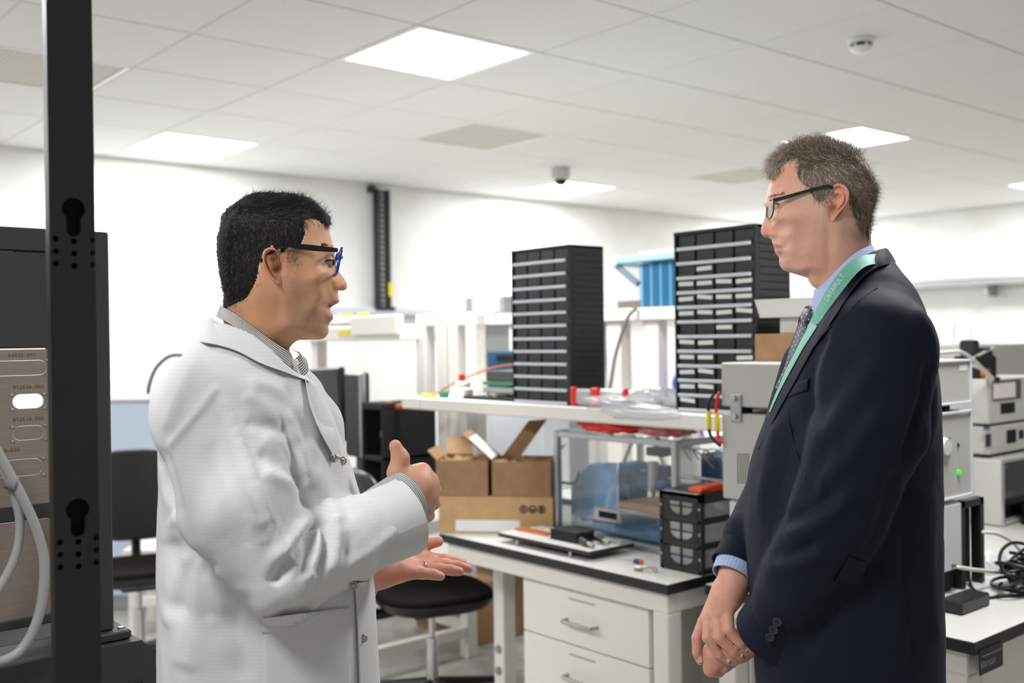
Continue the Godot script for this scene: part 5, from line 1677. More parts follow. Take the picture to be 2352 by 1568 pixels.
func head_surface(h: Head, rings: int, take: Callable, paint: Callable, inset: Callable) -> MB:
	# both halves; take(pixel) says which faces to keep, inset(pixel) how far to lower the surface
	var b := mb()
	b.colored = true
	var n := h.rim.size()
	var zs := PackedFloat32Array()
	for j in rings + 1:
		var t := sin(float(j) / rings * PI / 2)
		for i in n:
			var q := h.mid.lerp(h.rim[i], t)
			zs.append(0.0 if j == rings else h.depth(q, h.edge_of(q)))
	for side in [1.0, -1.0]:
		var first := b.v.size()
		var keep := []
		for j in rings + 1:
			var t := sin(float(j) / rings * PI / 2)
			for i in n:
				var q := h.mid.lerp(h.rim[i], t)
				var z := zs[j * n + i]
				var low: float = inset.call(q)
				var rr := h.mid.distance_to(q)
				var q2 := q
				if low != 0.0 and rr > 1.0:
					q2 = h.mid + (q - h.mid) * maxf(0.0, 1.0 - low * 1000.0 / h.mm / maxf(rr, 30.0) * t * t)
				var p3 := h.p.at(q2.x, q2.y, maxf(0.0, z - low))
				b.tint = paint.call(q, z)
				b.vert(Vector3(p3.x, p3.y, p3.z * side) if side > 0.0 else Vector3(p3.x, p3.y, -p3.z))
				keep.append(take.call(q))
		for j in rings:
			for i in n:
				var i2 := (i + 1) % n
				var a := j * n + i; var c := j * n + i2; var d := (j + 1) * n + i; var e := (j + 1) * n + i2
				if not (keep[a] or keep[c] or keep[d] or keep[e]):
					continue
				if side > 0.0:
					b.tri(first + a, first + c, first + e); b.tri(first + a, first + e, first + d)
				else:
					b.tri(first + a, first + e, first + c); b.tri(first + a, first + d, first + e)
	# one turn for all faces: look outwards
	var ok := 0.0
	for k in range(0, mini(b.f.size(), 3000), 3):
		var w := (b.v[b.f[k + 2]] - b.v[b.f[k]]).cross(b.v[b.f[k + 1]] - b.v[b.f[k]])
		ok += w.z
	if ok < 0.0:
		for k in range(0, b.f.size(), 3):
			var x := b.f[k + 1]
			b.f[k + 1] = b.f[k + 2]
			b.f[k + 2] = x
	return b

func ear_into(b: MB, h: Head, pts: Array, front: Vector2, hollow: Vector2, fossa: Vector2, tip_out: float, skin: Color, red: Color) -> void:
	# the outer ear: a rolled rim, a ridge within it and the hollow at the canal
	var rim := resample(pts, 3.0)
	var mid := Vector2.ZERO
	for q in rim:
		mid += q
	mid /= rim.size()
	var zb := h.z_at(front) - 0.001
	var R := 26
	var n := rim.size()
	var first := b.v.size()
	var span := 1.0
	for q in rim:
		span = maxf(span, absf(q.x - front.x))
	for j in R + 3:
		var t := minf(float(j) / R, 1.0)
		for i in n:
			var q := mid.lerp(rim[i], t)
			var away := clampf(absf(q.x - front.x) / span, 0.0, 1.0)
			var rise := tip_out * away
			var low_lobe := smoothstep(0.55, 0.95, (q.y - (mid.y - 40.0)) / 95.0)
			var roll := 0.0052 * exp(-pow((t - 0.90) / 0.085, 2.0)) * smoothstep(0.05, 0.3, away)
			var groove := -0.0035 * exp(-pow((t - 0.72) / 0.09, 2.0)) * (1.0 - low_lobe) * smoothstep(0.1, 0.4, away)
			var ridge := 0.0030 * exp(-pow((t - 0.50) / 0.10, 2.0)) * (1.0 - low_lobe) * smoothstep(0.1, 0.4, away)
			var hd := q.distance_to(hollow)
			var cup := -0.013 * exp(-0.5 * pow(hd / 7.5, 2.0)) - 0.010 * exp(-0.5 * pow(hd / 3.4, 2.0)) - 0.0085 * exp(-0.5 * pow(q.distance_to(fossa) / 5.5, 2.0))
			var z := zb + rise + 0.003 + roll + groove + ridge + cup
			if j > R:
				z = zb + rise - 0.006 * (j - R)
				q = mid.lerp(rim[i], 1.0 - 0.06 * (j - R))
			var p3 := h.p.at(q.x, q.y, z)
			b.tint = skin.lerp(red, 0.5 + 0.3 * grain.get_noise_2d(q.x * 0.2, q.y * 0.2))
			b.vert(p3)
	for j in R + 2:
		for i in n:
			var i2 := (i + 1) % n
			var a := first + j * n + i; var c := first + j * n + i2; var d := a + n; var e := c + n
			var w := (b.v[e] - b.v[a]).cross(b.v[c] - b.v[a]).z
			if (w > 0.0) == (j < R) or j >= R:
				b.tri(a, c, e); b.tri(a, e, d)
			else:
				b.tri(a, e, c); b.tri(a, d, e)
	# the far ear, a plain mirror of it
	var m := b.v.size()
	for k in range(first, m):
		b.tint = b.c[k]
		b.vert(b.v[k] * Vector3(1, 1, -1))
	var faces := b.f.size()
	for k in range(0, faces, 3):
		if b.f[k] >= first and b.f[k] < m:
			b.tri(b.f[k] + m - first, b.f[k + 2] + m - first, b.f[k + 1] + m - first)

func strands_into(b: MB, h: Head, count: int, sd: int, flow: Callable, length: Callable, shade: Callable, width := 0.0008, wave := 0.06) -> void:
	var r := RandomNumberGenerator.new()
	r.seed = sd
	var box := Rect2(h.rim[0], Vector2.ZERO)
	for q in h.rim:
		box = box.expand(q)
	var made := 0
	var tries := 0
	while made < count and tries < count * 8:
		tries += 1
		var q := box.position + Vector2(r.randf(), r.randf()) * box.size
		if r.randf() < 0.22:  # more of them along the silhouette
			q = h.rim[r.randi() % h.rim.size()].lerp(h.mid, r.randf() * 0.12)
		if not Geometry2D.is_point_in_polygon(q + Vector2(r.randfn(0.0, 4.0), r.randfn(0.0, 4.0)), h.hair) or not Geometry2D.is_point_in_polygon(q, h.rim):
			continue
		made += 1
		var side := 1.0 if r.randf() < 0.72 else -1.0
		var e := h.edge_of(q)
		var z := h.depth(q, e)
		var z2 := h.depth(q + Vector2(2, 0), maxf(0.0, e - 0.5)); var z3 := h.depth(q + Vector2(0, 2), e)
		var n := Vector3((z - z2) / (2 * h.mm * 0.001), -(z - z3) / (2 * h.mm * 0.001), 1.0)
		if e < 26.0:
			var best := h.rim[0]
			for c in range(0, h.rim.size(), 3):
				if h.rim[c].distance_squared_to(q) < best.distance_squared_to(q):
					best = h.rim[c]
			var o := (best - q).normalized() if e > 0.3 else (q - h.mid).normalized()
			n = n.normalized().lerp(Vector3(o.x, -o.y, 0.15), 1.0 - e / 26.0)
		n = n.normalized()
		var fl: Vector3 = flow.call(q, r)      # x, y in the picture sense (y up), z = how much it stands up
		var dir := Vector3(fl.x, fl.y, 0.0)
		dir = (dir - n * dir.dot(n)).normalized()
		var len: float = length.call(q, r)
		var a := h.p.at(q.x, q.y, z) - n * 0.002
		var curl := r.randf_range(-1.0, 1.0)
		var s := n.cross(dir).normalized()
		b.tint = shade.call(q, r)
		var pts := []
		for k in 5:
			var t := k / 4.0
			pts.append(a + dir * len * t * (1.0 - 0.25 * t * fl.z) + n * (len * fl.z * (t - 0.55 * t * t) + 0.0012) + s * len * (0.28 * curl * t * t + wave * sin(t * 5.0 + curl * 3.0) * t))
		var first := b.v.size()
		for k in 5:
			var w := width * (1.0 - 0.75 * k / 4.0)
			for sg in [-1.0, 1.0]:
				var v: Vector3 = pts[k] + s * w * 0.5 * sg
				b.vert(v if side > 0.0 else v * Vector3(1, 1, -1))
		for k in 4:
			var o := first + 2 * k
			b.tri(o, o + 1, o + 3); b.tri(o, o + 3, o + 2)

func on_cloth(p: Person, f: Field, fo: Folds, px: float, py: float, off: float) -> Vector3:  # the place on the cloth under a pixel, lifted towards the camera
	var o: Vector3 = p.inv * EYE
	var d: Vector3 = p.inv.basis * ray(px, py)
	var q := f.hit(o, d)
	var up := fo.lift(q.x, q.y) if fo else 0.0
	return q - d.normalized() * (off + up)

func cloth_patch(p: Person, f: Field, fo: Folds, left: Array, right: Array, nu: int, nv: int, off: float, thick: float) -> MB:
	# a flat piece sewn on the cloth between two edges read off the photograph, with turned-down borders
	var b := mb()
	var edge := func(e: Array, v: float) -> Vector2:
		var m := e.size() - 1
		var k := mini(int(v * m), m - 1)
		return Vector2(e[k][0], e[k][1]).lerp(Vector2(e[k + 1][0], e[k + 1][1]), v * m - k)
	b.grid(nu + 2, nv + 2, func(u: float, v: float) -> Vector3:
		var iu := clampf((u * (nu + 2) - 1.0) / nu, 0.0, 1.0); var iv := clampf((v * (nv + 2) - 1.0) / nv, 0.0, 1.0)
		var rim := u == 0.0 or u == 1.0 or v == 0.0 or v == 1.0
		var l: Vector2 = edge.call(left, iv)
		var r: Vector2 = edge.call(right, iv)
		var q := l.lerp(r, iu)
		return on_cloth(p, f, fo, q.x, q.y, off - (thick if rim else 0.0)))
	var w := (b.v[b.f[2]] - b.v[b.f[0]]).cross(b.v[b.f[1]] - b.v[b.f[0]])
	return b

func band(p: Person, top: Array, low: Array, k: int, bulge: float, thick: float) -> MB:
	# a strip of cloth between two lines of [px, py, z], with thickness
	var b := mb()
	var line := func(e: Array, u: float) -> Vector3:
		var m := e.size() - 1
		var i := mini(int(u * m), m - 1)
		var t := u * m - i
		var pt := []
		for j in [maxi(i - 1, 0), i, i + 1, mini(i + 2, m)]:
			pt.append(e[j] if e[j] is Vector3 else p.at(e[j][0], e[j][1], e[j][2]))
		return pt[1].cubic_interpolate(pt[2], pt[0], pt[3], t)
	for lay in 2:
		b.grid(k, 8, func(u: float, v: float) -> Vector3:
			var a: Vector3 = line.call(top, u)
			var c: Vector3 = line.call(low, u)
			var q := a.lerp(c, v)
			return q + Vector3(0, 0, signf(q.z + 1e-6) * (bulge * sin(v * PI) - thick * lay)), lay == 1)
	for e in 2:
		b.grid(k, 1, func(u: float, v: float) -> Vector3:
			var q: Vector3 = line.call(top if e == 0 else low, u)
			return q - Vector3(0, 0, signf(q.z + 1e-6) * thick * v), e == 0)
	return b

func inner_limb(b: MB, from: int, to: int, pts: Array, r: float) -> void:  # an arm under the clothes that joins two places of one skin
	var first := b.v.size()
	b.tube(pts, r, 10)
	var last := first + (pts.size() - 1) * 10
	for k in 10:
		b.tri(from, first + k, first + (k + 1) % 10)
		b.tri(to, last + (k + 1) % 10, last + k)
func nearest_vert(b: MB, p: Vector3, lo: int, hi: int) -> int:
	var best := lo
	for i in range(lo, hi):
		if b.v[i].distance_squared_to(p) < b.v[best].distance_squared_to(p):
			best = i
	return best

func lin(r: float, g: float, b: float) -> Color:
	return Color(r, g, b).srgb_to_linear()
func spot(q: Vector2, x: float, y: float, sx: float, sy: float) -> float:
	return exp(-0.5 * (pow((q.x - x) / sx, 2.0) + pow((q.y - y) / sy, 2.0)))
func dither(q: Vector2, f: float) -> float:
	return grain.get_noise_2d(q.x * f, q.y * f)
func closed_field(p: Person, f: Field, b: MB, pad: float, h: float) -> void:
	var lo := Vector3.ONE * 9.0; var hi := -lo
	for i in f.A.size():
		var r := Vector3.ONE * (maxf(f.ra[i], f.rb[i]) + pad)
		lo = lo.min(f.A[i] - r).min(f.B[i] - r); hi = hi.max(f.A[i] + r).max(f.B[i] + r)
	f.mesh_into(b, lo, hi, h)
func finger(p: Person, f: Field, js: Array, r0: float, r1: float, k := 0.004) -> void:  # joints [px, py, z]
	var pts := []
	for i in js.size():
		pts.append([p.at(js[i][0], js[i][1], js[i][2]), lerpf(r0, r1, float(i) / (js.size() - 1))])
	f.chain(pts, k)
func nail(p: Person, b: MB, tipx: float, tipy: float, z: float, dir: Vector2, w: float) -> void:
	var c := p.at(tipx, tipy, z)
	var d := Vector3(dir.x, -dir.y, 0).normalized()
	var s := Vector3(0, 0, 1).cross(d)
	b.grid(6, 6, func(u: float, v: float) -> Vector3:
		var x := (u - 0.5) * 2.0; var y := (v - 0.5) * 2.0
		return c + s * x * w * sqrt(maxf(0.0, 1.0 - 0.35 * y * y)) + d * y * w * 1.25 + Vector3(0, 0, -0.0025 * x * x))

func eye_parts(p: Person, c: Vector3, way: float, skin: Color, iris: Color) -> void:  # eyeball, iris and the two lids; way = +1 looks right
	var ball := func(r: float, e0: float, e1: float) -> MB:
		return mb().grid(24, 10, func(u: float, v: float) -> Vector3:
			var a := u * TAU; var e := lerpf(e0, e1, v)
			return c + Vector3(cos(a) * cos(e), sin(e), sin(a) * cos(e)) * r)
	part("eye", ball.call(0.0118, -PI / 2, PI / 2), mat(Color(0.78, 0.74, 0.71), 0.15), p.node)
	part("iris", mb().rod(c + Vector3(way * 0.0105, -0.0008, 0.002), c + Vector3(way * 0.0122, -0.0008, 0.0024), 0.0056, 0.0048, 20), mat(iris, 0.1), p.node)
	var lid := mat(skin.linear_to_srgb(), 0.55)
	part("eyelid", ball.call(0.0126, deg_to_rad(14.0), PI / 2), lid, p.node)
	part("eyelid", ball.call(0.0125, -PI / 2, deg_to_rad(-20.0)), lid, p.node)

func eyeglass_rim(b: MB, c: Vector3, across: Vector3, up: Vector3, w: float, hgt: float, r: float, corner := 3.0) -> void:
	var ring := []
	for k in 41:
		var s := squircle(TAU * k / 40.0, w / 2, hgt / 2, corner)
		ring.append(c + across * s.x + up * s.y)
	b.tube(ring, r, 8)
func lens_sheet(c: Vector3, across: Vector3, up: Vector3, w: float, hgt: float) -> MB:
	var b := mb()
	var pts := []
	for k in 32:
		var s := squircle(TAU * k / 32.0, w / 2, hgt / 2, 3.0)
		pts.append(c + across * s.x + up * s.y)
	b.poly(pts, across.cross(up))
	return b

func cloth_mesh(f: Field, fo: Folds, lo: Vector3, hi: Vector3, h: float, rough: float, sd: float) -> MB:
	var b := mb()
	f.mesh_into(b, lo, hi, h)
	b.normals()
	for i in b.v.size():
		var q := b.v[i]
		var n := b.n[i]
		var near := smoothstep(-0.02, 0.06, q.z) * clampf(n.z * 1.6 + 0.25, 0.0, 1.0)
		var d := fo.lift(q.x, q.y) * near + rough * grain.get_noise_3d(q.x * 7.0 + sd, q.y * 4.0, q.z * 7.0) + rough * 0.4 * grain.get_noise_3d(q.x * 19.0 + sd, q.y * 13.0, q.z * 19.0)
		b.v[i] = q + n * d
	b.normals()
	for i in b.v.size():
		b.t[i] = Vector2(b.v[i].x + b.v[i].z * 0.6, b.v[i].y)
	return b

func make_people() -> void:
	man_in_lab_coat()
	man_in_suit()

# ---------------------------------------------------------------- the man in the lab coat
func man_in_lab_coat() -> void:
	var p := new_person(620.0, 1.62, "person in a white lab coat and striped shirt gesturing with both hands")
	var ox := 440.0; var oy := 400.0; var sc := 3.266
	var h := Head.new()
	h.p = p
	h.mm = (p.at(641, 640, 0) - p.at(640, 640, 0)).length() * 1000.0
	h.mid = Vector2(625, 638)
	h.rim = resample(outline_px([1035, 400, 1050, 480, 1066, 535, 1076, 570, 1073, 610, 1080, 655, 1092, 705, 1120, 750, 1150, 792, 1166, 830, 1160, 860, 1132, 872, 1103, 868, 1097, 888, 1104, 930, 1106, 958, 1080, 976, 1044, 998, 1038, 1008, 1058, 1052, 1063, 1080, 1045, 1105, 1027, 1130, 1028, 1180, 1005, 1222, 960, 1240, 880, 1241, 800, 1244, 760, 1272, 735, 1305, 745, 1420, 735, 1560, 560, 1600, 380, 1580, 300, 1450, 245, 1150, 226, 1000, 226, 900, 205, 800, 186, 680, 175, 560, 181, 460, 204, 370, 216, 300, 260, 246, 330, 198, 400, 150, 465, 126, 550, 121, 650, 122, 760, 130, 850, 150, 930, 195, 1000, 258, 1043, 308, 1056, 345], ox, oy, sc), 3.0)
	h.ctl = [[620, 500, 74, 92, 30], [560, 530, 72, 88, 30], [540, 610, 69, 80, 30], [600, 590, 77, 90, 28], [680, 520, 70, 78, 28], [700, 555, 68, 60, 22], [733, 528, 58, 48, 18], [745, 552, 52, 38, 14], [757, 566, 40, 22, 10],
		[748, 600, 41, 22, 10], [728, 596, 60, 36, 14], [770, 603, 11, 9, 9], [778, 628, 11, 10, 8], [788, 648, 12.5, 12, 8], [790, 658, 12, 10, 6], [774, 656, 18, 8, 7], [757, 652, 34, 18, 11], [766, 678, 22, 14, 10], [768, 692, 20, 12, 9], [750, 702, 32, 16, 10],
		[755, 724, 22, 13, 10], [746, 742, 25, 16, 10], [740, 764, 25, 20, 13], [722, 766, 33, 18, 12], [735, 735, 34, 20, 12], [700, 752, 47, 20, 18], [728, 690, 50, 26, 16], [655, 738, 59, 26, 22], [705, 690, 59, 32, 20], [715, 640, 62, 34, 18], [690, 620, 69, 40, 20],
		[660, 650, 71, 44, 24], [630, 620, 75, 60, 24], [598, 660, 67, 60, 24], [600, 715, 57, 60, 24], [640, 772, 52, 45, 20], [590, 770, 56, 55, 24], [668, 800, 40, 36, 14], [660, 850, 48, 40, 20], [600, 850, 60, 60, 26], [530, 720, 46, 48, 22], [550, 800, 52, 52, 24]]
	h.bumps = [[752, 590, -4.0, 9, 6], [751, 602, 4.5, 6, 4.5], [748, 611, -1.8, 9, 3.0], [756, 572, 2.6, 12, 4], [762, 651, -2.2, 2.6, 8], [776, 659, 3.2, 6, 5], [784, 665, -6.0, 3.6, 2.2], [764, 664, -2.2, 4, 7], [750, 676, -1.2, 5, 14], [746, 706, -1.8, 5, 6], [771, 693, 1.6, 6, 3], [760, 726, 1.8, 6, 4], [759, 704, -3.4, 6, 2.6], [752, 676, -1.0, 2.6, 12],
		[760, 745, -1.2, 8, 3.5], [722, 640, 2.6, 18, 9], [690, 700, -1.2, 18, 20], [640, 700, -1.6, 10, 26], [700, 772, 2.2, 26, 5], [660, 748, 1.6, 12, 14], [648, 790, -2.5, 14, 12], [667, 618, -1.0, 8, 12], [634, 616, -15.0, 8, 9], [628, 594, -8.0, 6, 7]]
	h.hair = PackedVector2Array(outline_px([1062, 395, 1030, 392, 1012, 385, 960, 347, 900, 327, 848, 335, 838, 400, 848, 450, 828, 500, 812, 530, 820, 570, 832, 620, 820, 690, 772, 712, 736, 690, 725, 640, 700, 595, 665, 560, 600, 530, 540, 575, 520, 640, 500, 680, 495, 730, 480, 800, 440, 880, 410, 930, 340, 965, 260, 1000, 200, 1020, 130, 700, 130, 400, 300, 60, 700, 60, 1000, 150, 1110, 330], ox, oy, sc))
	h.ready()
	var inhair := func(q: Vector2) -> bool: return Geometry2D.is_point_in_polygon(q, h.hair)
	var base := lin(0.865, 0.655, 0.515)
	var lip := lin(0.70, 0.42, 0.38)
	var scalp := lin(0.20, 0.165, 0.145)
	var paint := func(q: Vector2, _z: float) -> Color:
		var c := base
		c = c.lerp(lin(0.86, 0.55, 0.44), 0.5 * spot(q, 784, 648, 14, 16) + 0.3 * spot(q, 720, 640, 26, 18))
		c = c.lerp(lin(0.78, 0.54, 0.36), 0.5 * spot(q, 600, 740, 45, 50))
		var beard := maxf(maxf(spot(q, 705, 722, 46, 36), spot(q, 745, 752, 26, 26)), maxf(0.9 * spot(q, 765, 680, 12, 8), 0.8 * spot(q, 676, 650, 14, 30)))
		c = c.lerp(lin(0.54, 0.44, 0.39), clampf(beard * (0.44 + 0.30 * dither(q, 0.9)), 0.0, 0.7))
		c = c.lerp(lip, 0.85 * clampf(spot(q, 774, 693, 8, 5) + spot(q, 762, 725, 7, 9), 0.0, 1.0))
		c = c.lerp(lin(0.55, 0.24, 0.22), spot(q, 759, 703, 6, 4))
		if spot(q, 680, 596, 20, 20) >= 0.25:
			c = c.lerp(scalp, clampf(0.75 * spot(q, 676, 586, 11, 15) * (0.8 + 0.8 * dither(q, 0.8)), 0.0, 0.8))
		elif inhair.call(q):
			c = scalp
		else:
			c = c.lerp(scalp, 0.55 * clampf(spot(q, 540, 712, 26, 14), 0.0, 1.0) * (0.6 + 0.6 * dither(q, 0.8)))
		return c * (1.0 + 0.05 * dither(q, 0.35) + 0.05 * dither(q, 1.3))
	var low := func(q: Vector2) -> float: return (0.006 if spot(q, 680, 596, 20, 20) < 0.25 else 0.0) if inhair.call(q) else 0.0
	var body := head_surface(h, 46, func(_q: Vector2) -> bool: return true, paint, low)
	ear_into(body, h, outline_px([530, 600, 545, 566, 590, 546, 630, 556, 652, 595, 654, 640, 668, 690, 670, 740, 671, 800, 664, 838, 642, 832, 604, 792, 566, 728, 538, 662], ox, oy, sc), Vector2(646, 628), Vector2(635, 617), Vector2(628, 594), 0.017, lin(0.85, 0.63, 0.50), lin(0.84, 0.58, 0.47))
	# the thumb-up hand
	var f := Field.new()
	var W := p.at(932, 1140, 0.085)
	f.chain([[p.at(900, 1158, 0.10), 0.030], [W, 0.028], [p.at(958, 1118, 0.075), 0.030]], 0.015)
	f.limb(p.at(940, 1100, 0.080), p.at(970, 1082, 0.070), 0.019, 0.0135, 0.013)
	f.limb(p.at(950, 1115, 0.080), p.at(990, 1110, 0.066), 0.021, 0.013, 0.013)
	f.limb(p.at(950, 1140, 0.075), p.at(990, 1140, 0.062), 0.021, 0.0125, 0.013)
	f.limb(p.at(945, 1160, 0.072), p.at(982, 1168, 0.055), 0.020, 0.012, 0.013)
	finger(p, f, [[972, 1080, 0.070], [992, 1100, 0.030], [980, 1118, -0.005], [962, 1122, -0.012]], 0.0112, 0.0082, 0.002)
	finger(p, f, [[990, 1107, 0.066], [1000, 1128, 0.024], [985, 1146, -0.010], [964, 1146, -0.014]], 0.0112, 0.0082, 0.002)
	finger(p, f, [[992, 1136, 0.060], [998, 1156, 0.020], [982, 1170, -0.008], [962, 1168, -0.012]], 0.0106, 0.0078, 0.002)
	finger(p, f, [[982, 1166, 0.054], [986, 1184, 0.020], [972, 1196, -0.004], [958, 1200, -0.008]], 0.0098, 0.0072, 0.002)
	finger(p, f, [[930, 1120, 0.085], [914, 1086, 0.082], [920, 1052, 0.082], [908, 1024, 0.084]], 0.0185, 0.0098, 0.008)
	var b0 := body.v.size()
	body.tint = lin(0.80, 0.585, 0.49)
	closed_field(p, f, body, 0.012, 0.003)
	# the open palm-up hand
	var g := Field.new()
	g.chain([[p.at(820, 1330, -0.045), 0.029], [p.at(872, 1312, -0.055), 0.027], [p.at(905, 1306, -0.062), 0.025]], 0.012)
	g.limb(p.at(888, 1312, -0.052), p.at(945, 1314, -0.055), 0.017, 0.0120, 0.013)
	g.limb(p.at(900, 1306, -0.066), p.at(968, 1304, -0.075), 0.016, 0.0115, 0.013)
	g.limb(p.at(905, 1300, -0.080), p.at(985, 1294, -0.095), 0.016, 0.0115, 0.013)
	g.limb(p.at(905, 1296, -0.095), p.at(988, 1283, -0.113), 0.016, 0.0115, 0.013)
	g.limb(p.at(915, 1290, -0.105), p.at(960, 1262, -0.118), 0.016, 0.0135, 0.012)
	finger(p, g, [[940, 1314, -0.055], [970, 1316, -0.054], [996, 1319, -0.054], [1012, 1323, -0.054]], 0.0112, 0.0078, 0.003)
	finger(p, g, [[968, 1304, -0.075], [1008, 1306, -0.074], [1036, 1309, -0.073], [1055, 1312, -0.072]], 0.0110, 0.0080, 0.003)
	finger(p, g, [[985, 1294, -0.095], [1025, 1296, -0.095], [1055, 1300, -0.094], [1076, 1306, -0.093]], 0.0110, 0.0080, 0.003)
	finger(p, g, [[988, 1283, -0.113], [1018, 1283, -0.115], [1042, 1287, -0.116], [1062, 1292, -0.117]], 0.0105, 0.0078, 0.003)
	finger(p, g, [[958, 1262, -0.118], [980, 1248, -0.124], [1006, 1243, -0.126]], 0.0130, 0.0098, 0.004)
	body.tint = lin(0.83, 0.575, 0.50)
	var b1 := body.v.size()
	closed_field(p, g, body, 0.012, 0.003)
	var b2 := body.v.size()
	for i in range(b0, body.v.size()):
		var q := body.v[i]
		body.c[i] = body.c[i] * (1.0 + 0.07 * grain.get_noise_3d(q.x * 60, q.y * 60, q.z * 60) + 0.05 * grain.get_noise_3d(q.x * 220, q.y * 220, q.z * 220))
	inner_limb(body, nearest_vert(body, p.at(600, 880, 0.03), 0, b0), nearest_vert(body, p.at(895, 1160, 0.10), b0, b1), [p.at(560, 900, 0.06), p.at(500, 945, 0.14), p.at(560, 1150, 0.19), p.at(640, 1290, 0.19), p.at(780, 1240, 0.155), p.at(885, 1170, 0.105)], 0.02)
	inner_limb(body, nearest_vert(body, p.at(600, 880, -0.03), 0, b0), nearest_vert(body, p.at(820, 1330, -0.045), b1, b2), [p.at(640, 900, -0.06), p.at(706, 950, -0.15), p.at(728, 1170, -0.19), p.at(810, 1315, -0.06)], 0.02)
	# legs under the coat, down to the floor
	body.tint = lin(0.10, 0.10, 0.12)
	var tr := Field.new()
	for z in [0.09, -0.09]:
		var hip := p.at(600, 1560, z)
		tr.chain([[Vector3(hip.x, 0.80, z), 0.085], [Vector3(hip.x + 0.01, 0.46, z), 0.062], [Vector3(hip.x - 0.01, 0.10, z), 0.050]], 0.02)
	part("body", body, skin_mat(0.52, 0.12), p.node, "tanned skin of the face and hands")
	var tm := mb()
	closed_field(p, tr, tm, 0.03, 0.016)
	part("trousers", tm, mat(Color(0.12, 0.12, 0.15), 0.9), p.node, "dark trousers")
	for z in [0.09, -0.09]:
		var s := Field.new()
		var hip := p.at(600, 1560, z)
		s.limb(Vector3(hip.x - 0.05, 0.042, z), Vector3(hip.x + 0.15, 0.036, z), 0.042, 0.036, 0.01)
		s.limb(Vector3(hip.x - 0.02, 0.06, z), Vector3(hip.x, 0.09, z), 0.045, 0.05, 0.02)
		var sm := mb()
		closed_field(p, s, sm, 0.02, 0.012)
		part("shoe", sm, M.plastic, p.node, "black shoe")
	# eye, brow, hair
	eye_parts(p, p.at(749, 601, 0.028), 1.0, lin(0.78, 0.56, 0.45), Color(0.10, 0.06, 0.04))
	var lash := mb()
	lash.colored = true
	for k in 120:
		var u := rng.randf()
		var q := Vector2(lerpf(738, 766, u), lerpf(563, 569, u) + rng.randf_range(-3.5, 2.5) - 6.0 * sin(u * PI) * 0.4)
		var a := p.at(q.x, q.y, h.z_at(q) + 0.001)
		lash.tint = lin(0.22, 0.16, 0.14)
		lash.rod(a, a + Vector3(-0.004 + 0.012 * rng.randf() * (0.5 - u), 0.0035 * rng.randf_range(-0.3, 1.0), 0.001), 0.0003, 0.0001, 4, false)
	for k in 26:
		var u := k / 25.0
		var q := Vector2(lerpf(744, 757, u), lerpf(599, 596, u))
		var a := p.at(q.x, q.y, lerpf(0.046, 0.036, u))
		lash.tint = lin(0.07, 0.06, 0.055)
		lash.rod(a, a + Vector3(0.006, -0.0005 - 0.002 * u, 0.002), 0.0006, 0.0001, 4, false)
	var hm := skin_mat(0.55, 0.0)
	part("eyebrow", lash, hm, p.node)
	var dark := lin(0.085, 0.078, 0.075)
	var hair := head_surface(h, 46, inhair, func(q: Vector2, _z: float) -> Color: return dark * (1.0 + 0.4 * dither(q, 0.5)), func(q: Vector2) -> float: return 0.0028 + 0.012 * spot(q, 680, 602, 20, 20) - 0.0015 * dither(q, 0.10) - 0.0018 * dither(q, 0.28))
	strands_into(hair, h, 14000, 5, func(q: Vector2, r: RandomNumberGenerator) -> Vector3:
			var top := clampf((540.0 - q.y) / 60.0, 0.0, 1.0)
			var a := Vector2(lerpf(-0.25, 0.85, top), lerpf(-1.0, 0.12, top)).rotated(r.randf_range(-0.6, 0.6) + 1.4 * dither(q, 0.06) * top)
			return Vector3(a.x, a.y, lerpf(0.22, 0.45, top) * r.randf_range(0.5, 1.3)),
		func(q: Vector2, r: RandomNumberGenerator) -> float: return lerpf(0.007, 0.014, clampf((560.0 - q.y) / 90.0, 0.0, 1.0)) * r.randf_range(0.7, 1.3),
		func(_q: Vector2, r: RandomNumberGenerator) -> Color: return lin(0.34, 0.325, 0.315) if r.randf() < 0.08 else dark * r.randf_range(0.6, 1.6), 0.0007, 0.10)
	var ho := part("hair", hair, skin_mat(0.6, 0.0), p.node, "short black hair flecked with grey")
	ho.set_meta("kind", "stuff")
	# the coat
	var ct := Field.new()
	var key := func(py: float, l: float, r: float, z: float) -> Array: return [p.at(600, py, 0).y, p.at(l, py, 0).x, p.at(r, py, 0).x, z]
	var bottom: Array = key.call(1568, 366, 868, 0.205)
	ct.set_trunk([key.call(716, 486, 610, 0.055), key.call(735, 470, 640, 0.078), key.call(765, 455, 668, 0.100), key.call(800, 438, 700, 0.128), key.call(850, 408, 712, 0.165), key.call(900, 382, 736, 0.190), key.call(960, 364, 766, 0.202), key.call(1050, 366, 796, 0.204), key.call(1130, 366, 822, 0.198), key.call(1250, 364, 850, 0.192), key.call(1400, 364, 862, 0.196), bottom, [0.62, bottom[1] - 0.01, bottom[2] + 0.01, 0.22]])
	ct.cut(p.at(466, 738, 0.0), p.at(712, 872, 0.0))
	var k1 := 0.013
	ct.limb(p.at(515, 860, 0.105), p.at(480, 940, 0.160), 0.058, 0.076, 0.06)
	ct.limb(p.at(480, 940, 0.160), p.at(545, 1150, 0.205), 0.076, 0.077, k1)
	ct.limb(p.at(545, 1150, 0.205), p.at(650, 1318, 0.205), 0.077, 0.064, k1)
	ct.limb(p.at(650, 1318, 0.205), p.at(780, 1252, 0.165), 0.062, 0.060, k1)
	ct.limb(p.at(780, 1252, 0.165), p.at(838, 1226, 0.143), 0.060, 0.058, k1)
	ct.limb(p.at(675, 920, -0.12), p.at(700, 985, -0.160), 0.050, 0.066, 0.05)
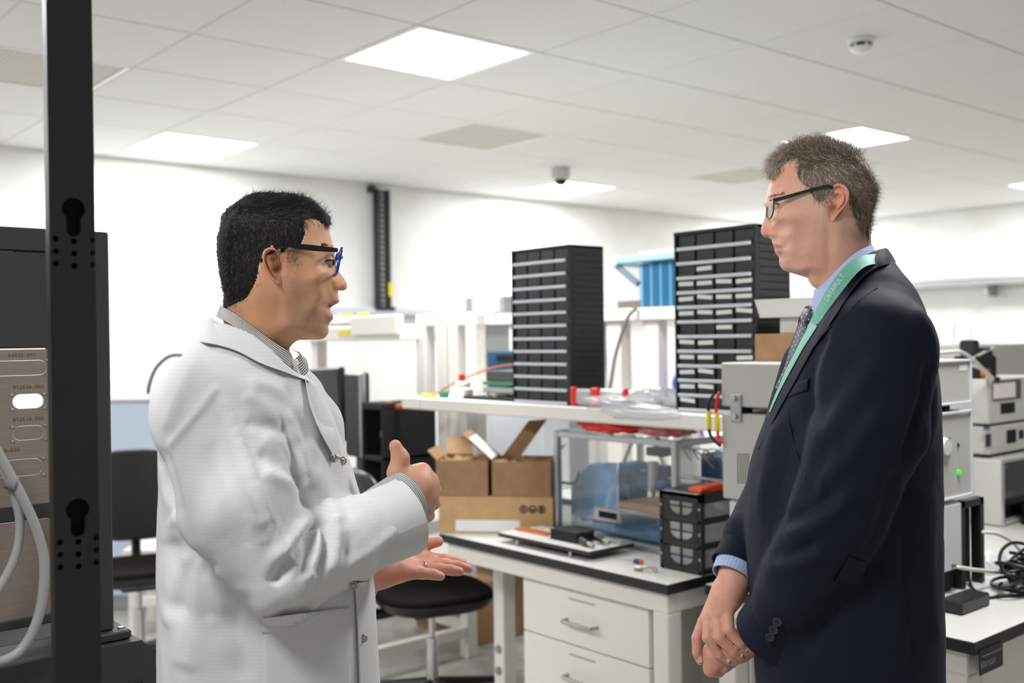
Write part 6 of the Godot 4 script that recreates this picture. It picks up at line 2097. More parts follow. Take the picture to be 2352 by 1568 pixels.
	ct.limb(p.at(700, 985, -0.160), p.at(728, 1180, -0.20), 0.066, 0.058, k1)
	ct.limb(p.at(728, 1180, -0.20), p.at(795, 1296, -0.085), 0.058, 0.046, k1)
	var fo := Folds.new()
	# long creases down the upper arm, gathers at the elbow, sweep folds on the back and front
	fo.add(p, [[505, 905], [560, 1040], [620, 1180], [680, 1300]], 0.006, 0.0065, 0.25)
	fo.add(p, [[480, 1010], [520, 1130], [580, 1250]], 0.012, -0.0035, 0.25)
	fo.add(p, [[560, 900], [620, 950], [680, 1030]], 0.010, 0.005, 0.22)
	fo.add(p, [[600, 1000], [660, 1050], [700, 1110]], 0.010, 0.005, 0.24)
	fo.add(p, [[560, 970], [620, 985], [660, 1000]], 0.008, -0.004, 0.24)
	fo.add(p, [[640, 950], [668, 1020], [694, 1140], [732, 1188]], 0.007, -0.008, 0.2)
	fo.add(p, [[655, 940], [690, 1040], [712, 1130]], 0.009, 0.006, 0.2)
	fo.add(p, [[735, 1190], [700, 1230], [640, 1300], [634, 1320]], 0.008, -0.013, 0.22)
	fo.add(p, [[735, 1178], [690, 1215], [625, 1280]], 0.010, 0.008, 0.24)
	fo.add(p, [[718, 1195], [712, 1240], [690, 1310]], 0.006, -0.008, 0.22)
	fo.add(p, [[740, 1190], [745, 1250], [725, 1310]], 0.007, -0.009, 0.22)
	fo.add(p, [[730, 1200], [728, 1260], [705, 1320]], 0.008, 0.008, 0.22)
	fo.add(p, [[765, 1185], [772, 1240], [758, 1300]], 0.009, 0.008, 0.2)
	fo.add(p, [[780, 1190], [795, 1225], [790, 1270]], 0.009, -0.005, 0.2)
	fo.add(p, [[770, 1290], [860, 1245], [955, 1185]], 0.008, 0.004, 0.17)
	fo.add(p, [[770, 1315], [860, 1275], [955, 1225]], 0.012, -0.003, 0.17)
	fo.add(p, [[560, 1180], [590, 1195], [620, 1190]], 0.005, 0.0025, 0.27)
	fo.add(p, [[565, 1220], [600, 1235], [625, 1240]], 0.005, 0.0025, 0.27)
	fo.add(p, [[570, 1205], [600, 1210], [625, 1222]], 0.005, --0.002, 0.27)
	fo.add(p, [[380, 1010], [410, 1100], [440, 1190], [470, 1280]], 0.012, -0.009, 0.1)
	fo.add(p, [[395, 1180], [440, 1215], [500, 1290], [520, 1400]], 0.022, 0.009, 0.15)
	fo.add(p, [[385, 1240], [420, 1330], [400, 1420]], 0.020, -0.008, 0.15)
	fo.add(p, [[470, 1300], [440, 1420], [430, 1540]], 0.022, 0.007, 0.15)
	fo.add(p, [[540, 1330], [560, 1450], [550, 1560]], 0.020, -0.006, 0.18)
	fo.add(p, [[380, 1400], [470, 1440], [560, 1430]], 0.018, -0.005, 0.18)
	fo.add(p, [[620, 1390], [760, 1360], [830, 1335]], 0.012, -0.007, 0.18)
	fo.add(p, [[470, 800], [430, 880], [390, 980]], 0.010, 0.004, 0.14)
	fo.add(p, [[505, 880], [460, 940], [385, 1030]], 0.005, 0.004, 0.2)
	fo.add(p, [[700, 1000], [740, 1120], [800, 1220]], 0.012, 0.006, 0.15)
	fo.add(p, [[660, 880], [700, 990], [728, 1080]], 0.010, -0.006, 0.15)
	fo.add(p, [[560, 880], [640, 900], [690, 960]], 0.009, 0.006, 0.22)
	fo.add(p, [[600, 1080], [660, 1110], [705, 1150]], 0.008, 0.006, 0.25)
	fo.add(p, [[590, 1040], [650, 1075], [700, 1130]], 0.007, -0.005, 0.25)
	fo.add(p, [[370, 1060], [400, 1150], [470, 1230]], 0.010, 0.007, 0.12)
	fo.add(p, [[500, 1250], [470, 1330], [480, 1430]], 0.010, -0.007, 0.17)
	fo.add(p, [[430, 1260], [400, 1350], [385, 1450]], 0.011, 0.007, 0.14)
	fo.add(p, [[745, 1000], [775, 1080], [800, 1180]], 0.010, -0.005, 0.15)
	var cm := cloth_mesh(ct, fo, Vector3(-0.30, 0.60, -0.29), Vector3(0.33, 1.58, 0.31), 0.0056, 0.0032, 1.0)
	var weave := Image.create(256, 256, false, Image.FORMAT_RGB8)
	weave.fill(Color(1, 1, 1))
	var wr := RandomNumberGenerator.new()
	wr.seed = 77
	for y in 256:
		for x in 256:
			var v := 0.985 + wr.randf_range(-0.015, 0.015)
			if y % 32 < 3: v -= 0.05
			if x % 32 < 2: v -= 0.035
			weave.set_pixel(x, y, Color(v, v, v))
	var coat := mat(Color(0.845, 0.845, 0.848), 0.85, 0.0, 0.25)
	coat.albedo_texture = ImageTexture.create_from_image(weave)
	coat.uv1_scale = Vector3(23.0, 23.0, 1.0)
	var co := part("lab_coat", cm, coat, p.node, "white lab coat with a fine woven grid")
	# cuff opening: a turned ring at the wrist, the striped shirt cuff inside it
	var ring := func(c: Vector3, d: Vector3, r0: float, r1: float, len: float, thick: float, flatn: float) -> MB:
		var b := mb()
		var B := b.frame_of(d)
		for lay in 2:
			b.grid(40, 6, func(u: float, v: float) -> Vector3:
				var a := u * TAU
				var r := lerpf(r0, r1, v) - thick * lay
				return c + B.z * len * v + B.x * cos(a) * r * flatn + B.y * sin(a) * r, lay == 1)
		for e in 2:
			b.grid(40, 1, func(u: float, v: float) -> Vector3:
				var a := u * TAU
				var r := (r0 if e == 0 else r1) - thick * v
				return c + B.z * len * e + B.x * cos(a) * r * flatn + B.y * sin(a) * r, e == 1)
		for i in b.v.size():
			b.t[i] = Vector2(b.t[i].x, (b.v[i] - c).dot(B.z) / len)
		return b
	var fd := (p.at(925, 1187, 0.110) - p.at(780, 1252, 0.165)).normalized()
	part("sleeve_end", ring.call(p.at(832, 1229, 0.145), fd, 0.0550, 0.0600, 0.076, 0.003, 1.0), coat, co)
	var stripe := Image.create(8, 64, false, Image.FORMAT_RGB8)
	for y in 64:
		for x in 8:
			stripe.set_pixel(x, y, Color(0.16, 0.16, 0.17) if y % 16 < 7 else Color(0.86, 0.86, 0.85))
	var shirt := mat(Color(1, 1, 1), 0.85, 0.0, 0.25)
	shirt.albedo_texture = ImageTexture.create_from_image(stripe)
	shirt.uv1_scale = Vector3(1, 4.4, 1)
	part("shirt_cuff", ring.call(p.at(880, 1190, 0.116), (p.at(942, 1140, 0.084) - p.at(880, 1190, 0.116)).normalized(), 0.050, 0.046, 0.058, 0.003, 0.88), shirt, p.node, "striped shirt cuff")
	part("far_sleeve_end", ring.call(p.at(800, 1300, -0.082), (p.at(880, 1314, -0.058) - p.at(795, 1296, -0.085)).normalized(), 0.047, 0.046, 0.05, 0.003, 1.0), coat, co)
	# shirt collar and coat collar
	var sh2 := mat(Color(1, 1, 1), 0.85, 0.0, 0.25)
	sh2.albedo_texture = shirt.albedo_texture
	sh2.uv1_scale = Vector3(1, 2.1, 1)
	part("shirt_collar", band(p, [[506, 700, 0.0], [512, 704, 0.035], [545, 722, 0.058], [590, 755, 0.068], [630, 784, 0.062], [664, 806, 0.036], [676, 830, 0.012]], [[496, 728, 0.0], [503, 730, 0.045], [540, 752, 0.072], [590, 792, 0.082], [632, 826, 0.076], [664, 852, 0.052], [690, 868, 0.026]], 40, 0.004, 0.003), sh2, p.node, "dark and white striped shirt collar")
	part("shirt_collar", band(p, [[664, 800, -0.03], [680, 806, -0.015], [690, 812, 0.0], [676, 826, 0.012]], [[690, 812, -0.05], [704, 826, -0.035], [708, 850, -0.01], [694, 866, 0.01]], 20, 0.003, 0.002), sh2, p.node, "striped collar point")
	part("collar_button", mb().rod(p.at(678, 834, 0.040), p.at(678, 834, 0.0425), 0.0062, 0.0056, 18), mat(Color(0.82, 0.80, 0.77), 0.25), p.node)
	var oc := func(pts: Array, off: float) -> Array:
		var q := []
		for e in pts:
			q.append(on_cloth(p, ct, fo, e[0], e[1], off))
		return q
	part("coat_collar", band(p, [[478, 726, 0.0], [484, 729, 0.050], [520, 751, 0.086], [575, 789, 0.102], [622, 825, 0.102], [660, 850, 0.092], [704, 864, 0.060]], [p.at(446, 781, 0.0)] + oc.call([[462, 785], [500, 792], [545, 806], [600, 834], [655, 854], [712, 876]], 0.010), 44, 0.005, 0.005), coat, co, "turned-down coat collar")
	part("lapel", band(p, oc.call([[700, 868], [712, 930], [735, 990], [768, 1050]], 0.012), oc.call([[728, 872], [752, 925], [768, 985], [786, 1050]], 0.008), 30, 0.003, 0.003), coat, co, "folded lapel")
	# pocket, snaps, seams
	part("pocket", cloth_patch(p, ct, fo, [[602, 1422], [604, 1500], [606, 1570], [608, 1640]], [[804, 1396], [806, 1480], [806, 1560], [806, 1640]], 22, 24, 0.0045, 0.006), coat, co, "patch pocket")
	part("pocket_hem", cloth_patch(p, ct, fo, [[602, 1420], [602, 1454]], [[804, 1394], [805, 1424]], 22, 4, 0.0062, 0.003), coat, co)
	part("front_band", cloth_patch(p, ct, fo, [[815, 1340], [820, 1440], [824, 1568], [826, 1660]], [[856, 1332], [862, 1440], [866, 1560], [866, 1660]], 8, 26, 0.004, 0.006), coat, co)
	for s in [[834, 1466], [812, 1345], [767, 1052], [787, 1058]]:
		var c := on_cloth(p, ct, fo, s[0], s[1], 0.006)
		var sn := part("snap", mb().tube(arc_pts(Vector3.ZERO, Vector3(0.0052, 0, 0), Vector3(0, 0.0052, 0), 0, TAU, 16), 0.0014, 6).rod(Vector3(0, 0, -0.003), Vector3(0, 0, 0.0008), 0.0036, 0.003, 12), M.nickel, co, "metal snap")
		sn.position = c
	# ring and glasses
	part("ring", mb().tube(arc_pts(p.at(974, 1303.5, -0.075), Vector3(0.0, 0.0115, 0), Vector3(0.002, 0, 0.0115), 0, TAU, 24), 0.0016, 8), M.chrome, p.node, "silver ring")
	var gl := thing("eyeglasses", "black and blue rectangular eyeglasses on the man in the lab coat", "glasses")
	gl.transform = p.node.transform
	var hinge := p.at(776, 575, 0.062)
	var acr := Vector3(0.10, 0, 1).normalized()
	var upv := (p.at(777, 572, 0.06) - p.at(764, 634, 0.06)).normalized()
	var blue := mat(Color(0.06, 0.24, 0.62), 0.2)
	var fr := mb()
	var mid := p.at(770, 603, 0.0)
	for s in [-1.0, 1.0]:
		eyeglass_rim(fr, mid + Vector3(0.004 * (1.0 if s > 0 else 1.0), 0, s * 0.034), Vector3(-0.05 * s, 0, 1).normalized(), upv, 0.054, 0.041, 0.0023, 3.6)
		part("lens", lens_sheet(mid + Vector3(0.004, 0, s * 0.034), Vector3(-0.05 * s, 0, 1).normalized(), upv, 0.052, 0.040), M.clear, gl)
	fr.tube(curve_pts([mid + upv * 0.006 + Vector3(0.004, 0, -0.008), mid + upv * 0.009 + Vector3(0.008, 0, 0), mid + upv * 0.006 + Vector3(0.004, 0, 0.008)]), 0.003, 8)
	part("frame", fr, blue, gl, "blue front frame")
	for s in [1.0, -1.0]:
		var tb := mb()
		for e in [[[[776, 570], [730, 564], [694, 560.5], [660, 561], [640, 565], [628, 572], [602, 592], [598, 602]], [[776, 579], [730, 577], [694, 573], [664, 567], [648, 568], [636, 573], [606, 598], [601, 606]]]]:
			var up := []; var dn := []
			for i in e[0].size():
				var zz: float = [0.060, 0.068, 0.0735, 0.077, 0.0785, 0.079, 0.082, 0.080][i]
				up.append(p.at(e[0][i][0], e[0][i][1], zz) * Vector3(1, 1, s)); dn.append(p.at(e[1][i][0], e[1][i][1], zz) * Vector3(1, 1, s))
			var u2 := curve_pts(up, 5); var d2 := curve_pts(dn, 5)
			for lay in 2:
				tb.grid(u2.size() - 1, 1, func(u: float, v: float) -> Vector3:
					var i := int(round(u * (u2.size() - 1)))
					return (u2[i] as Vector3).lerp(d2[i], v) + Vector3(0, 0, s * (0.0016 - 0.0032 * lay)), (lay == 1) == (s > 0))
			for lay in 2:
				tb.grid(u2.size() - 1, 1, func(u: float, v: float) -> Vector3:
					var i := int(round(u * (u2.size() - 1)))
					return (u2[i] if lay == 0 else d2[i]) + Vector3(0, 0, s * (0.0016 - 0.0032 * v)), lay == 1)
			part("temple", tb, mat(Color(0.03, 0.03, 0.035), 0.35), gl, "black temple arm")
			part("temple_lining", mb().tube(d2.slice(10, 30), 0.0011, 6), blue, gl, "blue lower edge")

# ---------------------------------------------------------------- the man in the suit
func man_in_suit() -> void:
	var p := new_person(1930.0, 1.78, "person in a navy suit and glasses standing with clasped hands and a green lanyard")
	var ox := 1690.0; var oy := 280.0; var sc := 3.92
	var h := Head.new()
	h.p = p
	h.mm = (p.at(1881, 500, 0) - p.at(1880, 500, 0)).length() * 1000.0
	h.mid = Vector2(1892, 500)
	h.rim = resample(outline_px([321, 516, 300, 562, 280, 640, 266, 700, 256, 740, 268, 785, 262, 830, 253, 872, 235, 930, 225, 972, 234, 1014, 260, 1038, 308, 1046, 324, 1062, 328, 1088, 334, 1110, 347, 1136, 349, 1162, 366, 1196, 389, 1216, 389, 1260, 402, 1302, 432, 1336, 482, 1352, 560, 1376, 640, 1402, 662, 1440, 690, 1478, 722, 1500, 760, 1640, 840, 1800, 1000, 1860, 1180, 1830, 1280, 1640, 1260, 1300, 1232, 1130, 1222, 1080, 1217, 1030, 1226, 980, 1237, 900, 1250, 800, 1272, 720, 1294, 640, 1298, 570, 1270, 500, 1238, 440, 1180, 330, 1120, 262, 1050, 215, 960, 195, 880, 160, 800, 132, 700, 140, 600, 160, 500, 190, 400, 240, 320, 300, 280, 355, 268, 410, 298, 480], ox, oy, sc), 3.0)
	h.ctl = [[1900, 375, 72, 92, 30], [1955, 405, 70, 88, 30], [1965, 470, 67, 78, 28], [1905, 430, 77, 90, 28], [1845, 375, 64, 68, 26], [1800, 385, 50, 46, 20], [1818, 420, 66, 54, 20], [1787, 418, 52, 40, 16], [1774, 442, 42, 28, 12], [1768, 458, 35, 16, 9],
		[1786, 474, 41, 20, 10], [1808, 470, 59, 34, 15], [1763, 484, 10, 9, 8], [1759, 505, 11, 10, 8], [1754, 526, 12.5, 12, 8], [1758, 540, 11, 8, 6], [1775, 535, 18, 8, 7], [1793, 525, 32, 16, 10], [1781, 556, 18, 9, 8], [1802, 562, 29, 12, 9], [1786, 578, 17, 8, 8],
		[1797, 591, 22, 11, 8], [1800, 608, 21, 15, 11], [1822, 612, 32, 15, 12], [1818, 578, 40, 20, 13], [1850, 612, 45, 18, 17], [1830, 545, 55, 28, 17], [1895, 580, 59, 26, 22], [1868, 548, 61, 34, 20], [1830, 498, 63, 34, 17], [1852, 470, 69, 40, 20],
		[1895, 492, 71, 46, 24], [1930, 470, 75, 60, 24], [1965, 505, 66, 60, 24], [1940, 560, 57, 55, 24], [1898, 622, 51, 40, 18], [1870, 645, 38, 32, 13], [1960, 600, 58, 55, 24], [1985, 540, 48, 46, 20], [1940, 670, 62, 60, 26], [1890, 700, 50, 40, 22]]
	h.bumps = [[1782, 462, -3.5, 9, 5], [1789, 473, -4.5, 7, 4.5], [1790, 483, -2.2, 10, 3.5], [1774, 452, 2.4, 12, 4], [1774, 538, 3.2, 6, 5], [1764, 544, -5.5, 4, 2.2], [1786, 545, -2.4, 4, 8], [1797, 553, -1.8, 4, 12], [1806, 562, -2.4, 5, 4], [1791, 570, -4.8, 11, 1.7], [1783, 563, 1.4, 8, 2.6], [1787, 577, 1.8, 7, 3.2],
		[1792, 592, -1.4, 8, 3.5], [1822, 500, 2.6, 18, 10], [1840, 560, -1.6, 16, 20], [1902, 560, -1.8, 6, 34], [1850, 618, 2.4, 26, 6], [1895, 590, 1.5, 12, 14], [1895, 640, -2.5, 12, 12], [1925, 560, 1.8, 9, 40], [1916, 481, -15.0, 8, 9], [1923, 452, -8.0, 6, 7]]
	h.hair = PackedVector2Array(outline_px([250, 520, 330, 505, 352, 485, 385, 420, 425, 372, 480, 332, 540, 305, 574, 306, 582, 380, 574, 450, 572, 510, 610, 556, 660, 580, 684, 604, 686, 640, 705, 682, 770, 712, 800, 690, 834, 650, 862, 598, 880, 560, 930, 540, 1000, 575, 1030, 640, 1034, 720, 1062, 800, 1092, 880, 1122, 960, 1172, 1000, 1240, 1040, 1380, 800, 1400, 500, 1200, 150, 800, 20, 300, 120, 180, 400], ox, oy, sc))
	h.ready()
	var inhair := func(q: Vector2) -> bool: return Geometry2D.is_point_in_polygon(q, h.hair)
	var base := lin(0.90, 0.72, 0.635)
	var scalp := lin(0.50, 0.40, 0.34)
	var paint := func(q: Vector2, _z: float) -> Color:
		var c := base
		c = c.lerp(lin(0.88, 0.58, 0.50), 0.65 * spot(q, 1762, 530, 16, 14) + 0.42 * spot(q, 1815, 505, 26, 22) + 0.6 * spot(q, 1800, 405, 40, 30) + 0.35 * spot(q, 1900, 600, 60, 50))
		c = c.lerp(lin(0.72, 0.52, 0.44), clampf((spot(q, 1850, 596, 48, 26) + spot(q, 1795, 600, 16, 18)) * (0.26 + 0.30 * dither(q, 0.9)), 0.0, 0.6))
		c = c.lerp(lin(0.76, 0.47, 0.43), 0.85 * clampf(spot(q, 1782, 564, 10, 4) + spot(q, 1786, 577, 9, 5), 0.0, 1.0))
		if inhair.call(q):
			c = scalp
		else:
			c = c.lerp(scalp, 0.5 * clampf(spot(q, 1975, 545, 16, 16), 0.0, 1.0))
		return c * (1.0 + 0.06 * dither(q, 0.3) + 0.05 * dither(q, 1.3))
	var body := head_surface(h, 46, func(_q: Vector2) -> bool: return true, paint, func(q: Vector2) -> float: return 0.012 if inhair.call(q) else 0.0)
	ear_into(body, h, outline_px([862, 592, 890, 562, 930, 552, 985, 576, 1020, 630, 1020, 690, 996, 748, 945, 806, 900, 868, 868, 896, 838, 888, 836, 840, 846, 770, 862, 700, 868, 640], ox, oy, sc), Vector2(1907, 492), Vector2(1915, 481), Vector2(1923, 452), 0.018, lin(0.88, 0.67, 0.58), lin(0.87, 0.56, 0.49))
	# clasped hands: the far hand laid over the near one
	var f := Field.new()
	f.chain([[p.at(1694, 1292, 0.030), 0.030], [p.at(1686, 1336, 0.040), 0.026], [p.at(1672, 1370, 0.050), 0.026]], 0.014)
	f.limb(p.at(1680, 1352, 0.050), p.at(1672, 1402, 0.066), 0.020, 0.0115, 0.010)
	f.limb(p.at(1672, 1355, 0.046), p.at(1650, 1412, 0.066), 0.020, 0.0115, 0.010)
	f.limb(p.at(1666, 1355, 0.042), p.at(1630, 1418, 0.060), 0.019, 0.011, 0.010)
	f.limb(p.at(1660, 1355, 0.038), p.at(1616, 1426, 0.046), 0.018, 0.010, 0.010)
	finger(p, f, [[1671, 1403, 0.066], [1674, 1446, 0.082], [1700, 1476, 0.078], [1714, 1490, 0.070]], 0.0108, 0.0080, 0.0018)
	finger(p, f, [[1648, 1414, 0.066], [1652, 1464, 0.084], [1684, 1496, 0.078], [1702, 1506, 0.070]], 0.0108, 0.0080, 0.0018)
	finger(p, f, [[1628, 1420, 0.060], [1625, 1464, 0.078], [1650, 1502, 0.074], [1672, 1517, 0.066]], 0.0102, 0.0078, 0.0018)
	finger(p, f, [[1614, 1428, 0.046], [1600, 1464, 0.056], [1600, 1498, 0.056], [1608, 1518, 0.052]], 0.0095, 0.0072, 0.0018)
	body.tint = lin(0.85, 0.63, 0.55)
	var b0 := body.v.size()
	closed_field(p, f, body, 0.012, 0.003)
	var g := Field.new()
	g.chain([[p.at(1765, 1445, 0.055), 0.028], [p.at(1722, 1466, 0.050), 0.026], [p.at(1690, 1482, 0.046), 0.028]], 0.012)
	g.limb(p.at(1690, 1482, 0.046), p.at(1645, 1500, 0.050), 0.028, 0.024, 0.014)
	g.limb(p.at(1660, 1500, 0.040), p.at(1636, 1532, 0.054), 0.022, 0.016, 0.012)
	finger(p, g, [[1636, 1512, 0.056], [1632, 1538, 0.056], [1650, 1541, 0.050], [1664, 1531, 0.044]], 0.0125, 0.0092, 0.003)
	finger(p, g, [[1655, 1518, 0.050], [1664, 1530, 0.052], [1678, 1524, 0.046]], 0.0120, 0.0090, 0.003)
	finger(p, g, [[1672, 1508, 0.046], [1682, 1518, 0.046], [1692, 1508, 0.042]], 0.0110, 0.0085, 0.003)
	body.tint = lin(0.84, 0.61, 0.53)
	var b1 := body.v.size()
	closed_field(p, g, body, 0.012, 0.003)
	var b2 := body.v.size()
	for i in range(b0, body.v.size()):
		var q := body.v[i]
		body.c[i] = body.c[i] * (1.0 + 0.08 * grain.get_noise_3d(q.x * 60, q.y * 60, q.z * 60) + 0.06 * grain.get_noise_3d(q.x * 220, q.y * 220, q.z * 220))
	inner_limb(body, nearest_vert(body, p.at(1950, 740, 0.03), 0, b0), nearest_vert(body, p.at(1765, 1445, 0.055), b1, b2), [p.at(1980, 780, 0.08), p.at(2010, 820, 0.14), p.at(1990, 990, 0.18), p.at(1925, 1180, 0.19), p.at(1850, 1320, 0.15), p.at(1775, 1430, 0.07)], 0.02)
	inner_limb(body, nearest_vert(body, p.at(1950, 740, -0.03), 0, b0), nearest_vert(body, p.at(1694, 1290, 0.030), b0, b1), [p.at(1920, 800, -0.06), p.at(1880, 870, -0.13), p.at(1800, 1090, -0.16), p.at(1720, 1230, -0.01), p.at(1696, 1282, 0.025)], 0.02)
	body.tint = lin(0.88, 0.72, 0.66)
	for e in [[1709, 1487, 0.0795, Vector2(0.6, 0.5)], [1696, 1504, 0.0795, Vector2(0.8, 0.35)], [1667, 1515, 0.0755, Vector2(0.8, 0.4)], [1606, 1513, 0.0615, Vector2(0.25, 0.9)]]:
		nail(p, body, e[0], e[1], e[2], e[3], 0.0052)
	part("body", body, skin_mat(0.52, 0.12), p.node, "fair pink skin of the face and hands")
	eye_parts(p, p.at(1790, 472, 0.0335), -1.0, lin(0.84, 0.63, 0.55), Color(0.30, 0.40, 0.45))
	# brows and hair
	var lash := mb()
	lash.colored = true
	for k in 150:
		var u := rng.randf()
		var q := Vector2(lerpf(1764, 1800, u), lerpf(453, 445, u) + rng.randf_range(-3.0, 2.5))
		var a := p.at(q.x, q.y, h.z_at(q) + 0.0008)
		lash.tint = lin(0.60, 0.47, 0.40)
		lash.rod(a, a + Vector3(0.006 * rng.randf(), 0.003 * rng.randf_range(-0.3, 1.0), 0.001), 0.0003, 0.0001, 4, false)
	for k in 22:
		var u := k / 21.0
		var a := p.at(lerpf(1781, 1797, u), lerpf(467, 468, u), lerpf(0.042, 0.0465, u))
		lash.tint = lin(0.25, 0.19, 0.16)
		lash.rod(a, a + Vector3(-0.005, -0.0008, 0.002), 0.0005, 0.0001, 4, false)
	part("eyebrow", lash, skin_mat(0.6, 0.0), p.node)
	var brown := lin(0.475, 0.41, 0.355)
	var hair := head_surface(h, 46, inhair, func(q: Vector2, _z: float) -> Color: return brown.lerp(lin(0.66, 0.605, 0.545), clampf((1850.0 - q.x) / 70.0, 0.0, 0.75)) * (0.85 + 0.5 * dither(q, 0.5)), func(q: Vector2) -> float:
		var front := clampf((1840.0 - q.x) / 60.0, 0.0, 1.0) * clampf((400.0 - q.y) / 30.0, 0.0, 1.0)
		return 0.008 + 0.008 * front - 0.004 * dither(q, 0.08) - 0.003 * dither(q, 0.25))
	strands_into(hair, h, 20000, 8, func(q: Vector2, r: RandomNumberGenerator) -> Vector3:
			var top := clampf((400.0 - q.y) / 50.0, 0.0, 1.0)
			var front := clampf((1830.0 - q.x) / 50.0, 0.0, 1.0)
			var a := Vector2(lerpf(0.35, lerpf(-0.5, -0.75, front), top), lerpf(-1.0, lerpf(0.45, -0.25, front), top)).rotated(r.randf_range(-0.7, 0.7) * (0.6 + top) + 2.0 * dither(q, 0.07) * top)
			return Vector3(a.x, a.y, lerpf(0.22, 0.55, top) * r.randf_range(0.4, 1.2)),
		func(q: Vector2, r: RandomNumberGenerator) -> float: return lerpf(0.011, 0.022, clampf((430.0 - q.y) / 90.0, 0.0, 1.0)) * r.randf_range(0.6, 1.35),
		func(q: Vector2, r: RandomNumberGenerator) -> Color:
			var pale := clampf((1850.0 - q.x) / 70.0, 0.0, 1.0) * 0.65 + 0.20
			return (lin(0.74, 0.69, 0.63) if r.randf() < pale else brown) * r.randf_range(0.65, 1.4), 0.0008, 0.16)
	var ho := part("hair", hair, skin_mat(0.6, 0.0), p.node, "wavy greying brown hair")
	ho.set_meta("kind", "stuff")
	# the jacket
	var ct := Field.new()
	var key := func(py: float, l: float, r: float, z: float) -> Array: return [p.at(1950, py, 0).y, p.at(l, py, 0).x, p.at(r, py, 0).x, z]
	var bottom: Array = key.call(1568, 1738, 2170, 0.20)
	ct.set_trunk([key.call(574, 1975, 2034, 0.05), key.call(600, 1960, 2052, 0.075), key.call(640, 1935, 2078, 0.105), key.call(690, 1898, 2104, 0.140), key.call(740, 1860, 2124, 0.170), key.call(800, 1826, 2144, 0.195), key.call(870, 1796, 2156, 0.208), key.call(950, 1760, 2162, 0.212), key.call(1070, 1722, 2164, 0.206), key.call(1150, 1711, 2165, 0.200), key.call(1300, 1714, 2167, 0.200), key.call(1400, 1728, 2169, 0.200), bottom, [0.80, bottom[1] + 0.01, bottom[2], 0.20]])
	ct.power = 2.3
	ct.cut(p.at(2052, 580, 0.0), p.at(1862, 745, 0.0))
	var k1 := 0.010
	ct.limb(p.at(2000, 720, 0.10), p.at(2015, 800, 0.165), 0.065, 0.086, 0.06)
	ct.limb(p.at(2015, 800, 0.165), p.at(1995, 985, 0.200), 0.088, 0.084, k1)
	ct.limb(p.at(1995, 985, 0.200), p.at(1925, 1180, 0.205), 0.084, 0.073, k1)
	ct.limb(p.at(1925, 1180, 0.205), p.at(1850, 1330, 0.165), 0.073, 0.068, k1)
	ct.limb(p.at(1850, 1330, 0.165), p.at(1812, 1396, 0.132), 0.068, 0.063, k1)
	ct.limb(p.at(1880, 850, -0.14), p.at(1800, 1090, -0.17), 0.070, 0.062, k1)
	ct.limb(p.at(1800, 1090, -0.17), p.at(1718, 1230, -0.01), 0.058, 0.042, k1)
	ct.limb(p.at(1718, 1230, -0.01), p.at(1710, 1246, 0.0), 0.042, 0.039, k1)
	var fo := Folds.new()
	fo.add(p, [[1930, 740], [1885, 830], [1872, 930]], 0.010, 0.006, 0.22)
	fo.add(p, [[1905, 760], [1868, 860], [1862, 960]], 0.009, -0.008, 0.2)
	fo.add(p, [[2000, 850], [1930, 950], [1880, 1030]], 0.016, 0.006, 0.28)
	fo.add(p, [[1985, 800], [1915, 900], [1875, 990]], 0.014, -0.005, 0.28)
	fo.add(p, [[2030, 930], [1950, 1050], [1860, 1120]], 0.014, 0.006, 0.28)
	fo.add(p, [[1900, 1010], [1875, 1090], [1840, 1160]], 0.012, -0.006, 0.26)
	fo.add(p, [[1960, 1130], [1880, 1200], [1800, 1240]], 0.014, 0.008, 0.26)
	fo.add(p, [[1920, 1130], [1850, 1170], [1795, 1215]], 0.010, -0.008, 0.25)
	fo.add(p, [[1900, 1250], [1830, 1290], [1760, 1310]], 0.013, 0.006, 0.22)
	fo.add(p, [[1880, 1230], [1820, 1265], [1770, 1280]], 0.010, -0.005, 0.22)
	fo.add(p, [[2128, 820], [2124, 900], [2095, 970], [2070, 1060]], 0.010, -0.014, 0.15)
	fo.add(p, [[2145, 860], [2140, 960], [2110, 1040]], 0.012, 0.007, 0.12)
	fo.add(p, [[2100, 700], [2130, 780], [2143, 870]], 0.010, 0.005, 0.15)
	fo.add(p, [[2060, 1060], [2020, 1200], [1990, 1260]], 0.012, -0.008, 0.2)
	fo.add(p, [[1985, 1270], [1900, 1400], [1850, 1500]], 0.014, -0.008, 0.18)
	fo.add(p, [[2082, 1060], [2080, 1190], [2078, 1320], [2090, 1440], [2112, 1568]], 0.006, -0.006, 0.17)
	fo.add(p, [[2120, 1100], [2130, 1300], [2150, 1500]], 0.018, 0.006, 0.12)
	fo.add(p, [[2000, 1290], [2060, 1380], [2100, 1480]], 0.020, 0.005, 0.18)
	fo.add(p, [[1790, 960], [1760, 1080], [1745, 1200]], 0.012, 0.005, 0.12)
	fo.add(p, [[1830, 960], [1800, 1080], [1780, 1180]], 0.012, -0.005, 0.15)
	var jm := cloth_mesh(ct, fo, Vector3(-0.24, 0.79, -0.27), Vector3(0.25, 1.67, 0.32), 0.0062, 0.0025, 9.0)
	var wv := noise_tex(128, 0.25, Color(0.82, 0.83, 0.86), Color(1, 1, 1), 33, 2)
	var navy := mat(Color(0.082, 0.112, 0.172), 0.78, 0.0, 0.3)
	tri_map(navy, wv, 40.0)
	navy.rim_enabled = true
	navy.rim = 0.2
	navy.rim_tint = 0.6
	var ja := part("suit_jacket", jm, navy, p.node, "dark navy wool suit jacket")
	# collar, lapel, pockets
	var oc := func(pts: Array, off: float) -> Array:
		var q := []
		for e in pts:
			q.append(on_cloth(p, ct, fo, e[0], e[1], off))
		return q
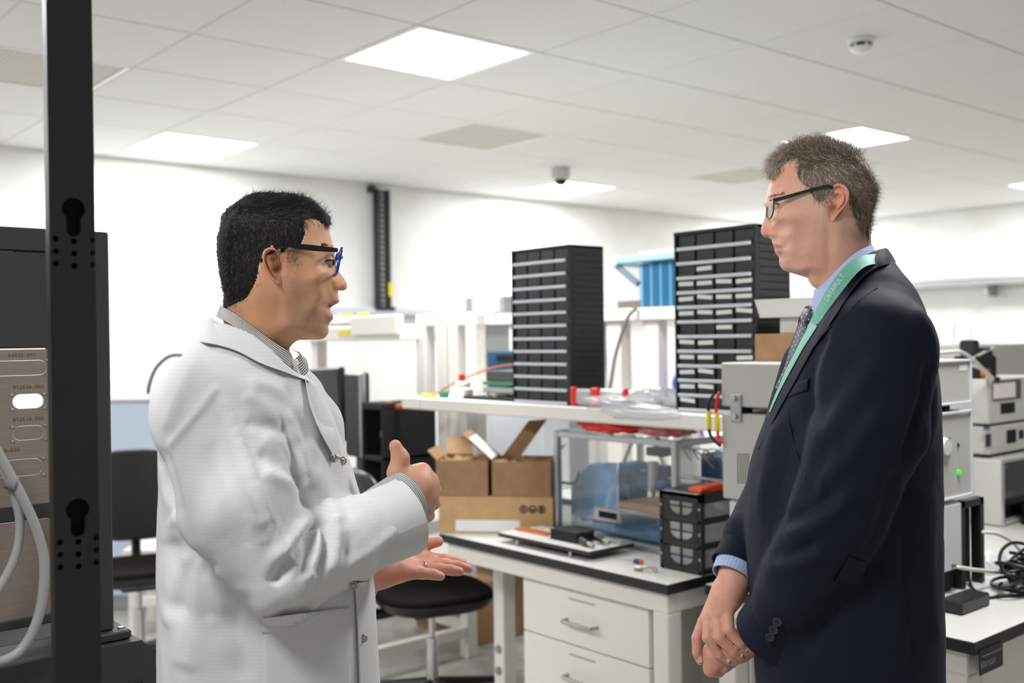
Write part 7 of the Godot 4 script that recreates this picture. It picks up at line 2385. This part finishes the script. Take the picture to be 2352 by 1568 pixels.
	part("jacket_collar", band(p, [[2040, 572, 0.0], [2030, 570, 0.050], [2000, 580, 0.080], [1968, 602, 0.098], [1938, 640, 0.102], [1908, 690, 0.098], [1880, 738, 0.086]], [p.at(2058, 602, 0.0)] + oc.call([[2040, 606], [2015, 614], [1985, 634], [1955, 670], [1925, 714], [1900, 752]], 0.009), 40, 0.008, 0.005), navy, ja)
	part("lapel", cloth_patch(p, ct, fo, [[1866, 742], [1835, 800], [1808, 850], [1780, 905], [1758, 958], [1735, 1030]], [[1912, 748], [1890, 770], [1868, 800], [1830, 870], [1790, 940], [1742, 1032]], 12, 30, 0.006, 0.008), navy, ja)
	part("breast_pocket", cloth_patch(p, ct, fo, [[1798, 890], [1797, 916]], [[1858, 869], [1855, 896]], 14, 4, 0.003, 0.005), navy, ja)
	part("pocket_flap", cloth_patch(p, ct, fo, [[1952, 1277], [1918, 1334]], [[1990, 1292], [1984, 1344]], 10, 8, 0.005, 0.007), navy, ja)
	for line in [[[2015, 660], [1975, 690], [1930, 740], [1900, 800]], [[1816, 900], [1812, 960], [1830, 1040], [1850, 1100]]]:
		var q := []
		for a in line:
			q.append(on_cloth(p, ct, fo, a[0], a[1], -0.0003))
		part("seam", mb().tube(curve_pts(q, 10), 0.0011, 6), navy, ja)
	for e in [[1786, 1428], [1777, 1446], [1769, 1463]]:
		var c := on_cloth(p, ct, fo, e[0], e[1], 0.0065)
		var bt := part("cuff_button", mb().lathe([Vector2(0, 0.0005), Vector2(0.0045, 0.0006), Vector2(0.0062, 0.0018), Vector2(0.0072, 0.0012), Vector2(0.0074, -0.002)], 24), mat(Color(0.13, 0.15, 0.19), 0.3), ja, "dark sleeve button")
		bt.position = c
		bt.rotation.x = PI / 2 - 0.1
		part("thread", mb().box(Vector3(0.001, 0.0006, 0), Vector3(0.0006, 0.001, 0.004)).box(Vector3(-0.001, 0.0006, 0), Vector3(0.0006, 0.001, 0.004)), M.hole, bt)
	var ring := func(c: Vector3, d: Vector3, r0: float, r1: float, len: float, flatn: float) -> MB:
		var b := mb()
		var B := b.frame_of(d)
		for lay in 2:
			b.grid(40, 6, func(u: float, v: float) -> Vector3:
				var a := u * TAU
				var r := lerpf(r0, r1, v) - 0.0025 * lay
				return c + B.z * len * v + B.x * cos(a) * r * flatn + B.y * sin(a) * r, lay == 1)
		b.grid(40, 1, func(u: float, v: float) -> Vector3:
			var a := u * TAU
			var r := r1 - 0.0025 * v
			return c + B.z * len + B.x * cos(a) * r * flatn + B.y * sin(a) * r, true)
		return b
	var fd := (p.at(1785, 1440, 0.110) - p.at(1850, 1330, 0.165)).normalized()
	part("sleeve_end", ring.call(p.at(1812, 1396, 0.132), fd, 0.0585, 0.0650, 0.066, 1.0), navy, ja)
	var fd2 := (p.at(1690, 1300, 0.030) - p.at(1718, 1230, -0.01)).normalized()
	part("sleeve_end", ring.call(p.at(1710, 1246, 0.0), fd2, 0.0370, 0.043, 0.050, 1.0), navy, ja)
	var pale := mat(Color(0.70, 0.755, 0.90), 0.8, 0.0, 0.3)
	var pin := Image.create(32, 8, false, Image.FORMAT_RGB8)
	for x in 32:
		for y in 8:
			pin.set_pixel(x, y, Color(0.90, 0.92, 0.97) if x % 8 < 3 else Color(1, 1, 1))
	pale.albedo_texture = ImageTexture.create_from_image(pin)
	pale.uv1_scale = Vector3(9, 1, 1)
	part("shirt_cuff", ring.call(p.at(1698, 1282, 0.020), fd2, 0.038, 0.036, 0.038, 1.0), pale, p.node, "pale blue shirt cuff")
	part("shirt_cuff", ring.call(p.at(1790, 1425, 0.105), fd, 0.056, 0.054, 0.034, 1.0), pale, p.node, "pale blue shirt cuff")
	part("shirt_collar", band(p, [[2006, 566, 0.0], [1998, 564, 0.042], [1968, 578, 0.064], [1935, 606, 0.072], [1905, 638, 0.066], [1882, 660, 0.046], [1870, 664, 0.016]], [[2020, 600, 0.0], [2008, 598, 0.058], [1980, 612, 0.086], [1950, 645, 0.094], [1922, 690, 0.090], [1896, 726, 0.070], [1862, 728, 0.030]], 40, 0.004, 0.003), pale, p.node, "pale blue shirt collar")
	part("shirt_front", band(p, [[1872, 690, 0.0], [1850, 745, 0.0], [1824, 810, 0.0], [1800, 870, 0.0]], [[1890, 700, 0.07], [1866, 752, 0.075], [1840, 815, 0.075], [1812, 872, 0.07]], 20, 0.004, 0.003), pale, p.node, "pale blue shirt front")
	# tie with white dots
	var dots := Image.create(128, 128, false, Image.FORMAT_RGB8)
	dots.fill(Color(0.085, 0.115, 0.185))
	for yy in 128:
		for xx in 128:
			var cxp := fposmod(xx + (16 if (yy / 32) % 2 == 1 else 0), 32) - 16.0
			var cyp := (yy % 32) - 16.0
			if cxp * cxp + cyp * cyp < 16.0:
				dots.set_pixel(xx, yy, Color(0.80, 0.84, 0.88))
	var tie := mat(Color(1, 1, 1), 0.5)
	tie.albedo_texture = ImageTexture.create_from_image(dots)
	tie.uv1_scale = Vector3(3.2, 0.9, 1)
	var kn := mat(Color(1, 1, 1), 0.5)
	kn.albedo_texture = tie.albedo_texture
	kn.uv1_scale = Vector3(1.0, 0.8, 1)
	part("tie_knot", band(p, [[1862, 700, -0.02], [1848, 706, 0.0], [1836, 728, 0.0], [1832, 742, -0.02]], [[1876, 712, 0.03], [1872, 716, 0.036], [1862, 738, 0.036], [1846, 748, 0.026]], 16, 0.010, 0.004), kn, p.node, "navy tie knot with white dots")
	part("tie", band(p, [[1835, 738, -0.015], [1824, 770, -0.012], [1812, 805, -0.012], [1800, 845, -0.012], [1780, 890, -0.012]], [[1852, 744, 0.030], [1848, 775, 0.040], [1836, 812, 0.044], [1822, 850, 0.046], [1800, 900, 0.046]], 24, 0.008, 0.004), tie, p.node, "navy tie with white dots")
	# lanyard
	var gm := mat(Color(0.40, 0.66, 0.585), 0.6)
	var ln := thing("lanyard", "green fabric lanyard with white lettering around the neck of the man in the suit", "lanyard")
	ln.transform = p.node.transform
	var mid := [[2044, 600, 0.0], [2040, 599, 0.050], [2012, 597, 0.100], [1980, 603, 0.128], [1950, 626, 0.146], [1920, 664, 0.156], [1894, 706, 0.150], [1868, 746, 0.138]]
	var L := []; var Rr := []
	var tops := [[2046, 586, 0.0], [2042, 584, 0.048], [2010, 583, 0.090], [1972, 590, 0.116], [1936, 616, 0.134], [1905, 656, 0.142], [1880, 700, 0.136], [1861, 739, 0.122]]
	var lows := [[2046, 612, 0.0], [2042, 611, 0.062], [2012, 606, 0.118], [1986, 613, 0.140], [1960, 636, 0.158], [1930, 674, 0.166], [1900, 714, 0.158], [1877, 750, 0.146]]
	part("strap", band(p, tops, lows, 50, 0.001, 0.0012), gm, ln)
	part("strap", cloth_patch(p, ct, fo, [[1861, 738], [1834, 792], [1808, 842], [1784, 895], [1766, 945]], [[1877, 749], [1844, 800], [1816, 851], [1790, 900], [1769, 947]], 6, 30, 0.012, 0.004), gm, ln)
	part("strap", band(p, [[2046, 586, 0.0], [2047, 590, -0.05]], [[2046, 612, 0.0], [2047, 614, -0.06]], 8, 0.001, 0.0012), gm, ln)
	var word := "CATAPULT"
	for i in word.length():
		var t := i / 7.0
		var c := p.at(lerpf(1898, 1934, t), lerpf(687, 634, t), lerpf(0.166, 0.158, t))
		var ang := atan2(53.0, 36.0) + lerpf(0.06, -0.12, t)
		text_part(word[i], 0.0075, M.paper, ln, Transform3D(Basis(Vector3.BACK, ang), c), "letter")
	# glasses
	var gl := thing("eyeglasses", "thin black-rimmed eyeglasses on the man in the suit", "glasses")
	gl.transform = p.node.transform
	var bk := mat(Color(0.03, 0.03, 0.035), 0.3)
	var acr := Vector3(0.30, 0, 1).normalized()
	var upv := (p.at(1772, 456, 0.03) - p.at(1768, 502, 0.03)).normalized()
	var cen := p.at(1769, 480, 0.037)
	var fr := mb()
	var far := p.at(1762, 488, -0.034)
	var far_acr := Vector3(0.10, 0, 1).normalized()
	eyeglass_rim(fr, cen, acr, upv, 0.050, 0.033, 0.0012, 2.6)
	eyeglass_rim(fr, far, far_acr, upv, 0.050, 0.033, 0.0012, 2.6)
	part("lens", lens_sheet(cen, acr, upv, 0.049, 0.032), M.clear, gl)
	part("lens", lens_sheet(far, far_acr, upv, 0.049, 0.032), M.clear, gl)
	fr.tube(curve_pts([cen - acr * 0.025 + upv * 0.005, (cen + far) / 2 + upv * 0.009 - Vector3(0.004, 0, 0), far + far_acr * 0.025 + upv * 0.005]), 0.0013, 8)
	part("frame", fr, bk, gl, "thin black front frame")
	for s in [1.0, -1.0]:
		var tb := mb()
		var up := []; var dn := []
		var e := [[[1775, 456, 0.064], [1800, 450, 0.070], [1840, 439, 0.0735], [1878, 429, 0.076], [1900, 424, 0.079], [1912, 428, 0.077], [1918, 434, 0.066]], [[1777, 465, 0.064], [1802, 458, 0.070], [1841, 446, 0.0735], [1879, 434, 0.076], [1901, 429, 0.079], [1910, 432, 0.077], [1915, 437, 0.066]]]
		for i in 7:
			up.append(p.at(e[0][i][0], e[0][i][1], e[0][i][2]) * Vector3(1, 1, s)); dn.append(p.at(e[1][i][0], e[1][i][1], e[1][i][2]) * Vector3(1, 1, s))
		var u2 := curve_pts(up, 5); var d2 := curve_pts(dn, 5)
		for lay in 2:
			tb.grid(u2.size() - 1, 1, func(u: float, v: float) -> Vector3:
				var i := int(round(u * (u2.size() - 1)))
				return (u2[i] as Vector3).lerp(d2[i], v) + Vector3(0, 0, s * (0.0012 - 0.0024 * lay)), (lay == 1) == (s > 0))
			tb.grid(u2.size() - 1, 1, func(u: float, v: float) -> Vector3:
				var i := int(round(u * (u2.size() - 1)))
				return (u2[i] if lay == 0 else d2[i]) + Vector3(0, 0, s * (0.0012 - 0.0024 * v)), lay == 1)
		part("temple", tb, bk, gl, "black temple arm")
	# trousers and shoes
	var tr := Field.new()
	for z in [0.09, -0.09]:
		var hip := p.at(1950, 1560, z)
		tr.chain([[Vector3(hip.x, 0.86, z), 0.098], [Vector3(hip.x - 0.01, 0.50, z), 0.072], [Vector3(hip.x + 0.01, 0.09, z), 0.058]], 0.02)
	var tm := mb()
	closed_field(p, tr, tm, 0.03, 0.016)
	part("suit_trousers", tm, navy, p.node, "navy suit trousers")
	for z in [0.09, -0.09]:
		var s := Field.new()
		var hip := p.at(1950, 1560, z)
		s.limb(Vector3(hip.x + 0.06, 0.042, z), Vector3(hip.x - 0.17, 0.034, z), 0.042, 0.034, 0.01)
		s.limb(Vector3(hip.x + 0.03, 0.06, z), Vector3(hip.x, 0.09, z), 0.045, 0.05, 0.02)
		var sm := mb()
		closed_field(p, s, sm, 0.02, 0.012)
		part("shoe", sm, M.plastic, p.node, "black shoe")
